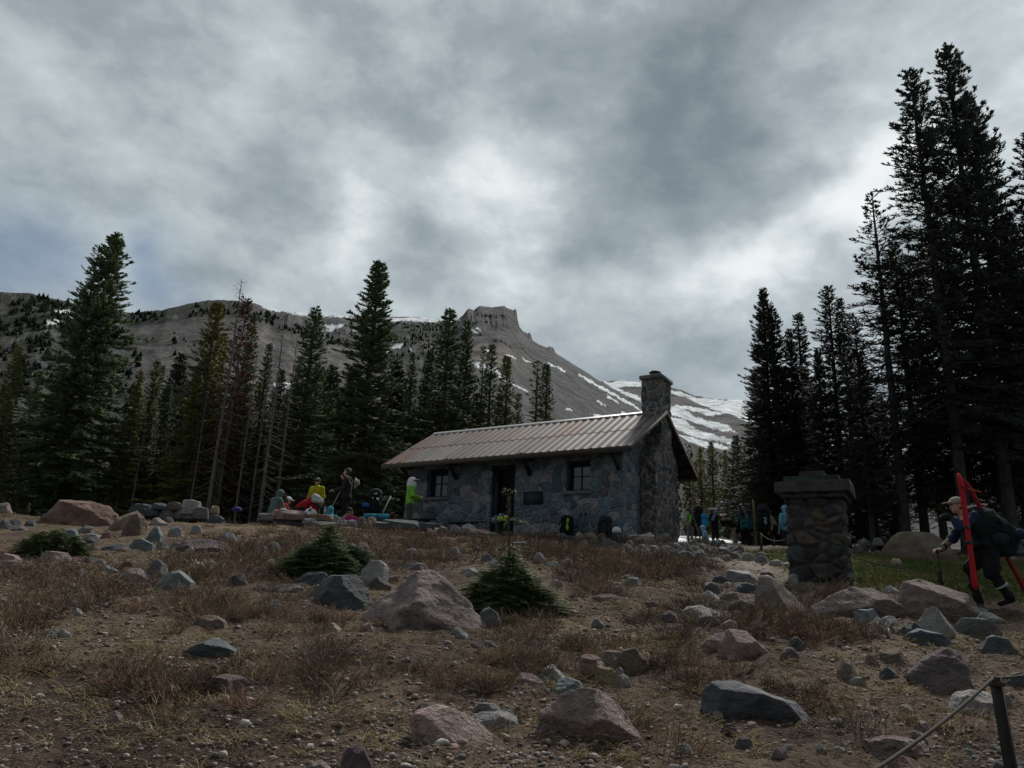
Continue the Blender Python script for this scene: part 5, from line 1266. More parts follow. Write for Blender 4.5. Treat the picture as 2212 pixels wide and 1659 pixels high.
# left part of the slope -------------------------------------------------------
prock(84, 1080, 250, 1138, 'R', [(0, .02), (.12, .5), (.3, 1), (.65, .95), (.85, .85), (1, .5)], 'largest reddish boulder on the crest at the left', .75, rough=.07)
prock(235, 1102, 317, 1150, 'T', None, 'tan boulder right behind the upright greyish boulder at the left'); prock(265, 1107, 316, 1164, 'N', [(0, .5), (.2, .95), (.5, 1), (.8, .8), (1, .3)], 'upright greyish boulder right of the largest reddish one', .8); prock(236, 1126, 268, 1147, 'B')
prock(315, 1136, 352, 1172, 'B', [(0, .4), (.3, .9), (.6, 1), (1, .4)], 'blue grey rock right of the upright greyish boulder'); prock(358, 1136, 394, 1163, 'L', None, 'pale blue rock, second right of the upright greyish boulder')
prock(279, 1163, 333, 1188, 'B', [(0, .3), (.1, .9), (.5, 1), (1, .5)], 'dark-ended blue block below the upright greyish boulder'); prock(217, 1175, 287, 1191, 'D'); prock(173, 1159, 216, 1175, 'D'); prock(174, 1152, 222, 1164, 'L'); prock(133, 1141, 170, 1159, 'B'); prock(166, 1134, 202, 1152, 'G'); prock(219, 1145, 243, 1166, 'R')
prock(80, 1191, 157, 1219, 'K', [(0, .2), (.3, 1), (.55, .9), (.8, .95), (1, .2)], 'pink rounded boulder under the low round fir bush'); prock(255, 1181, 281, 1196, 'R', None, 'small red orange stone on the left slope'); prock(-6, 1195, 48, 1212, 'K'); prock(0, 1210, 54, 1232, 'P')
prock(-8, 1120, 24, 1146, 'G'); prock(25, 1133, 61, 1147, 'G'); prock(50, 1123, 78, 1137, 'D'); prock(18, 1120, 45, 1134, 'G'); prock(-22, 1084, 25, 1108, 'P', None, 'boulder cut by the left edge of the picture on the crest')
for a in [(285, 1088, 332, 1103, 'D'), (329, 1086, 362, 1097, 'D'), (360, 1084, 395, 1097, 'N'), (388, 1079, 436, 1103, 'L'), (315, 1095, 348, 1110, 'D'), (346, 1097, 377, 1115, 'G'), (374, 1097, 408, 1115, 'G'), (412, 1094, 450, 1115, 'G'), (454, 1092, 473, 1105, 'T'), (300, 1100, 322, 1112, 'G'), (395, 1104, 420, 1117, 'B')]: prock(*a, [(0, .6), (.1, .95), (.55, 1), (.9, .85), (1, .4)], None, .8, 23.3)
for a in [(323, 1118, 362, 1136, 'L'), (348, 1116, 374, 1131, 'V'), (409, 1135, 440, 1155, 'L'), (472, 1149, 514, 1174, 'B'), (398, 1180, 424, 1195, 'L'), (446, 1109, 488, 1127, 'D'), (572, 1208, 599, 1226, 'L'), (575, 1170, 606, 1190, 'D'), (554, 1179, 580, 1195, 'G'), (155, 1162, 185, 1180, 'G'), (190, 1170, 215, 1186, 'N'), (335, 1172, 362, 1190, 'G'), (368, 1170, 395, 1186, 'P'), (60, 1168, 80, 1180, 'L')]: prock(*a)
prock(366, 1163, 502, 1196, 'V', [(0, .35), (.2, .9), (.5, 1), (.85, .85), (1, .3)], 'long low purplish boulder under a grey wedge stone, left of the young firs', .6, rough=.07, under=.4)
prock(336, 1231, 417, 1277, 'B', [(0, .1), (.35, .9), (.55, 1), (1, .3)], 'large dark blue wedge boulder half under twigs on the left slope', .8); prock(308, 1207, 368, 1257, 'G', None, 'light grey boulder behind the dark blue wedge boulder'); prock(256, 1226, 325, 1258, 'P'); prock(263, 1205, 320, 1229, 'N'); prock(218, 1221, 255, 1238, 'B'); prock(490, 1236, 537, 1268, 'V', None, 'dark brown boulder among bent pale twigs'); prock(417, 1328, 492, 1361, 'N', None, 'tan brown flat rock above the flat dark blue slate rock'); prock(586, 1261, 658, 1283, 'V'); prock(636, 1233, 722, 1263, 'D', None, 'dark blue boulder in the shade of the bushy young fir'); prock(545, 1262, 580, 1278, 'G'); prock(150, 1225, 190, 1246, 'G'); prock(60, 1232, 100, 1250, 'D'); prock(180, 1205, 225, 1222, 'V')
# middle of the slope ----------------------------------------------------------
prock(774, 1209, 838, 1266, 'L', [(0, .5), (.3, .95), (.6, 1), (.9, .8), (1, .3)], 'pale grey boulder right of the spreading young fir'); prock(764, 1171, 801, 1196, 'P'); prock(745, 1172, 772, 1188, 'L'); prock(795, 1245, 845, 1275, 'V')
for a in [(877, 1183, 904, 1197, 'L'), (970, 1181, 995, 1200, 'L'), (1038, 1195, 1064, 1216, 'G'), (1055, 1210, 1080, 1221, 'L'), (868, 1215, 922, 1230, 'G'), (836, 1182, 862, 1194, 'T'), (1020, 1180, 1042, 1192, 'G')]: prock(*a)
prock(990, 1226, 1043, 1248, 'L'); prock(1029, 1311, 1082, 1354, 'G', None, 'light grey stone at the right foot of the largest middle boulder')
for a in [(1150, 1193, 1178, 1220, 'L'), (1173, 1211, 1208, 1225, 'B'), (1212, 1206, 1244, 1225, 'L'), (1247, 1207, 1262, 1217, 'L'), (1187, 1252, 1221, 1267, 'L'), (1326, 1265, 1355, 1284, 'P'), (1278, 1282, 1343, 1297, 'P'), (1395, 1298, 1425, 1312, 'V'), (1278, 1336, 1305, 1353, 'G'), (1425, 1318, 1465, 1345, 'V'), (1098, 1453, 1182, 1487, 'P'), (1238, 1195, 1262, 1206, 'V'), (1345, 1240, 1372, 1252, 'G'), (1235, 1290, 1262, 1304, 'P'), (1160, 1300, 1185, 1312, 'G'), (1226, 1316, 1250, 1328, 'P')]: prock(*a)
prock(1350, 1247, 1387, 1271, 'B', [(0, .5), (.2, .95), (.8, 1), (1, .3)], 'dark blue stone in the middle of the shrubs below the hut')
# the low terrace wall and the stone seats -------------------------------------
def slab(x0, y0, x1, y1, ck, label=None, y=None, depth=.5, rough=.035): return prock(x0, y0, x1, y1, ck, [(0, .55), (.06, .95), (.5, 1), (.94, .9), (1, .5)], label, depth, y, rough=rough, sink=.25, facet=5)
prock(762, 1127, 926, 1162, 'N', [(0, .6), (.05, .92), (.5, 1), (.95, .8), (1, .5)], 'long brown grey ledge stone of the terrace edge, below the pink jacket', .5, 22.6, rough=.04, facet=4)
prock(926, 1145, 999, 1174, 'B', [(0, .8), (.1, .95), (.9, 1), (1, .7)], 'blue grey block at the bend of the terrace edge', .6, 21.4, facet=5)
slab(996, 1148, 1090, 1180, 'G', 'long slab with old snow on top, right of the blue grey block', 20.3)
slab(1090, 1171, 1154, 1201, 'D', 'dark slab with a white upper edge in front of the hut', 18.9)
slab(585, 1101, 664, 1118, 'K', 'pinkish table slab in front of the red backpack', 22.9, .55); slab(590, 1112, 656, 1131, 'D', 'dark block carrying the pinkish table slab', 22.95, .45)
slab(556, 1108, 591, 1121, 'G', None, 22.8); slab(663, 1110, 721, 1121, 'T', 'tan table slab in front of the water bottle', 22.8); slab(654, 1119, 685, 1129, 'L', None, 22.6); slab(718, 1116, 739, 1126, 'G', None, 22.7); slab(727, 1123, 752, 1132, 'L', None, 22.5); slab(665, 1126, 730, 1138, 'G', None, 22.4)
for a in [(790, 1116, 815, 1131, 'K'), (773, 1116, 789, 1128, 'N'), (858, 1128, 880, 1138, 'G'), (919, 1141, 938, 1154, 'K'), (971, 1133, 996, 1147, 'L'), (991, 1130, 1032, 1147, 'L'), (945, 1136, 966, 1146, 'N'), (748, 1122, 770, 1133, 'G')]: prock(*a, y=22.3 if a[0] < 900 else 21.5)
for a in [(806, 1127, 860, 1138, 'D'), (824, 1122, 906, 1137, 'D'), (905, 1129, 950, 1142, 'D'), (870, 1136, 930, 1147, 'G'), (1010, 1143, 1060, 1153, 'R')]: slab(*a, y=22.2 if a[0] < 1000 else 21)
# foot of the hut --------------------------------------------------------------
for a in [(1241, 1149, 1265, 1170, 'L'), (1199, 1151, 1228, 1162, 'G'), (1260, 1149, 1287, 1159, 'T'), (1286, 1151, 1311, 1170, 'N'), (1226, 1157, 1250, 1170, 'D'), (1264, 1155, 1292, 1166, 'L'), (1300, 1168, 1314, 1182, 'L'), (1275, 1163, 1300, 1172, 'G'), (1252, 1166, 1280, 1176, 'L')]: prock(*a, y=21.2)
# rubble from the hut corner to the standing group -----------------------------
gR = np.random.default_rng(77)
for (x0, y0, x1, y1, n) in ((1345, 1176, 1480, 1202, 46), (1475, 1176, 1570, 1208, 44), (1560, 1184, 1600, 1214, 14), (1185, 1155, 1345, 1180, 16)):
    for i in range(n):
        u = gR.uniform(x0, x1); v = y0 + (y1 - y0) * gR.uniform(0, 1); s = gR.uniform(9, 24); prock(u - s / 2, v - s * .55, u + s / 2, v + s * .12, gR.choice(list('GGLBGV')), sink=.35)
for a in [(1532, 1203, 1564, 1217, 'L'), (1555, 1197, 1582, 1213, 'B'), (1549, 1182, 1577, 1199, 'D'), (1549, 1166, 1572, 1184, 'G'), (1601, 1194, 1636, 1213, 'L'), (1631, 1199, 1657, 1217, 'G'), (1633, 1192, 1662, 1203, 'G'), (1660, 1208, 1691, 1223, 'L'), (1690, 1214, 1706, 1224, 'L'), (1575, 1192, 1605, 1210, 'V')]: prock(*a)
# beyond the pillar ------------------------------------------------------------
prock(1893, 1147, 2048, 1217, 'N', [(0, .1), (.15, .55), (.35, .95), (.7, 1), (.92, .9), (1, .5)], 'big dark brown mound boulder at the edge of the right-hand wood', .9, 19.5, rough=.03, p=20)
for i in range(26):
    u = gR.uniform(1850, 1905) if i % 2 else gR.uniform(2150, 2215); v = gR.uniform(1172, 1212); s = gR.uniform(10, 26); prock(u - s / 2, v - s * .5, u + s / 2, v + s * .1, gR.choice(list('GVDV')), y=gR.uniform(19, 23))
# small stones all over the slope ----------------------------------------------
spots = [(gR.uniform(0, 2212), gR.uniform(1150, 1640)) for _ in range(900)]
cnt = 0
for (u, v) in spots:
    if cnt >= 105: break
    if fbm(np.array([u / 130.]), np.array([v / 60.]), seed=8, o=2)[0] < .05 or (450 < u < 1500 and v < 1235): continue
    s = gR.uniform(9, 26) * (1 + (v - 1150) / 700); prock(u - s / 2, v - s * .5, u + s / 2, v + s * .12, gR.choice(list('GPLVGLK'))); cnt += 1
# ---- past the 290 that show largest the rest lies in one heap of rubble
ROCKS.sort(key=lambda r: -(r[10] * min(1, r[2] / r[1] + .3) + (1000 if r[7] else 0)))
def heap(rs):
    V = []; T = []; Cc = []; n = 0
    for r in rs:
        o = r[0]; me = o.data; a = np.zeros(len(me.vertices) * 3, np.float32); me.vertices.foreach_get('co', a); a = a.reshape(-1, 3) + np.array(o.location)
        t = np.zeros(len(me.loops), np.int32); me.loops.foreach_get('vertex_index', t); V.append(a); T.append(t.reshape(-1, 3) + n); n += len(a); Cc.append(np.tile(r[4], (len(a), 1)))
        bpy.data.objects.remove(o); bpy.data.meshes.remove(me)
    m = objmat('rubble_stone', .62, 1.3, 6, .9, .7, 40, .02, attr=True)
    o = link('rubble', mesh_np('rubble', np.concatenate(V), tris=np.concatenate(T), colors=np.concatenate(Cc), smooth=True, mats=[m])); o.data.set_sharp_from_angle(angle=R_(38)); tag(o, 'small stones lying between the rocks and in the rubble bank', 'rubble', kind='stuff')
heap(ROCKS[290:]); ROCKS = ROCKS[:290]
# ---- names for all of them: what they look like and where they lie
LM = [(690, 1200, 'the bushy young fir'), (1098, 1270, 'the young fir with the long leader'), (915, 1300, 'the largest middle boulder'), (1272, 1550, 'the bottom centre boulder'), (975, 1570, 'the pinkish block-shaped boulder'),
      (1775, 1200, 'the stone pillar'), (2035, 1300, 'the biggest boulder of the right-hand pile'), (1850, 1300, 'the long purplish boulder'), (2035, 1450, 'the large dull purple boulder'), (1635, 1515, 'the long dark slate boulder'), (455, 1400, 'the flat dark blue slate rock'),
      (167, 1110, 'the largest reddish boulder'), (290, 1135, 'the upright greyish boulder'), (110, 1172, 'the low round fir bush'), (435, 1180, 'the long low purplish boulder'), (375, 1255, 'the dark blue wedge boulder'), (480, 1480, 'the dark pitted purple rock'), (1600, 1390, 'the split pink rock'),
      (1308, 1445, 'the yellowish cube stone'), (845, 1145, 'the long brown ledge stone'), (1390, 1165, 'the lettered sign stone'), (1240, 1140, 'the green-lined pack by the wall'), (1600, 1150, 'the standing group'), (1970, 1180, 'the dark brown mound boulder'), (1150, 1590, 'the left end of the bottom centre boulder'), (360, 1095, 'the crest slate heap'), (1480, 1185, 'the hut corner'), (1685, 1290, 'the upright grey boulder'), (1590, 1300, 'the low brown boulder')]
from collections import defaultdict
buck = defaultdict(list)
for r in ROCKS:
    o, w_, h_, d_, c_, sd = r[:6]; ck, label, u, v, px = r[6:]
    if label: tag(o, label, 'boulder' if px > 60 else 'rock', 'rocks of the slope'); continue
    lm = min(LM, key=lambda m: (m[0] - u)**2 + ((m[1] - v) * 1.6)**2); dx, dy = u - lm[0], (v - lm[1]) * 1.6
    rel = ('left of' if dx < 0 else 'right of') if abs(dx) > abs(dy) else ('above' if dy < 0 else 'below')
    sz = 'tiny' if px < 16 else 'small' if px < 30 else 'middling' if px < 55 else 'large'
    sh = 'flat' if w_ > 2.6 * h_ else 'upright' if h_ > .8 * w_ else 'angular' if sd % 2 else 'blunt'
    buck[f'{sz} {CNAME[ck]} {sh} stone {rel} {lm[2]}'].append((u, o))
ORD = ['', 'second', 'third', 'fourth', 'fifth', 'sixth', 'seventh', 'eighth', 'ninth', 'tenth', 'eleventh', 'twelfth']
for k, l in buck.items():
    l.sort(key=lambda t: t[0])
    for i, (u, o) in enumerate(l):
        tag(o, k if len(l) == 1 else (k + ', leftmost such' if i == 0 else k + f', {ORD[min(i, 11)]} from left'), 'rock', 'rocks of the slope')
# ---- the lettered stone at the hut corner
def signstone():
    b = hw((.02, -.72, 0)); p = at(1389, 1176, 20.75); t = thing('sign_stone', 'flat-topped grey stone with white lettering leaning at the hut corner', 'sign', tuple(p), -.25)
    P, T = rock_mesh(.70, .34, .14, [(0, .55), (.04, .95), (.45, 1), (.6, .88), (.8, .85), (1, .1)], 404, 4, 2, .02, .2)
    o = link('slab', mesh_np('slab', P, tris=T, smooth=True, mats=[ROCKM]), t); o.color = (.30, .285, .275, 1); o.rotation_euler = (R_(-14), 0, 0)
    WH = pm('white_paint', (.75, .75, .74), (.6, .6, .6), 40, .8, .1)
    for i, (tx, s, z, x) in enumerate((('SHASTA ALPINE LODGE', .062, .215, -.02), ('Horse Camp', .045, .135, .0))):
        c = bpy.data.curves.new('lettering', 'FONT'); c.body = tx; c.size = s; c.extrude = .002; c.align_x = 'CENTER'; c.offset = .0012
        tmp = bpy.data.objects.new('tmp', c); COL.objects.link(tmp); bpy.context.view_layer.update(); lm_ = bpy.data.meshes.new_from_object(tmp.evaluated_get(bpy.context.evaluated_depsgraph_get())); bpy.data.objects.remove(tmp); lm_.materials.clear(); lm_.materials.append(WH); l = link('lettering', lm_, t); l.rotation_euler = (R_(90 - 14), 0, 0); l.location = (x, -.085 + .07 * (z - .1) / .2 - .004, z);
signstone()
# ================================================================ people
def cloth(name, c, rough=.85): return pm(name, c, tuple(x * .72 for x in c), 7, rough, .35, 28, .012, .2)
SKIN = pm('skin', (.42, .25, .18), (.34, .19, .135), 10, .55, .1); SKINL = pm('light_skin', (.50, .32, .25), (.42, .25, .19), 10, .55, .1)
HAIRB = pm('brown_hair', (.07, .045, .03), (.03, .02, .015), 60, .6, .5, 120, .004); HAIRY = pm('blond_hair', (.38, .25, .12), (.22, .14, .06), 60, .6, .5, 120, .004)
EYE = pm('eye', (.02, .015, .012), rough=.2, bs=0); LENS = pm('dark_lens', (.012, .012, .014), rough=.12, bs=0, spec=.7)
LIME = cloth('lime_shirt', (.22, .56, .06)); YEL = cloth('mustard_yellow_shirt', (.40, .36, .015)); NAVY = cloth('navy_trousers', (.022, .032, .05)); BLK = cloth('black_fabric', (.012, .013, .016)); BLK2 = cloth('charcoal_fabric', (.024, .026, .03))
OLV = cloth('grey_olive_trousers', (.105, .10, .075)); SAGE = cloth('sage_hoodie', (.105, .15, .14)); SKY = cloth('pale_blue_shirt', (.14, .36, .46)); TURQ = cloth('turquoise_hoodie', (.06, .40, .52)); PINK = cloth('magenta_jacket', (.46, .02, .22))
WHT = cloth('white_fabric', (.72, .74, .76)); KHAKI = cloth('khaki_fabric', (.30, .26, .17)); TAN = cloth('tan_sleeve', (.26, .22, .145)); MINT = cloth('pale_green_shirt', (.34, .43, .33)); REDF = cloth('red_fabric', (.42, .012, .018)); GRYF = cloth('grey_fabric', (.20, .21, .215)); LGRY = cloth('light_grey_nylon', (.40, .42, .44))
BLUF = cloth('blue_fabric', (.02, .10, .32)); BRBL = cloth('bright_blue_foam', (.03, .33, .60)); DKGR = cloth('dark_teal_pack', (.010, .022, .024)); TEAL = cloth('teal_fabric', (.01, .11, .12)); GRN = cloth('bright_green_fabric', (.22, .55, .05)); ORG = cloth('orange_fabric', (.75, .10, .01)); NAVJ = cloth('dark_blue_jacket', (.018, .032, .075)); CAPB = cloth('beige_cap', (.36, .33, .27)); CAPG = cloth('grey_cap', (.10, .105, .10)); BROWN = cloth('brown_leather', (.06, .038, .025)); PURP = cloth('purple_fabric', (.07, .045, .22))
STEEL = pm('grey_metal', (.30, .31, .33), rough=.35, metal=.7, bs=0); WMET = pm('white_pole', (.70, .70, .70), (.6, .6, .6), rough=.4, bs=0); SKRED = pm('red_ski_skin', (.55, .022, .03), (.36, .014, .022), 60, .95, .5, 300, .004); SKRD2 = pm('shaded_red_ski_skin', (.22, .012, .018), (.15, .008, .012), 60, .95, .5, 300, .004); SKBLK = pm('black_ski', (.02, .022, .025), rough=.4, bs=0); SKTAN = pm('tan_ski', (.22, .18, .09), rough=.45, bs=0); SKBLU = pm('blue_ski', (.06, .10, .26), (.25, .3, .4), 8, .4, 0); SKGRY = pm('grey_ski', (.14, .14, .14), rough=.4, bs=0)

V3 = lambda *a: np.array(a, float)
def skel(**ov):
    J = dict(pel=V3(0, 0, .95), wst=V3(0, .01, 1.10), chs=V3(0, .01, 1.30), nck=V3(0, -.01, 1.47), hd=V3(0, .02, 1.635),
             sR=V3(.185, -.01, 1.42), eR=V3(.25, -.04, 1.14), wR=V3(.25, .06, .90), sL=V3(-.185, -.01, 1.42), eL=V3(-.25, -.04, 1.14), wL=V3(-.25, .06, .90),
             hR=V3(.09, 0, .92), kR=V3(.10, .02, .50), aR=V3(.11, -.03, .09), hL=V3(-.09, 0, .92), kL=V3(-.10, .02, .50), aL=V3(-.11, -.03, .09),
             look=V3(0, 1, 0), fR=V3(.02, 1, 0), fL=V3(-.02, 1, 0), palmR=None, palmL=None)
    J.update({k: (V3(*v) if v is not None else None) for k, v in ov.items()}); return J

def hand(J, s, pr):
    w = J['w' + s]; e = J['e' + s]; d = (w - e); d /= np.linalg.norm(d); hd_ = J.get('palm' + s)
    f = d if hd_ is None else hd_ / np.linalg.norm(hd_); sd = np.cross(f, V3(0, 0, 1)); 
    if np.linalg.norm(sd) < .3: sd = V3(1, 0, 0)
    sd /= np.linalg.norm(sd); nrm = np.cross(sd, f)
    k = 1 if s == 'R' else -1
    pc = w + f * .05; M = np.stack([sd, f, nrm], 1); pr.append(('b', pc, (.040, .050, .016), .014, M, {'k': .02}))
    for i, (o, L) in enumerate(((-.031, .066), (-.010, .078), (.011, .074), (.031, .058))):
        a = w + f * .092 + sd * o; b = a + f * L * .5 - nrm * .016; c = b + f * L * .36 - nrm * L * .42
        pr += [('c', a, b, .0105, .0098, {'k': .004}), ('c', b, c, .0098, .0085, {'k': .004})]
    a = w + f * .025 - sd * k * .036; b = a + f * .032 - sd * k * .022 - nrm * .012; c = b + f * .03 - nrm * .012
    pr += [('c', a, b, .0125, .011, {'k': .008}), ('c', b, c, .011, .009, {'k': .005})]

def person(label, loc, heading, J, shirt, legs, shoes=BROWN, skin=SKINL, hat=None, hair=HAIRB, vox=.014, bare=None, sleeves='long', group=None, scale=1., glasses=False, wr=.010, lower=True, extra=None, bag=1.):
    """one continuous body; clothing, hair and hat are its children"""
    t = thing('person', label, 'person', tuple(loc), heading, group); t.scale = (scale,) * 3
    lk = J['look'] / np.linalg.norm(J['look']); H = rot_to(lk); h = J['hd']; hp = lambda x, y, z: h + H @ V3(x, y, z)
    pr = [('e', h + H @ V3(0, -.005, .03), (.076, .096, .095), H), ('e', hp(0, .022, -.045), (.058, .068, .068), H), ('c', hp(0, .03, -.085), hp(0, .062, -.092), .03, .022),
          ('c', hp(0, .088, .008), hp(0, .108, -.026), .010, .015, {'k': .012}), ('c', hp(-.024, .078, -.062), hp(.024, .078, -.062), .012, .012, {'k': .01}),
          ('e', hp(.078, -.008, -.01), (.012, .022, .034), H, {'k': .008}), ('e', hp(-.078, -.008, -.01), (.012, .022, .034), H, {'k': .008}),
          ('-e', hp(.031, .098, .014), (.018, .014, .011), H, {'k': .01}), ('-e', hp(-.031, .098, .014), (.018, .014, .011), H, {'k': .01}),
          ('c', J['nck'] - V3(0, 0, .04), hp(0, -.015, -.07), .058, .052),
          ('c', J['nck'] - V3(0, 0, .08), J['chs'], .075, .09), ('c', J['chs'], J['wst'], .09, .085), ('c', J['wst'], J['pel'], .085, .09)]
    for s in 'RL':
        pr += [('c', J['nck'] - V3(0, 0, .05), J['s' + s], .052, .050), ('c', J['s' + s], J['e' + s], .044, .036), ('c', J['e' + s], J['w' + s], .038, .026)]
        hand(J, s, pr)
        if lower:
            ft = J['f' + s] / np.linalg.norm(J['f' + s]); pr += [('c', J['h' + s], J['k' + s], .078, .052), ('c', J['k' + s], J['a' + s], .052, .034), ('c', J['a' + s] + V3(0, 0, -.03), J['a' + s] + ft * .14 + V3(0, 0, -.05), .036, .028)]
    link('body', sdf_mesh('body', pr, vox, skin, k=.025), t)
    # eyes
    if glasses:
        mb = MB(); mb.tube([hp(-.072, .05, .012), hp(-.055, .094, .014), hp(-.012, .106, .012), hp(.012, .106, .012), hp(.055, .094, .014), hp(.072, .05, .012)], [.012, .020, .018, .018, .020, .012], 8); mb.obj('sunglasses', LENS, t, True)
    else:
        mb = MB()
        for x in (.031, -.031):
            Vv, Tt = ico(1); mb.add(Vv * .0115 + hp(x, .084, .014), t=Tt)
        mb.obj('eyes', EYE, t, True)
    # shirt
    sp_ = [('c', J['sR'] * .55 + J['sL'] * .45, J['sL'] * .55 + J['sR'] * .45, .09, .09), ('c', J['sR'] * .9 + J['chs'] * .1, J['sL'] * .9 + J['chs'] * .1, .072, .072), ('c', J['chs'] + (J['sR'] - J['sL']) * .2, J['wst'] + (J['sR'] - J['sL']) * .12, .128, .115), ('c', J['chs'] - (J['sR'] - J['sL']) * .2, J['wst'] - (J['sR'] - J['sL']) * .12, .128, .115),
           ('c', J['wst'] + (J['hR'] - J['hL']) * .25, J['pel'] + (J['hR'] - J['hL']) * .4 - V3(0, 0, .03), .118, .122), ('c', J['wst'] - (J['hR'] - J['hL']) * .25, J['pel'] - (J['hR'] - J['hL']) * .4 - V3(0, 0, .03), .118, .122), ('c', J['nck'] - V3(0, 0, .03), J['nck'] + V3(0, 0, .015), .072, .066)]
    for s in 'RL':
        sp_ += [('c', J['s' + s], J['e' + s], .074, .058)]
        if sleeves == 'long': sp_ += [('c', J['e' + s], J['w' + s] * .97 + J['e' + s] * .03, .058, .042)]
    nd_ = (J['hd'] - J['nck']) / np.linalg.norm(J['hd'] - J['nck']); sp_.append(('c', J['nck'] - nd_ * .04, J['nck'] + nd_ * .03, .082, .070)); sp_.append(('-c', J['nck'] + nd_ * .065, J['nck'] + nd_ * .2, .060, .06))
    link('shirt', sdf_mesh('shirt', sp_, vox * 1.15, shirt, wr=wr, seed=int(abs(loc[0]) * 50) % 97, k=.05), t)
    if lower:
        tp_ = [('c', J['hR'] * .8 + J['hL'] * .2 + V3(0, 0, .03), J['hL'] * .8 + J['hR'] * .2 + V3(0, 0, .03), .118, .118)]
        for s in 'RL':
            tp_ += [('c', J['h' + s], J['k' + s], .10 * bag, .075 * bag)]
            tp_ += [('c', J['k' + s], (J['a' + s] if bare is None else J['k' + s] * (1 - bare) + J['a' + s] * bare), .075, .060)]
        link('trousers', sdf_mesh('trousers', tp_, vox * 1.15, legs, wr=wr, seed=3, k=.04), t)
        for s in 'RL':
            ft = J['f' + s] / np.linalg.norm(J['f' + s]); a = J['a' + s]; link('boot', sdf_mesh('boot', [('c', a + V3(0, 0, .05), a - V3(0, 0, .03), .052, .055), ('c', a + ft * -.03 + V3(0, 0, -.045), a + ft * .16 + V3(0, 0, -.052), .045, .038)], vox, shoes, k=.03), t)
    M2 = H
    if hair is not None and hat not in ('hood',):
        hb = [('e', hp(0, -.02, .045), (.088, .098, .094), H), ('e', hp(0, -.04, -.01), (.084, .075, .085), H), ('-b', hp(0, .11, -.02), (.2, .068, .062), .01, H), ('-b', hp(0, .10, -.2), (.2, .14, .115), .01, H)]
        if extra == 'longhair': hb = [('e', hp(0, -.02, .04), (.090, .100, .095), H), ('c', hp(.072, -.01, .0), hp(.085, .035, -.25), .04, .022), ('c', hp(-.072, -.01, .0), hp(-.085, .035, -.25), .04, .022), ('c', hp(0, -.07, 0), hp(0, -.085, -.22), .07, .05), ('-e', hp(0, .10, -.02), (.062, .075, .10), H)]
        link('hair', sdf_mesh('hair', hb, vox * .9, hair, wr=.008, k=.015), t)
    if hat is not None and hat != 'none':
        if hat == 'hood' or (isinstance(hat, tuple) and hat[0] == 'hood'):
            mm = shirt if hat == 'hood' else hat[1]
            hb = [('e', hp(0, -.015, .03), (.108, .128, .128), H), ('c', hp(0, -.03, -.04), J['nck'] - V3(0, 0, .03), .105, .10), ('-e', hp(0, .125, -.02), (.066, .085, .092), H)]
            link('hood', sdf_mesh('hood', hb, vox, mm, wr=.006, k=.04), t)
            link('cap_visor', sdf_mesh('cap_visor', [('b', hp(0, .135, .055), (.06, .055, .008), .007, H)], .009, CAPG), t)
        else:
            kind, mm = hat
            hb = [('e', hp(0, -.005, .055), (.094, .114, .085), H), ('b', hp(0, .135, .055), (.068, .062, .010), .009, H, {'k': .02}), ('-b', hp(0, -.02, -.04), (.2, .3, .062), .005, H)]
            link('cap', sdf_mesh('cap', hb, min(vox * .8, .0125), mm, k=.02), t)
            if kind == 'flap':
                fl = [('c', hp(0, -.07, .03), hp(0, -.09, -.14), .085, .095), ('c', hp(.06, -.02, .02), hp(.075, -.01, -.15), .05, .055), ('c', hp(-.06, -.02, .02), hp(-.075, -.01, -.15), .05, .055), ('c', hp(-.05, .06, -.07), hp(.05, .06, -.07), .05, .05), ('c', hp(0, .05, -.07), hp(0, .04, -.16), .07, .08), ('-e', hp(0, .12, .0), (.06, .06, .045), H)]
                link('neck_flap', sdf_mesh('neck_flap', fl, vox, mm, wr=.006, k=.04), t)
    return t

def rbox(name, mat, parent, parts, vox=.02, wr=.012, seed=1, k=.04): return link(name, sdf_mesh(name, parts, vox, mat, wr=wr, seed=seed, k=k), parent)
def backpack(label, loc, heading, main, lid=None, tilt=0, h=.68, w=.36, d=.26, group=None, parent=None, roll=0, straps=BLK, vox=.018, roundtop=False):
    t = thing('backpack', label, 'backpack', tuple(loc), heading, group); t.rotation_euler = (tilt, roll, heading)
    pa = [('b', (0, 0, h * .42), (w * .5, d * .42, h * .42), .09), ('b', (0, -.07, h * .30), (w * .38, d * .45, h * .26), .08), ('c', (w * .42, -.02, h * .1), (w * .42, -.02, h * .38), .06, .05), ('c', (-w * .42, -.02, h * .1), (-w * .42, -.02, h * .38), .06, .05)]
    rbox('sack', main, t, pa, vox)
    rbox('lid', lid or main, t, [('e', (0, -.01, h * .93), (w * .50, d * .52, h * (.17 if not roundtop else .22)), np.eye(3)), ('b', (0, -.02, h * .86), (w * .46, d * .46, h * .06), .04)], vox, .01)
    mb = MB()
    for x in (.55, -.55): mb.tube([(x * w * .6, -d * .50, h * .86), (x * w * .6, -d * .66 - .05, h * .45), (x * w * .6, -d * .56, h * .12)], .011, 6)
    for x in (.6, -.6): mb.tube([(x * w * .4, d * .44, h * .82), (x * w * .6, d * .72, h * .6), (x * w * .62, d * .5, h * .18)], .024, 6, flat=.5)
    mb.obj('strap', straps, t, True); return t
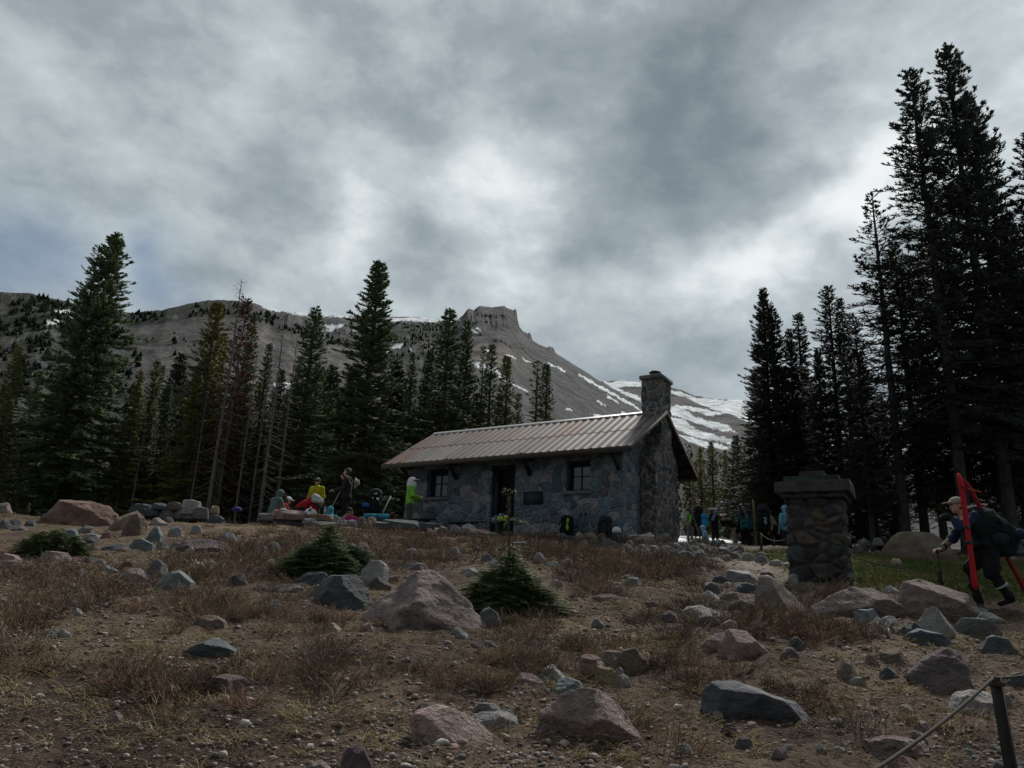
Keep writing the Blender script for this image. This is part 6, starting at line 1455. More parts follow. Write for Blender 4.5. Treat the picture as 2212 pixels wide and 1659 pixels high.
def ski(label, p0, p1, mat, wdt=.05, group=None, face=(0, -1, 0), name='ski', tipup=.05):
    p0, p1 = np.array(p0, float), np.array(p1, float); ax = p1 - p0; L = np.linalg.norm(ax); ax /= L; f = np.array(face, float); f -= ax * (f @ ax); f /= np.linalg.norm(f); sd = np.cross(ax, f)
    s = np.linspace(0, 1, 26); V = []
    for q in s:
        wd = wdt * (1 + .25 * (2 * q - 1)**2) * min(1, math.sqrt(max(.02, (1 - q) / .05)) if q > .95 else 1) * min(1, (q + .01) / .02)
        c = p0 + ax * L * q - f * (tipup * max(0, (q - .86) / .14)**2) 
        for (a, b) in ((-1, -1), (1, -1), (1, 1), (-1, 1)): V.append(c + sd * wd * a + f * .008 * b)
    Q = [(i * 4 + k, i * 4 + (k + 1) % 4, i * 4 + 4 + (k + 1) % 4, i * 4 + 4 + k) for i in range(25) for k in range(4)] + [(3, 2, 1, 0), (100, 101, 102, 103)]
    t = thing(name, label, 'ski', tuple(p0), 0, group); V = np.array(V) - p0
    me = mesh_np('ski_base', V, quads=Q, mats=[mat]); link('ski_base', me, t)
    mb = MB(); c = ax * L * .47; R3 = Matrix(((sd[0], f[0], ax[0]), (sd[1], f[1], ax[1]), (sd[2], f[2], ax[2]))).to_4x4(); R3.translation = Vector(c); mb.box((-wdt * 1.12, -.055, -.16), (wdt * 1.12, .014, -.11), R3, .004); mb.box((-wdt * 1.12, -.05, .07), (wdt * 1.12, .014, .11), R3, .004); mb.obj('binding', SKBLK, t)
    return t
def stick(label, p0, p1, r, mat, name='trekking_pole', group=None, cat='pole', grip=True):
    t = thing(name, label, cat, tuple(p0), 0, group); q = np.array(p1, float) - np.array(p0, float); mb = MB(); mb.tube([(0, 0, 0), tuple(q * .5), tuple(q * .86)], [r * .8, r, r], 7); mb.obj('shaft', mat, t, True)
    if grip: mb = MB(); mb.tube([tuple(q * .86), tuple(q * .93), tuple(q)], [r * 1.9, r * 1.6, r * 2.1], 8); mb.obj('grip', BLK, t, True); mb = MB(); mb.tube([tuple(q * .06), tuple(q * .065)], [r * 4, r * 4], 10); mb.obj('basket', BLK, t)
    return t
LEFT, RIGHT, BACK, FRONT = R_(90), R_(-90), 0., R_(180)
PG = 'people resting by the terrace wall'; GG = 'people of the standing group'
def gpt(u, D, dz=0.): p = ground_at(u, D); p[2] += dz; return p
# ---- lime shirt man at the hut corner
q = gpt(880, 24.6); 
person('person in lime shirt with white flap cap standing at the left corner of the hut', q, R_(-78), skel(eR=(.24, .06, 1.16), wR=(.12, .30, 1.12), eL=(-.24, .02, 1.15), wL=(-.10, .30, 1.08), palmR=(-.3, 1, .1), palmL=(.3, 1, 0), look=(0, 1, .02), hd=(0, .05, 1.63)), LIME, OLV, hat=('flap', WHT), hair=None, glasses=True, group=PG, scale=1.01)
pk = thing('food_packet', 'white and green packet in the hands of the person in lime', 'food packet', tuple(q + V3(.36, -.02, 1.12)), 0); rbox('wrapper', WHT, pk, [('b', (0, 0, 0), (.04, .05, .055), .02)], .012); rbox('end', GRN, pk, [('b', (.03, 0, .045), (.025, .03, .025), .015)], .012)
# ---- man in dark shirt, eating
q = gpt(742, 24.0)
person('person in dark shirt standing and eating, sun hat hanging on the back', q, R_(84), skel(hd=(0, .06, 1.66), look=(.06, 1, .12), eR=(.26, .16, 1.22), wR=(.10, .20, 1.46), palmR=(-.4, .3, 1), eL=(-.26, .06, 1.14), wL=(-.20, .34, 1.10), palmL=(.1, 1, -.1)), BLK2, BLK, hat=None, hair=HAIRB, group=PG, scale=1.06)
ht = thing('sun_hat', 'pale sun hat hanging behind the shoulder of the dark-shirted person', 'hat', tuple(q + V3(.24, .0, 1.44)), 0); rbox('hat_crown', CAPB, ht, [('e', (.05, 0, 0), (.07, .10, .11), np.eye(3))], .016); rbox('brim', CAPB, ht, [('e', (-.01, 0, 0), (.022, .16, .17), np.eye(3))], .012)
cu = thing('cup', 'small white cup held out by the dark-shirted person', 'cup', tuple(q + V3(-.47, .22, 1.19)), 0); mb = MB(); mb.tube([(0, 0, -.03), (0, 0, .04)], [.032, .042], 12); mb.obj('cup_body', WHT, cu, True); mb = MB(); mb.tube([(0, 0, .041), (0, 0, .048)], [.045, .045], 12); mb.obj('rim', WHT, cu)
stick('thin pale pole leaning beside the dark-shirted person', q + V3(-.52, .1, .5), q + V3(-.12, .02, 1.42), .009, WMET, group='poles by the terrace', grip=False)
# ---- man in mustard yellow
q = gpt(674, 26.0)
person('person in mustard yellow shirt, grey cap and sunglasses, behind the red backpack', q, R_(168), skel(look=(.12, 1, -.05)), YEL, OLV, hat=('cap', CAPG), hair=HAIRB, glasses=True, group=PG, scale=1.03)
# ---- seated in sage hoodie
q = gpt(584, 23.6, -.02); SIT = dict(pel=(0, 0, .30), wst=(0, .03, .45), chs=(0, .10, .66), nck=(0, .14, .83), hd=(0, .22, .97), sR=(.185, .10, .78), sL=(-.185, .10, .78), eR=(.24, .24, .52), wR=(.10, .44, .50), eL=(-.24, .24, .52), wL=(-.10, .44, .50), hR=(.09, .04, .28), kR=(.14, .40, .42), aR=(.12, .42, .08), hL=(-.09, .04, .28), kL=(-.14, .40, .42), aL=(-.12, .42, .08))
def sit(**k): d = dict(SIT); d.update(k); return skel(**d)
person('person in sage green hooded top sitting with the back turned on the terrace wall', q + V3(0, 0, .02), R_(-40), sit(look=(.25, 1, -.1)), SAGE, OLV, hat='hood', hair=None, group=PG, scale=1.0)
q2 = gpt(601, 24.4, -.12); person('person in white cap and red top sitting beyond the sage hooded one', q2, R_(-60), sit(look=(0, 1, -.2), wR=(.05, .36, .62), palmR=(0, .4, 1)), REDF, NAVY, hat=('cap', WHT), group=PG, scale=.97)
# ---- turquoise hoodie, pink jacket
q = gpt(711, 23.9, -.42); person('person in turquoise hooded top sitting low behind the tan slab', q, R_(20), sit(), TURQ, BLK, hat='hood', hair=None, group=PG)
q = gpt(755, 23.5, -.50); person('person in magenta jacket and black cap with long blond hair sitting low behind the wall', q, R_(180), sit(look=(0, 1, -.45)), PINK, BLK, hat=('cap', BLK), hair=HAIRY, extra='longhair', group=PG)
# ---- the standing group to the right of the hut
q = gpt(1491, 38.5); person('person in pale green shirt at the left end of the standing group', q, R_(20), skel(), MINT, GRYF, hat=('cap', BLK2), group=GG, vox=.02)
backpack('small grey and bright green pack worn by the person in pale green', q + V3(.06, -.22, 1.02), R_(20), GRN, BLK2, h=.5, w=.30, d=.2, group='packs on backs', vox=.022)
q = gpt(1508, 37.5); person('person in dark shorts with bare calves under a round-topped dark pack', q, R_(5), skel(), BLK, BLK, bare=.12, shoes=BROWN, hat=('cap', BLK), group=GG, vox=.02)
backpack('round-topped dark pack on the person in shorts', q + V3(.0, -.24, .98), R_(5), DKGR, BLK2, h=.78, w=.42, d=.28, group='packs on backs', roundtop=True, vox=.022)
zt = lambda u, v, D: at(u, v, D)
ski('thin grey ski slanting down across the round-topped dark pack', zt(1512, 1156, 37.0), zt(1485, 1083, 37.1), SKGRY, .05, 'skis carried by the group')
ski('pale upright ski behind the round-topped dark pack', zt(1517, 1140, 37.4), zt(1511, 1079, 37.4), SKTAN, .05, 'skis carried by the group')
fm = thing('foam_pad', 'bright blue folded foam pad on the right side of the round-topped pack', 'foam pad', tuple(zt(1522, 1124, 37.0)), .1); fm.scale = (1.25,) * 3; rbox('pad', BRBL, fm, [('b', (0, 0, i * .052 - .2), (.12 - .01 * (i % 2), .09, .026), .02) for i in range(9)], .018, .004, k=.012); rbox('band', BLK, fm, [('b', (0, 0, .08), (.125, .10, .012), .01)], .014, 0)
q = gpt(1528, 36.0, -.14); person('person in pale blue hooded sun shirt crouching at the feet of the group', q, R_(75), sit(look=(0, 1, -.3), eR=(.26, .2, .5), wR=(.2, .3, .2), eL=(-.26, .2, .5), wL=(-.2, .3, .2)), cloth('ice_blue_shirt', (.26, .42, .62)), KHAKI, hat='hood', hair=None, group=GG, vox=.02, scale=.95)
q = gpt(1546, 38); person('person in black shirt with white-fronted tan cap, arms held out', q, R_(-165), skel(eR=(.34, .04, 1.18), wR=(.52, .16, 1.12), eL=(-.36, .04, 1.18), wL=(-.52, .22, 1.10), look=(-.25, 1, -.15)), BLK, BLK, hat=('cap', CAPB), group=GG, vox=.02, sleeves='long')
backpack('grey pack on the back of the person with the white-fronted cap', q + V3(-.10, .22, 1.02), R_(-165), GRYF, GRYF, h=.70, w=.36, group='packs on backs', vox=.022)
ski('blue ski with a pale tip over the shoulder of the person with the white-fronted cap', zt(1538, 1124, 37.6), zt(1561, 1083, 37.6), SKBLU, .06, 'skis carried by the group'); 
stick('dark pole planted by the person with the white-fronted cap', gpt(1540, 37.6), zt(1535, 1146, 37.6), .012, STEEL, group='poles of the group')
q = gpt(1590, 29.2, -.05); person('person in black top and beige trousers bending, hands at the tan cap', q, R_(70), skel(chs=(0, .16, 1.20), nck=(0, .26, 1.32), hd=(0, .36, 1.40), sR=(.18, .24, 1.28), sL=(-.18, .24, 1.28), eR=(.28, .46, 1.16), wR=(.13, .50, 1.40), eL=(-.28, .46, 1.20), wL=(-.13, .48, 1.42), look=(0, 1, -.3), pel=(0, -.06, .92), wst=(0, .04, 1.05)), BLK, cloth('beige_trousers', (.25, .21, .15)), hat=('cap', CAPB), group=GG, vox=.02, shoes=BLK)
ha = thing('hat', 'black hat held up beside the person with the tan cap', 'hat', tuple(zt(1571, 1124, 29.0)), 0); rbox('hat_crown', BLK, ha, [('e', (0, 0, 0), (.09, .09, .07), np.eye(3))], .018); rbox('brim', BLK, ha, [('e', (0, 0, -.03), (.16, .15, .02), np.eye(3))], .016)
q = gpt(1612, 28.8); person('person in dark clothes with a teal pack, right of the bending one', q, R_(-20), skel(hd=(0, .05, 1.58)), BLK, BLK, hat=('cap', BLK2), group=GG, vox=.02, scale=.93)
backpack('dark pack with a teal lower half on the person right of the bending one', q + V3(-.02, -.22, .90), R_(-20), TEAL, DKGR, h=.66, w=.40, group='packs on backs', roundtop=True, vox=.022)
ski('black ski with pale marks crossing above the teal pack, left one', zt(1612, 1128, 28.5), zt(1599, 1088, 28.5), SKBLK, .06, 'skis carried by the group'); ski('black ski crossing above the teal pack, right one', zt(1620, 1132, 28.4), zt(1603, 1092, 28.45), SKGRY, .05, 'skis carried by the group')
q = gpt(1626, 32); person('person with a dark teal helmet mostly hidden behind the big dark pack', q, R_(-60), skel(), BLK2, BLK, hat=('cap', DKGR), group=GG, vox=.02, scale=.95)
q = gpt(1650, 29.6); person('person in black trousers under the biggest dark pack', q, R_(4), skel(), BLK, BLK, hat=('cap', BLK), group=GG, vox=.02)
bp = backpack('biggest dark pack of the group with a small pale emblem', q + V3(-.03, -.25, .86), R_(4), DKGR, BLK2, h=.90, w=.48, d=.32, group='packs on backs', roundtop=True, vox=.022)
mb = MB()
for (x, z, a, b) in ((-.05, .46, .025, .02), (.0, .44, .02, .03), (-.02, .38, .035, .015), (-.05, .31, .02, .035), (.01, .30, .018, .03), (-.02, .24, .03, .015)): mb.box((x - a, -.235, z - b), (x + a, -.222, z + b))
mb.obj('emblem', WHT, bp)
ski('tan upright ski beside the biggest dark pack', zt(1634, 1192, 29.2), zt(1627, 1078, 29.2), SKTAN, .045, 'skis carried by the group')
q = gpt(1664, 31.0); person('person in khaki shirt half hidden right of the biggest dark pack', q, R_(-60), skel(eR=(.26, .10, 1.18), wR=(.16, .40, 1.12)), KHAKI, BLK, hat=('cap', KHAKI), group=GG, vox=.02, scale=.96)
q = gpt(1701, 28.0); bh = person('person in pale blue hooded shirt with dark sling, left of the stone pillar', q, R_(22), skel(look=(-.35, 1, 0)), SKY, NAVY, hat='hood', hair=None, group=GG, vox=.018, scale=1.02)
mb = MB(); mb.tube([(.15, -.10, 1.50), (.06, -.165, 1.36), (-.10, -.165, 1.14), (-.17, -.10, 1.03)], .020, 6, flat=.4); mb.tube([(-.15, -.12, 1.08), (0, -.155, 1.03), (.17, -.09, .98)], .016, 6, flat=.4); mb.obj('sling', BLK, bh, True)
rb_ = thing('stuff_bag', 'red bag lying at the feet of the bending person', 'bag', tuple(gpt(1604, 28.0)), .3); rbox('sack', REDF, rb_, [('b', (0, 0, .08), (.22, .12, .08), .07)], .02); rbox('cord', BLK, rb_, [('c', (.2, 0, .1), (.28, 0, .06), .02)], .016)
bd = thing('plank', 'brown board lying by the hut corner at the feet of the group', 'plank', tuple(zt(1489, 1178, 33.0)), -.05); mb = MB(); mb.box((-.42, -.10, -.06), (.42, .10, .05), bev=.01); mb.obj('board', pm('brown_board', (.13, .065, .035), (.07, .04, .025), 8, .8, .3, stretch=(.2, 1, 1)), bd); mb = MB(); mb.box((-.30, -.103, -.03), (-.12, -.101, .03)); mb.obj('stain', pm('ochre_stain', (.22, .13, .04)), bd)
# ---- two people inside the wood, behind the pillar
q = gpt(1866, 34); person('person in black standing in the wood just right of the stone pillar', q, R_(-30), skel(), BLK, BLK, hat=('hood', BLK), hair=None, vox=.024, group='people in the wood')
backpack('pale grey pack on the person in the wood', q + V3(.22, -.16, 1.0), R_(-60), GRYF, BLK, h=.5, w=.3, group='packs on backs', vox=.024)
q = gpt(1943, 31); person('person in dark hooded jacket behind the dark brown mound boulder', q, R_(10), skel(), BLK2, BLK, hat=('hood', BLK2), hair=None, vox=.024, group='people in the wood')
# ---- the skier coming up on the right
q = gpt(2152, 12.0); S = skel(pel=(0, .0, .93), wst=(0, .07, 1.08), chs=(0, .19, 1.25), nck=(0, .29, 1.39), hd=(0, .39, 1.52), sR=(.18, .23, 1.32), sL=(-.18, .23, 1.32),
   eL=(-.27, .45, 1.14), wL=(-.14, .55, 1.30), palmL=(.3, .8, .45), eR=(.25, .40, 1.04), wR=(.20, .61, .86), palmR=(-.2, 1, -.15), hR=(.09, 0, .88), kR=(.11, .26, .56), aR=(.12, .19, .10), hL=(-.09, 0, .88), kL=(-.10, .04, .48), aL=(-.11, -.16, .15), fL=(0, 1, -.35), look=(0, 1, -.12))
SKH = R_(82); skr = person('bent skier with beige cap, blue sleeve and black trousers carrying red skis', q, SKH, S, NAVJ, BLK, shoes=BLK, hat=('cap', CAPB), hair=HAIRB, vox=.0125, scale=1.0, bag=1.28, wr=.024)
link('far_sleeve', sdf_mesh('far_sleeve', [('c', S['sR'], S['eR'], .080, .064), ('c', S['eR'], S['wR'] * .97 + S['eR'] * .03, .064, .046)], .0125, TAN, wr=.008, k=.03), skr)
link('glove', sdf_mesh('glove', [('c', S['wL'], S['wL'] + V3(.02, .09, .02), .046, .05), ('c', S['wL'] + V3(.02, .09, .02), S['wL'] + V3(.03, .14, -.01), .036, .026)], .0125, BLK, k=.03), skr)
mb = MB(); sh_ = S['kL'] - S['aL']; mb.tube([tuple(S['aL'] + sh_ * .42), tuple(S['aL'] + sh_ * .50)], [.094, .096], 14); mb.obj('reflective_band', LGRY, skr)
def sw(p): c, s = math.cos(SKH), math.sin(SKH); return q + V3(p[0] * c - p[1] * s, p[0] * s + p[1] * c, p[2])
pk = thing('backpack', 'big dark green pack on the bent skier', 'backpack', tuple(sw((0, .12, 1.02))), SKH, 'packs on backs')
T1 = rot_to((0, .62, .78), (0, -.78, .62))
rbox('sack', DKGR, pk, [('b', (0, -.18, .10), (.20, .36, .24), .13, rot_to((0, .75, .62))), ('e', (0, -.38, -.02), (.19, .20, .24), np.eye(3)), ('e', (0, -.14, .24), (.19, .26, .17), np.eye(3))], .016, .022, 4)
rbox('lid', BLK2, pk, [('e', (0, .02, .40), (.17, .17, .11), np.eye(3)), ('e', (0, -.14, .38), (.15, .14, .09), np.eye(3))], .016, .012, 5)
rbox('roll', NAVJ, pk, [('c', (-.2, -.50, .06), (.2, -.50, .06), .08, .08)], .016, .012, 6); rbox('roll_end', ORG, pk, [('e', (.0, -.50, .145), (.08, .06, .022), np.eye(3))], .012, .004)
rbox('hip_belt', BLK, pk, [('c', (-.16, .10, -.12), (.16, .10, -.12), .05, .05), ('c', (.16, .10, -.12), (.17, -.16, -.14), .05, .05)], .016, .006)
mb = MB(); mb.tube([sw((.19, .44, 1.12)) - np.array(pk.location)] * 1 + [sw((.20, .30, 1.24)) - np.array(pk.location), sw((.16, .12, 1.24)) - np.array(pk.location)], .022, 6, flat=.5)
mb.v[0] = mb.v[0] @ np.array(Matrix.Rotation(-SKH, 3, 'Z')).T; mb.obj('strap', BLK, pk, True)
mb = MB()
for (y0_, z0_, y1_, z1_) in ((-.02, .44, -.12, -.12), (-.20, .44, -.30, -.16), (-.34, .30, -.44, -.12)):
    a_, b2_ = V3(.0, y0_, z0_), V3(0, y1_, z1_)
    for sx in (-1, 1): mb.tube([tuple(a_ + V3(.10 * sx, 0, .0)), tuple((a_ + b2_) / 2 + V3(.215 * sx, -.02, .06)), tuple(b2_ + V3(.16 * sx, 0, 0))], .011, 6)
mb.tube([(-.235, .02, .2), (-.23, -.18, .16), (-.225, -.36, .06)], .012, 6); mb.obj('compression_strap', BLK2, pk, True)
rbox('pocket', BLK2, pk, [('e', (-.21, -.22, -.02), (.06, .13, .10), np.eye(3)), ('e', (.21, -.22, -.02), (.06, .13, .10), np.eye(3)), ('c', (-.21, -.2, .0), (.21, -.2, .0), .05)], .014, .012, 7)
gSK = 'red skis on the pack of the bent skier'
yb = q[1]
s1 = ski('near red ski, upright in front of the dark pack', at(2108, 1274, yb - .36), at(2073, 1021, yb - .36), SKRED, .040, gSK, (.15, -1, 0), tipup=.03)
s2 = ski('far red ski slanting down to the right behind the skier', at(2228, 1300, yb + .10), at(2084, 1034, yb - .20), SKRD2, .038, gSK, (.3, -1, 0), tipup=.03)  # the far ski's weaker light is put into a darker red
st_ = thing('strap', 'orange strap at the tips of the red skis', 'strap', tuple(at(2085, 1054, yb - .38)), 0); mb = MB(); b_ = at(2118, 1063, yb - .34) - at(2085, 1054, yb - .38); mb.tube([(0, 0, 0), tuple(b_ * .5), tuple(b_)], [.012, .013, .018], 6, flat=.4); mb.obj('band', ORG, st_); mb = MB(); mb.tube([(-.06, -.02, .012), (.02, -.02, .0)], [.014, .014], 6, flat=.5); mb.obj('buckle', BLK, st_)
sh = thing('shovel_handle', 'orange T-grip of a shovel sticking out of the skier pack', 'shovel', tuple(at(2155, 1141, yb - .05)), 0); top = at(2138, 1110, yb - .05) - at(2155, 1141, yb - .05); mb = MB(); mb.tube([(0, 0, 0), tuple(top)], .016, 8); mb.obj('shaft', STEEL, sh, True); mb = MB(); a_ = at(2128, 1110, yb - .05) - at(2155, 1141, yb - .05); c_ = at(2146, 1105, yb - .05) - at(2155, 1141, yb - .05); mb.tube([tuple(a_), tuple((a_ + c_) / 2), tuple(c_)], [.020, .022, .020], 8); mb.obj('grip', ORG, sh, True)
hp_ = sw(S['wR'] + V3(-.02, .09, -.01)); stick('black trekking pole planted by the skier, in the bare hand', at(2037, 1266, hp_[1] - .02), at(2023, 1184, hp_[1]), .010, BLK2)
# ================================================================ gear by the terrace
GP = 'packs and bags by the terrace wall'
bl = at(668, 1112, 23.6); t = thing('backpack', 'bulging red and black pack with pale grey lid, lying tilted by the pink slab', 'backpack', tuple(bl), 0, GP)
A = lambda u, v, y=23.6: at(u, v, y) - bl
rbox('sack', REDF, t, [('c', A(650, 1096), A(680, 1082), .16, .17), ('c', A(655, 1100), A(682, 1096), .12, .13)], .02, .02, 2)
rbox('lid', LGRY, t, [('c', A(682, 1076, 23.45), A(692, 1084, 23.45), .13, .12), ('b', A(684, 1083, 23.4), (.14, .12, .05), .04)], .018, .02, 3)
rbox('lower_part', BLK, t, [('c', A(640, 1104, 23.55), A(652, 1102, 23.5), .14, .12), ('c', A(632, 1092, 23.7), A(650, 1074, 23.7), .05, .06)], .02, .016, 4)
rbox('side_pocket', BLK2, t, [('c', A(686, 1092, 23.3), A(694, 1098, 23.3), .06, .05)], .016, .01)
mb = MB(); mb.tube([A(638, 1086, 23.5), A(648, 1073, 23.45), A(664, 1066, 23.5)], .02, 6, flat=.5); mb.tube([A(655, 1112, 23.4), A(660, 1098, 23.35), A(672, 1085, 23.35)], .012, 6); mb.obj('strap', BLK, t, True)
wb = thing('bag', 'white plastic bag with dark print leaning on the red pack', 'bag', tuple(at(670, 1114, 23.2)), 0, GP); rbox('sack', WHT, wb, [('c', (-.04, 0, .07), (.06, 0, .09), .13, .12), ('c', (0, 0, .1), (-.01, 0, .26), .09, .03)], .016, .025, 9); rbox('print', NAVJ, wb, [('c', (-.05, -.115, .13), (.03, -.12, .20), .012), ('c', (.0, -.125, .12), (.05, -.12, .17), .01)], .01, 0)
ob = thing('stuff_sack', 'orange stuff sack at the foot of the red pack', 'bag', tuple(at(646, 1113, 23.2)), 0, GP); rbox('sack', ORG, ob, [('e', (0, 0, .06), (.12, .09, .065), np.eye(3))], .014, .012); rbox('cord', BLK, ob, [('c', (-.1, -.03, .05), (-.15, -.05, .02), .01)], .01, 0)
bo = thing('water_bottle', 'clear water bottle with white cap standing on the tan slab', 'bottle', tuple(at(701, 1112, 22.95)), 0); mb = MB(); mb.tube([(0, 0, 0), (0, 0, .15), (0, 0, .19), (0, 0, .2)], [.04, .04, .018, .018], 12); mb.obj('bottle_body', pm('bottle_plastic', (.35, .45, .52), (.25, .33, .4), 5, .15, 0), bo, True); mb = MB(); mb.tube([(0, 0, .2), (0, 0, .235)], [.022, .022], 10); mb.obj('cap', WHT, bo)
fo = thing('food_bag', 'white bag of food on the pinkish slab beside the sage hooded person', 'bag', tuple(at(610, 1103, 23.1)), 0, GP); rbox('wrapper', WHT, fo, [('e', (0, 0, .03), (.07, .05, .04), np.eye(3)), ('e', (.08, 0, .02), (.05, .04, .03), np.eye(3))], .012, .01); rbox('contents', REDF, fo, [('e', (-.07, .02, .05), (.04, .04, .06), np.eye(3))], .012, .006)
pb = thing('bag', 'purple bag on the terrace stones left of the sage hooded person', 'bag', tuple(at(510, 1105, 24)), 0, GP); rbox('sack', PURP, pb, [('e', (0, 0, .07), (.14, .1, .075), np.eye(3)), ('e', (.10, 0, .04), (.08, .07, .05), np.eye(3))], .016, .016); rbox('opening', BLK, pb, [('e', (-.05, -.04, .13), (.05, .04, .02), np.eye(3))], .012, .004)
BT = lambda u, D=23.9, v=1123: at(u, v, D)
b0 = BT(806, 24.0, 1110); bk = backpack('tall black pack with a white triangle emblem standing by the bench', b0 + V3(0, .1, -.02), R_(10), BLK, BLK2, h=.76, w=.42, d=.30, group=GP, tilt=R_(-6))
mb = MB()
for i in range(3): mb.add([(-.05 + i * .033, -.232, .60), (-.025 + i * .033, -.232, .60), (-.01 + i * .033 - .02 * (2 - i) * .5, -.222, .62 + .02 * i), (-.032 + i * .033 - .02 * (2 - i) * .5, -.222, .62 + .02 * i)], q=[(0, 1, 2, 3)])
mb.obj('emblem', WHT, bk); rbox('label_patch', WHT, bk, [('b', (-.07, -.24, .47), (.07, .012, .028), .01, rot_to((1, 0, .35))), ('b', (.08, -.24, .46), (.04, .012, .04), .01)], .012, .004)
hl = thing('climbing_helmet', 'blue climbing helmet left of the tall black pack', 'helmet', tuple(BT(790, 23.8, 1094)), 0); rbox('shell', BLUF, hl, [('e', (0, 0, .02), (.12, .12, .10), np.eye(3)), ('-b', (0, 0, -.12), (.2, .2, .09), .01)], .014, .003); rbox('rim', NAVJ, hl, [('e', (0, 0, -.03), (.125, .125, .025), np.eye(3))], .014, 0)
fr = thing('foam_mat', 'rolled turquoise foam mat lying on the bench', 'foam mat', tuple(BT(786, 23.55, 1115)), HYAW * .15); e_ = BT(841, 23.6, 1117) - BT(786, 23.55, 1115); mb = MB(); n_ = 40
s_ = np.linspace(0, 1, n_); mb.tube(s_[:, None] * (e_ * [1, .6, 1])[None], .085 + .006 * np.sin(s_ * 90), 14); mb.obj('roll', cloth('turquoise_foam', (.04, .26, .38)), fr, True); mb = MB()
for f in (.3, .55): mb.tube([tuple(e_ * [1, .6, 1] * (f - .012)), tuple(e_ * [1, .6, 1] * (f + .012))], .094, 14)
mb.obj('band', BLK, fr)
th = thing('thermos', 'dark red thermos with pale lid on the bench end', 'thermos', tuple(BT(847, 23.7, 1122)), 0); mb = MB(); mb.tube([(0, 0, 0), (0, 0, .16), (0, 0, .19)], [.058, .062, .058], 14); mb.obj('bottle_body', cloth('dark_red_metal', (.16, .012, .015), .4), th, True); mb = MB(); mb.tube([(0, 0, .19), (0, 0, .215)], [.06, .05], 14); mb.obj('lid', KHAKI, th)
stick('white pole leaning right of the tall black pack', BT(827, 23.6, 1108), BT(847, 23.7, 1066), .018, WMET, group='poles by the terrace', grip=False); stick('short grey pole strapped to the tall black pack', BT(824, 23.5, 1083), BT(834, 23.5, 1070), .016, STEEL, group='poles by the terrace', grip=False)
# ---- things at the hut wall
dp = hut_line(1080, 1130, -.62); wp = hw(dp); t = thing('clothes_heap', 'heap of bright yellow jacket and blue pack on the bench by the door', 'clothes', tuple(wp), HYAW, GP)
rbox('jacket', cloth('acid_yellow', (.52, .60, .04)), t, [('e', (.05, -.02, .10), (.17, .13, .10), np.eye(3)), ('e', (.24, .0, .10), (.09, .1, .11), np.eye(3))], .018, .03, 8); rbox('pack', cloth('dull_blue', (.06, .15, .22)), t, [('e', (-.18, .05, .13), (.13, .13, .13), np.eye(3)), ('c', (-.05, .08, .2), (.06, .08, .24), .07, .06)], .018, .02, 7); rbox('towel', LGRY, t, [('c', (-.03, .05, .26), (.0, .03, .18), .04, .035)], .014, .01)
for (u, v, lb, m1, m2, hh) in ((1222, 1155, 'black pack with lime green lining leaning on the hut wall', BLK, GRN, .52), (1305, 1166, 'dark pack slumped against the hut wall left of the white helmet', BLK2, DKGR, .62)):
    lp = hut_line(u, v, -.42); t = backpack(lb, hw(lp), HYAW + math.pi, m1, m1, h=hh, w=.38, d=.24, group=GP, tilt=R_(8))
    if m2 is GRN: rbox('lining', GRN, t, [('c', (-.12, .15, .12), (-.11, .14, .42), .035, .04), ('c', (.15, .15, .14), (.12, .13, .26), .02, .02)], .014, .008)
lp = hut_line(1332, 1148, -.38); hl = thing('climbing_helmet', 'white helmet hanging on a pole at the hut corner', 'helmet', tuple(hw(lp)), HYAW); rbox('shell', WHT, hl, [('e', (0, 0, .02), (.13, .12, .11), np.eye(3)), ('-b', (.05, 0, -.12), (.2, .2, .08), .01)], .014, .004); mb = MB(); mb.tube([(.08, -.05, -.03), (.12, -.04, -.12), (.10, 0, -.16)], .012, 6); mb.obj('strap', BLK, hl, True)
def wallstick(u0, v0, u1, v1, y0, y1, r, m, lb, grip=True): return stick(lb, hw(hut_line(u0, v0, y0)), hw(hut_line(u1, v1, y1)), r, m, 'trekking_pole', 'poles leaning on the hut', grip=grip)
wallstick(1336, 1174, 1335, 1150, -.40, -.34, .013, WMET, 'white pole below the white helmet', False); wallstick(1327, 1150, 1320, 1123, -.30, -.12, .012, STEEL, 'grey pole slanting left above the white helmet', False)
wallstick(1246, 1152, 1255, 1108, -.30, -.05, .012, BLK2, 'left one of two dark poles leaning on the hut wall'); wallstick(1257, 1152, 1265, 1108, -.30, -.05, .012, BLK2, 'right one of two dark poles leaning on the hut wall')
wallstick(1103, 1112, 1102, 1058, .05, .08, .022, pm('wood_staff', (.16, .12, .07), (.10, .075, .045)), 'wooden staff standing in the open doorway', False)
for (u, lb) in ((943, 'left one of two white mugs on the terrace stones'), (953, 'right one of two white mugs on the terrace stones')):
    t = thing('mug', lb, 'mug', tuple(at(u, 1148, 21.9)), 0, 'white mugs'); mb = MB(); mb.tube([(0, 0, 0), (0, 0, .1)], [.045, .05], 12); mb.obj('mug_body', WHT, t, True); mb = MB(); mb.tube([(.05, 0, .03), (.08, 0, .05), (.05, 0, .08)], .008, 6); mb.obj('handle', WHT, t, True)
sp0 = at(1165, 1153, 21.9); t = thing('tree_stump', 'small weathered stump in front of the hut wall', 'stump', tuple(sp0), 0); mb = MB(); mb.tube([(0, 0, -.1), (0, 0, .13)], [.22, .19], 14); mb.obj('trunk', PALE, t); mb = MB(); mb.tube([(0, 0, .131), (0, 0, .138)], [.17, .16], 14); mb.obj('cut_face', WOODG, t)
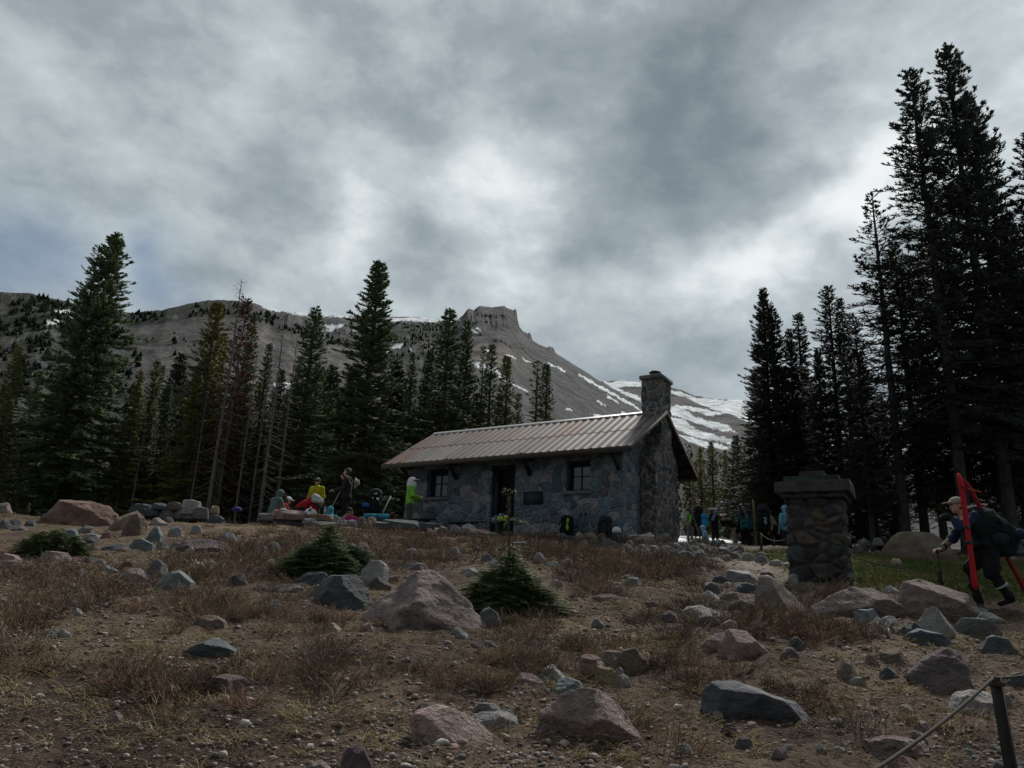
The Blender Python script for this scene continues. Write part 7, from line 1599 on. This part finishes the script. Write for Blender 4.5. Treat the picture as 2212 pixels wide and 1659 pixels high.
# ================================================================ snow patches, gravel, dry shrubs, grass
SNOWM = pm('old_snow', (.70, .73, .76), (.58, .60, .62), 3, .7, .4, 9, .05)
def snow_patch(label, poly, y0, y1, n=60):
    us = [p[0] for p in poly]; xs0 = at(min(us), 1180, (y0 + y1) / 2)[0]; xs1 = at(max(us), 1180, (y0 + y1) / 2)[0]
    cx, cy = (xs0 + xs1) / 2, (y0 + y1) / 2; rx, ry = (xs1 - xs0) / 2, (y1 - y0) / 2
    X, Y = np.meshgrid(np.linspace(-1.1, 1.1, n), np.linspace(-1.1, 1.1, n), indexing='ij'); r = np.hypot(X, Y) + .30 * fbm(X * 2.2 + cx, Y * 2.2, seed=int(cx * 10) % 91, o=3)
    x = cx + X * rx; y = cy + Y * ry; z = gz(x, y, True) + .11 * np.clip(1 - r, -.6, .5) + .012 * fbm(x * 3, y * 3, seed=6, o=3)
    V = np.stack([x, y, z], -1).reshape(-1, 3); i = np.arange(n - 1)[:, None] * n + np.arange(n - 1)[None]; Q = np.stack([i, i + n, i + n + 1, i + 1], -1).reshape(-1, 4)
    keep = (r.reshape(-1)[Q].max(1) < 1.15); Q = Q[keep]; us_, inv = np.unique(Q, return_inverse=True)
    o = link('snow_patch', mesh_np('snow_patch', V[us_], quads=inv.reshape(-1, 4), smooth=True, mats=[SNOWM])); tag(o, label, kind='structure')
for a in [('a', [(1395, 0), (1482, 0)], 41, 52), ('b', [(1535, 0), (1592, 0)], 40, 50), ('c', [(1545, 0), (1650, 0)], 34, 38.5), ('d', [(1590, 0), (1690, 0)], 30.5, 33), ('e', [(1655, 0), (1740, 0)], 28.8, 33.5), ('f', [(1840, 0), (1912, 0)], 31, 44), ('g', [(2160, 0), (2320, 0)], 22, 30), ('h', [(1700, 0), (1760, 0)], 36, 44), ('i', [(1440, 0), (1530, 0)], 52, 60)]: snow_patch('old snow lying at the edge of the right-hand wood', *a[1:])

def ground_mesh_pts(n, y0, y1, g, power=1.0):
    y = y0 * (y1 / y0)**(g.random(n)**power); x = (g.random(n) * 2 - 1) * (1.6 + .72 * y); return x, y
def free(x, y):
    hx = (x - HO[0]) * math.cos(HYAW) + (y - HO[1]) * math.sin(HYAW); hy = -(x - HO[0]) * math.sin(HYAW) + (y - HO[1]) * math.cos(HYAW)
    return ~((hx > -L_ - .1) & (hx < .6) & (hy > -.1) & (hy < W_)) & (np.hypot(x - PC[0], y - PC[1]) > .6)
PEB = objmat('pebble', .75, 1.2, 20, .9, .3, 60, .004, attr=True)
def gravel():
    g = np.random.default_rng(3); x, y = ground_mesh_pts(46000, 4.0, 19, g, 1.1)
    dens = fbm(x * .55, y * .55, seed=14, o=3); k = (dens > g.uniform(-.28, .62, len(x))) & free(x, y); x, y = x[k], y[k]; n = len(x)
    s = np.exp(g.normal(math.log(.0095), .45, n)) * (1 + .02 * y); s = np.minimum(s, .04)
    V, T = ico(0); V = V * 1.0
    M = len(V); R = g.normal(0, 1, (n, 3)); a = g.uniform(0, 6.28, n); ca, sa = np.cos(a), np.sin(a)
    sc = s[:, None] * np.stack([g.uniform(.8, 1.5, n), g.uniform(.7, 1.2, n), g.uniform(.45, .85, n)], 1)
    P = V[None] * sc[:, None, :] * (1 + .22 * g.normal(0, 1, (n, M, 1)).clip(-1.3, 1.3))
    P = np.stack([P[..., 0] * ca[:, None] - P[..., 1] * sa[:, None], P[..., 0] * sa[:, None] + P[..., 1] * ca[:, None], P[..., 2]], -1)
    P += np.stack([x, y, gz(x, y, True) + s * .28], -1)[:, None, :]
    pal = np.array([(.27, .22, .195), (.21, .18, .165), (.32, .275, .25), (.16, .15, .15), (.25, .18, .15), (.36, .33, .30), (.13, .11, .10)]); c = pal[g.integers(0, 7, n)] * g.uniform(.7, 1.2, (n, 1))
    TT = (np.arange(n)[:, None, None] * M + T[None]).reshape(-1, 3)
    o = link('gravel', mesh_np('gravel', P.reshape(-1, 3), tris=TT, colors=np.repeat(c, M, 0), mats=[PEB], smooth=False)); tag(o, 'loose pinkish grey gravel over the brown soil', 'gravel', kind='stuff')
gravel()

def stemmat():
    m, ntr, b = newmat('dry_stems'); at_ = N(ntr, 'VertexColor', layer_name='Col'); ntr.links.new(at_.outputs[0], b.inputs['Base Color']); b.inputs['Roughness'].default_value = .9; b.inputs['Specular IOR Level'].default_value = .15; return m
STEM = stemmat()
def stems(P0, DIR, L, R, bend, g, seg=3, col=None, droop=.0):
    n = len(P0); s = np.linspace(0, 1, seg + 1); side = g.normal(0, 1, (n, 3)); P = np.zeros((n, seg + 1, 3))
    for i, q in enumerate(s):
        P[:, i] = P0 + DIR * (L * q)[:, None] + side * (bend * L * q * (1 - .3 * q) * (.6 + .4 * math.sin(q * 5)))[:, None]; P[:, i, 2] -= droop * L * q * q
    t = np.gradient(P, axis=1); t /= np.linalg.norm(t, axis=2, keepdims=True) + 1e-9; z = np.array([.1, -.9, .3]); sd = np.cross(t, z); sd /= np.linalg.norm(sd, axis=2, keepdims=True) + 1e-9; u = np.cross(sd, t)
    rr = R[:, None, None] * np.linspace(1, .35, seg + 1)[None, :, None]
    V = np.stack([P + rr * (math.cos(a) * sd + math.sin(a) * u) for a in (1.57, 3.67, 5.76)], 2).reshape(-1, 3); m = (seg + 1) * 3
    Q = [(i * 3 + k, i * 3 + (k + 1) % 3, i * 3 + 3 + (k + 1) % 3, i * 3 + 3 + k) for i in range(seg) for k in range(3)]
    return V, (np.arange(n)[:, None, None] * m + np.array(Q)[None]).reshape(-1, 4), np.repeat(col, m, 0), P
SHC = np.array([(.155, .105, .070), (.165, .094, .070), (.135, .105, .068), (.21, .155, .095), (.095, .07, .052), (.17, .11, .078)])
def shrubs():
    g = np.random.default_rng(21)
    x, y = ground_mesh_pts(14000, 4.2, 25.5, g, .75); u, v = project(np.stack([x, y, gz(x, y)], -1))
    d = fbm(x * .42, y * .42, seed=44, o=3)
    hot = np.zeros(len(x))
    for (hu, hv, ru, rv, a) in ((1000, 1190, 520, 42, .8), (700, 1165, 330, 30, .6), (1400, 1225, 190, 36, .9), (180, 1270, 260, 55, .55), (560, 1215, 150, 35, .5), (380, 1530, 260, 70, .6), (280, 1460, 130, 30, .4), (1780, 1330, 150, 45, .8), (1450, 1330, 90, 25, .4), (1820, 1262, 110, 16, .8), (1120, 1330, 130, 40, .25), (600, 1335, 150, 28, .4), (700, 1440, 120, 25, .4), (480, 1320, 110, 25, .3), (1280, 1270, 120, 30, .45), (1650, 1345, 90, 30, .6), (1300, 1600, 120, 40, .3), (1950, 1580, 140, 50, .3), (1080, 1500, 110, 30, .25), (1480, 1600, 120, 40, .35), (60, 1420, 90, 50, .3), (2000, 1300, 100, 60, -.6), (1650, 1215, 60, 30, -1.), (930, 1300, 100, 60, -.5), (930, 1420, 160, 50, -.25)):
        hot += a * np.exp(-((u - hu) / ru)**2 - ((v - hv) / rv)**2)
    mead = sstep(.0, .4, np.minimum((x - (5.6 + .10 * (y - 14))), np.minimum((y - 12.6), (21.5 - y))))
    k = (d * .55 + hot - .16 > g.uniform(-.05, 1.05, len(x))) & (mead < .3) & free(x, y) & (v > 1105)
    for r in ROCKS:
        o = r[0].location; W2 = r[1] * .5; k &= ~((np.abs(x - o[0]) < W2 * 1.0) & (y > o[1] - r[3] * .5 - .35 - .5 * r[2]) & (y < o[1] + r[3] * .45))
    x, y = x[k], y[k]; h0 = hot[k]; n = len(x); z = gz(x, y, True)
    far = y > 12.5; cnt = np.where(far, 22, np.where(y > 8, 44, 62)); i = np.repeat(np.arange(n), cnt); m = len(i)
    size = g.uniform(.08, .20, n) * (1 + .5 * np.clip(h0, 0, 1)); a = g.uniform(0, 6.28, m); rad = size[i] * g.random(m)**.5 * .75; el = g.uniform(.12, 1.25, m)
    P0 = np.stack([x[i] + np.cos(a) * rad, y[i] + np.sin(a) * rad, z[i] - .01], 1); a2 = a + g.normal(0, .8, m)
    DIR = np.stack([np.cos(a2) * np.cos(el), np.sin(a2) * np.cos(el), np.sin(el)], 1); L = size[i] * g.uniform(.4, 1.15, m); R = np.where(far[i], .0040, .0026) * g.uniform(.7, 1.5, m) * (1 + .02 * y[i])
    c = SHC[g.integers(0, 6, n)][i] * (g.uniform(.35, 1.25, n)[i] * g.uniform(.6, 1.4, m))[:, None]; pale = g.random(m) < .06; c[pale] = np.array([.30, .26, .21]) * g.uniform(.7, 1.2, (pale.sum(), 1))
    V, Q, C, P = stems(P0, DIR, L, R, .28, g, 3, c)
    j = np.repeat(np.arange(m), np.where(far[i], 1, 2)); w = g.uniform(.35, .95, len(j)); b = P[j, 1] * (1 - w)[:, None] + P[j, 3] * w[:, None]; dd = DIR[j] + g.normal(0, .7, (len(j), 3)); dd /= np.linalg.norm(dd, axis=1, keepdims=True)
    V2, Q2, C2, _ = stems(b, dd, L[j] * g.uniform(.25, .55, len(j)), R[j] * .7, .3, g, 2, c[j] * 1.1)
    o = link('dry_shrubs', mesh_np('dry_shrubs', np.concatenate([V, V2]), quads=np.concatenate([Q, Q2 + len(V)]), colors=np.concatenate([C, C2]), mats=[STEM])); tag(o, 'low leafless reddish brown scrub covering the slope', 'scrub', kind='stuff')
    print('shrubs', n, 'stems', m)
shrubs()
def litter():
    g = np.random.default_rng(22); n = 70000; x, y = ground_mesh_pts(n, 4.0, 16, g, .9); k = (fbm(x * .6, y * .6, seed=71, o=3) > g.uniform(-.9, .4, n)) & free(x, y); x, y = x[k], y[k]; n = len(x)
    a = g.uniform(0, 6.28, n); el = g.uniform(-.05, .45, n); D = np.stack([np.cos(a) * np.cos(el), np.sin(a) * np.cos(el), np.sin(el)], 1)
    c = np.array([(.10, .075, .055), (.16, .125, .085), (.26, .21, .14), (.06, .045, .035), (.13, .085, .065)])[g.integers(0, 5, n)] * g.uniform(.6, 1.2, (n, 1))
    V, Q, C, _ = stems(np.stack([x, y, gz(x, y, True) + .006], 1), D, g.uniform(.03, .13, n), .0016 * g.uniform(.7, 1.6, n) * (1 + .05 * y), .3, g, 2, c)
    o = link('twig_litter', mesh_np('twig_litter', V, quads=Q, colors=C, mats=[STEM])); tag(o, 'dead twigs and leaf litter on the soil', 'litter', kind='stuff')
litter()
def straw():
    g = np.random.default_rng(23); P = []
    pts = [(80, 1365), (60, 1350), (560, 1300), (650, 1560), (700, 1550), (540, 1520), (590, 1570), (1070, 1575), (1240, 1560), (1300, 1600), (1350, 1640), (1200, 1470), (1280, 1480), (1430, 1380), (1460, 1400), (1660, 1520), (1060, 1470), (1960, 1500), (700, 1285), (870, 1265), (230, 1160), (300, 1125), (330, 1145), (410, 1125), (450, 1135), (380, 1145), (500, 1135), (40, 1110), (70, 1120), (120, 1145), (200, 1165), (20, 1115), (560, 1130), (620, 1135), (680, 1140), (1850, 1260), (1830, 1250), (2180, 1270), (340, 1400), (420, 1390), (980, 1560), (850, 1580), (1500, 1560), (1560, 1620), (1750, 1590), (1800, 1500), (2080, 1560), (300, 1610), (120, 1600), (200, 1500), (30, 1480)]
    for (u, v) in pts:
        p = hit(u, v); m = int(g.integers(2, 5))
        for _ in range(m): P.append((p[0] + g.normal(0, .15), p[1] + g.normal(0, .15)))
    x, y = ground_mesh_pts(420, 4.2, 22, g, .8); P += list(zip(x, y)); P = np.array(P); P = P[free(P[:, 0], P[:, 1])]; n = len(P); i = np.repeat(np.arange(n), 34); m = len(i); a = g.uniform(0, 6.28, m); el = g.uniform(.05, .9, m)
    base = np.stack([P[i, 0] + g.normal(0, .03, m), P[i, 1] + g.normal(0, .03, m), gz(P[i, 0], P[i, 1], True)], 1); D = np.stack([np.cos(a) * np.cos(el), np.sin(a) * np.cos(el), np.sin(el)], 1)
    c = np.array([.36, .29, .165])[None] * g.uniform(.45, 1.15, (m, 1)); V, Q, C, _ = stems(base, D, g.uniform(.06, .20, m), .0019 * (1 + .05 * P[i, 1]), .22, g, 3, c, .35)
    o = link('dry_grass', mesh_np('dry_grass', V, quads=Q, colors=C, mats=[STEM])); tag(o, 'bleached straw tufts between the stones', 'grass', kind='stuff')
straw()
def meadow():
    g = np.random.default_rng(24); n = 60000; y = g.uniform(12.4, 21.5, n); x = 5.0 + g.random(n) * (y * .62); mead = np.minimum((x - (5.6 + .10 * (y - 14))), np.minimum((y - 12.6) * .8, (21.5 - y) * .5)) + .5 * fbm(x * .8, y * .8, seed=31, o=3)
    k = (mead > g.uniform(0, .5, n)) & free(x, y); x, y = x[k], y[k]; n = len(x); a = g.uniform(0, 6.28, n); el = g.uniform(.6, 1.5, n); D = np.stack([np.cos(a) * np.cos(el), np.sin(a) * np.cos(el), np.sin(el)], 1)
    pat = fbm(x * .7, y * .7, seed=55, o=3); c = np.where((pat + g.normal(0, .15, n) > .05)[:, None], np.array([[.075, .115, .022]]), np.array([[.19, .17, .06]])) * g.uniform(.5, 1.25, (n, 1))
    V, Q, C, _ = stems(np.stack([x, y, gz(x, y, True) - .01], 1), D, g.uniform(.05, .15, n), .004 * g.uniform(.7, 1.4, n), .15, g, 2, c, .2)
    o = link('grass', mesh_np('grass', V, quads=Q, colors=C, mats=[STEM])); tag(o, 'short green and straw coloured meadow grass', 'grass', kind='stuff')
meadow()
def bentwigs():
    g = np.random.default_rng(25)
    for (u, v, lab, nn) in ((455, 1245, 'tangle of bent pale dead twigs left of the dark brown boulder', 16), (735, 1185, 'bare white dead twig in the bushy young fir', 5), (790, 1200, 'white forked dead twig at the tip of the spreading young fir', 4), (1500, 1350, 'pale bent root by the rounded rock', 3), (1920, 1385, 'dead twigs below the right-hand pile', 8)):
        p = hit(u, v); dz = .45 if 'fir' in lab else .0; mb = MB(); root = np.zeros(3)
        for k in range(nn):
            a = g.uniform(0, 6.28); o = root + g.normal(0, .004, 3); root = o; L = g.uniform(.15, .4) * (.6 if nn < 6 else 1); q = np.array([o + np.array([math.cos(a), .4 * math.sin(a), 0]) * L * s + np.array([0, 0, .16 * math.sin(3.1 * s) + .02 * g.normal()]) + g.normal(0, .015, 3) for s in np.linspace(0, 1, 7)]); mb.tube(q, np.linspace(.011, .004, 7), 5); root = q[int(g.integers(1, 3))] * [1, 1, .3]
        o = link('dead_twig', mb.mesh('dead_twig', pm('bleached_wood', (.34, .30, .25), (.2, .17, .14), 12), True), None, (p[0], p[1] - (.05 if dz == 0 else .25), p[2] + dz)); tag(o, lab, 'twig')
bentwigs()
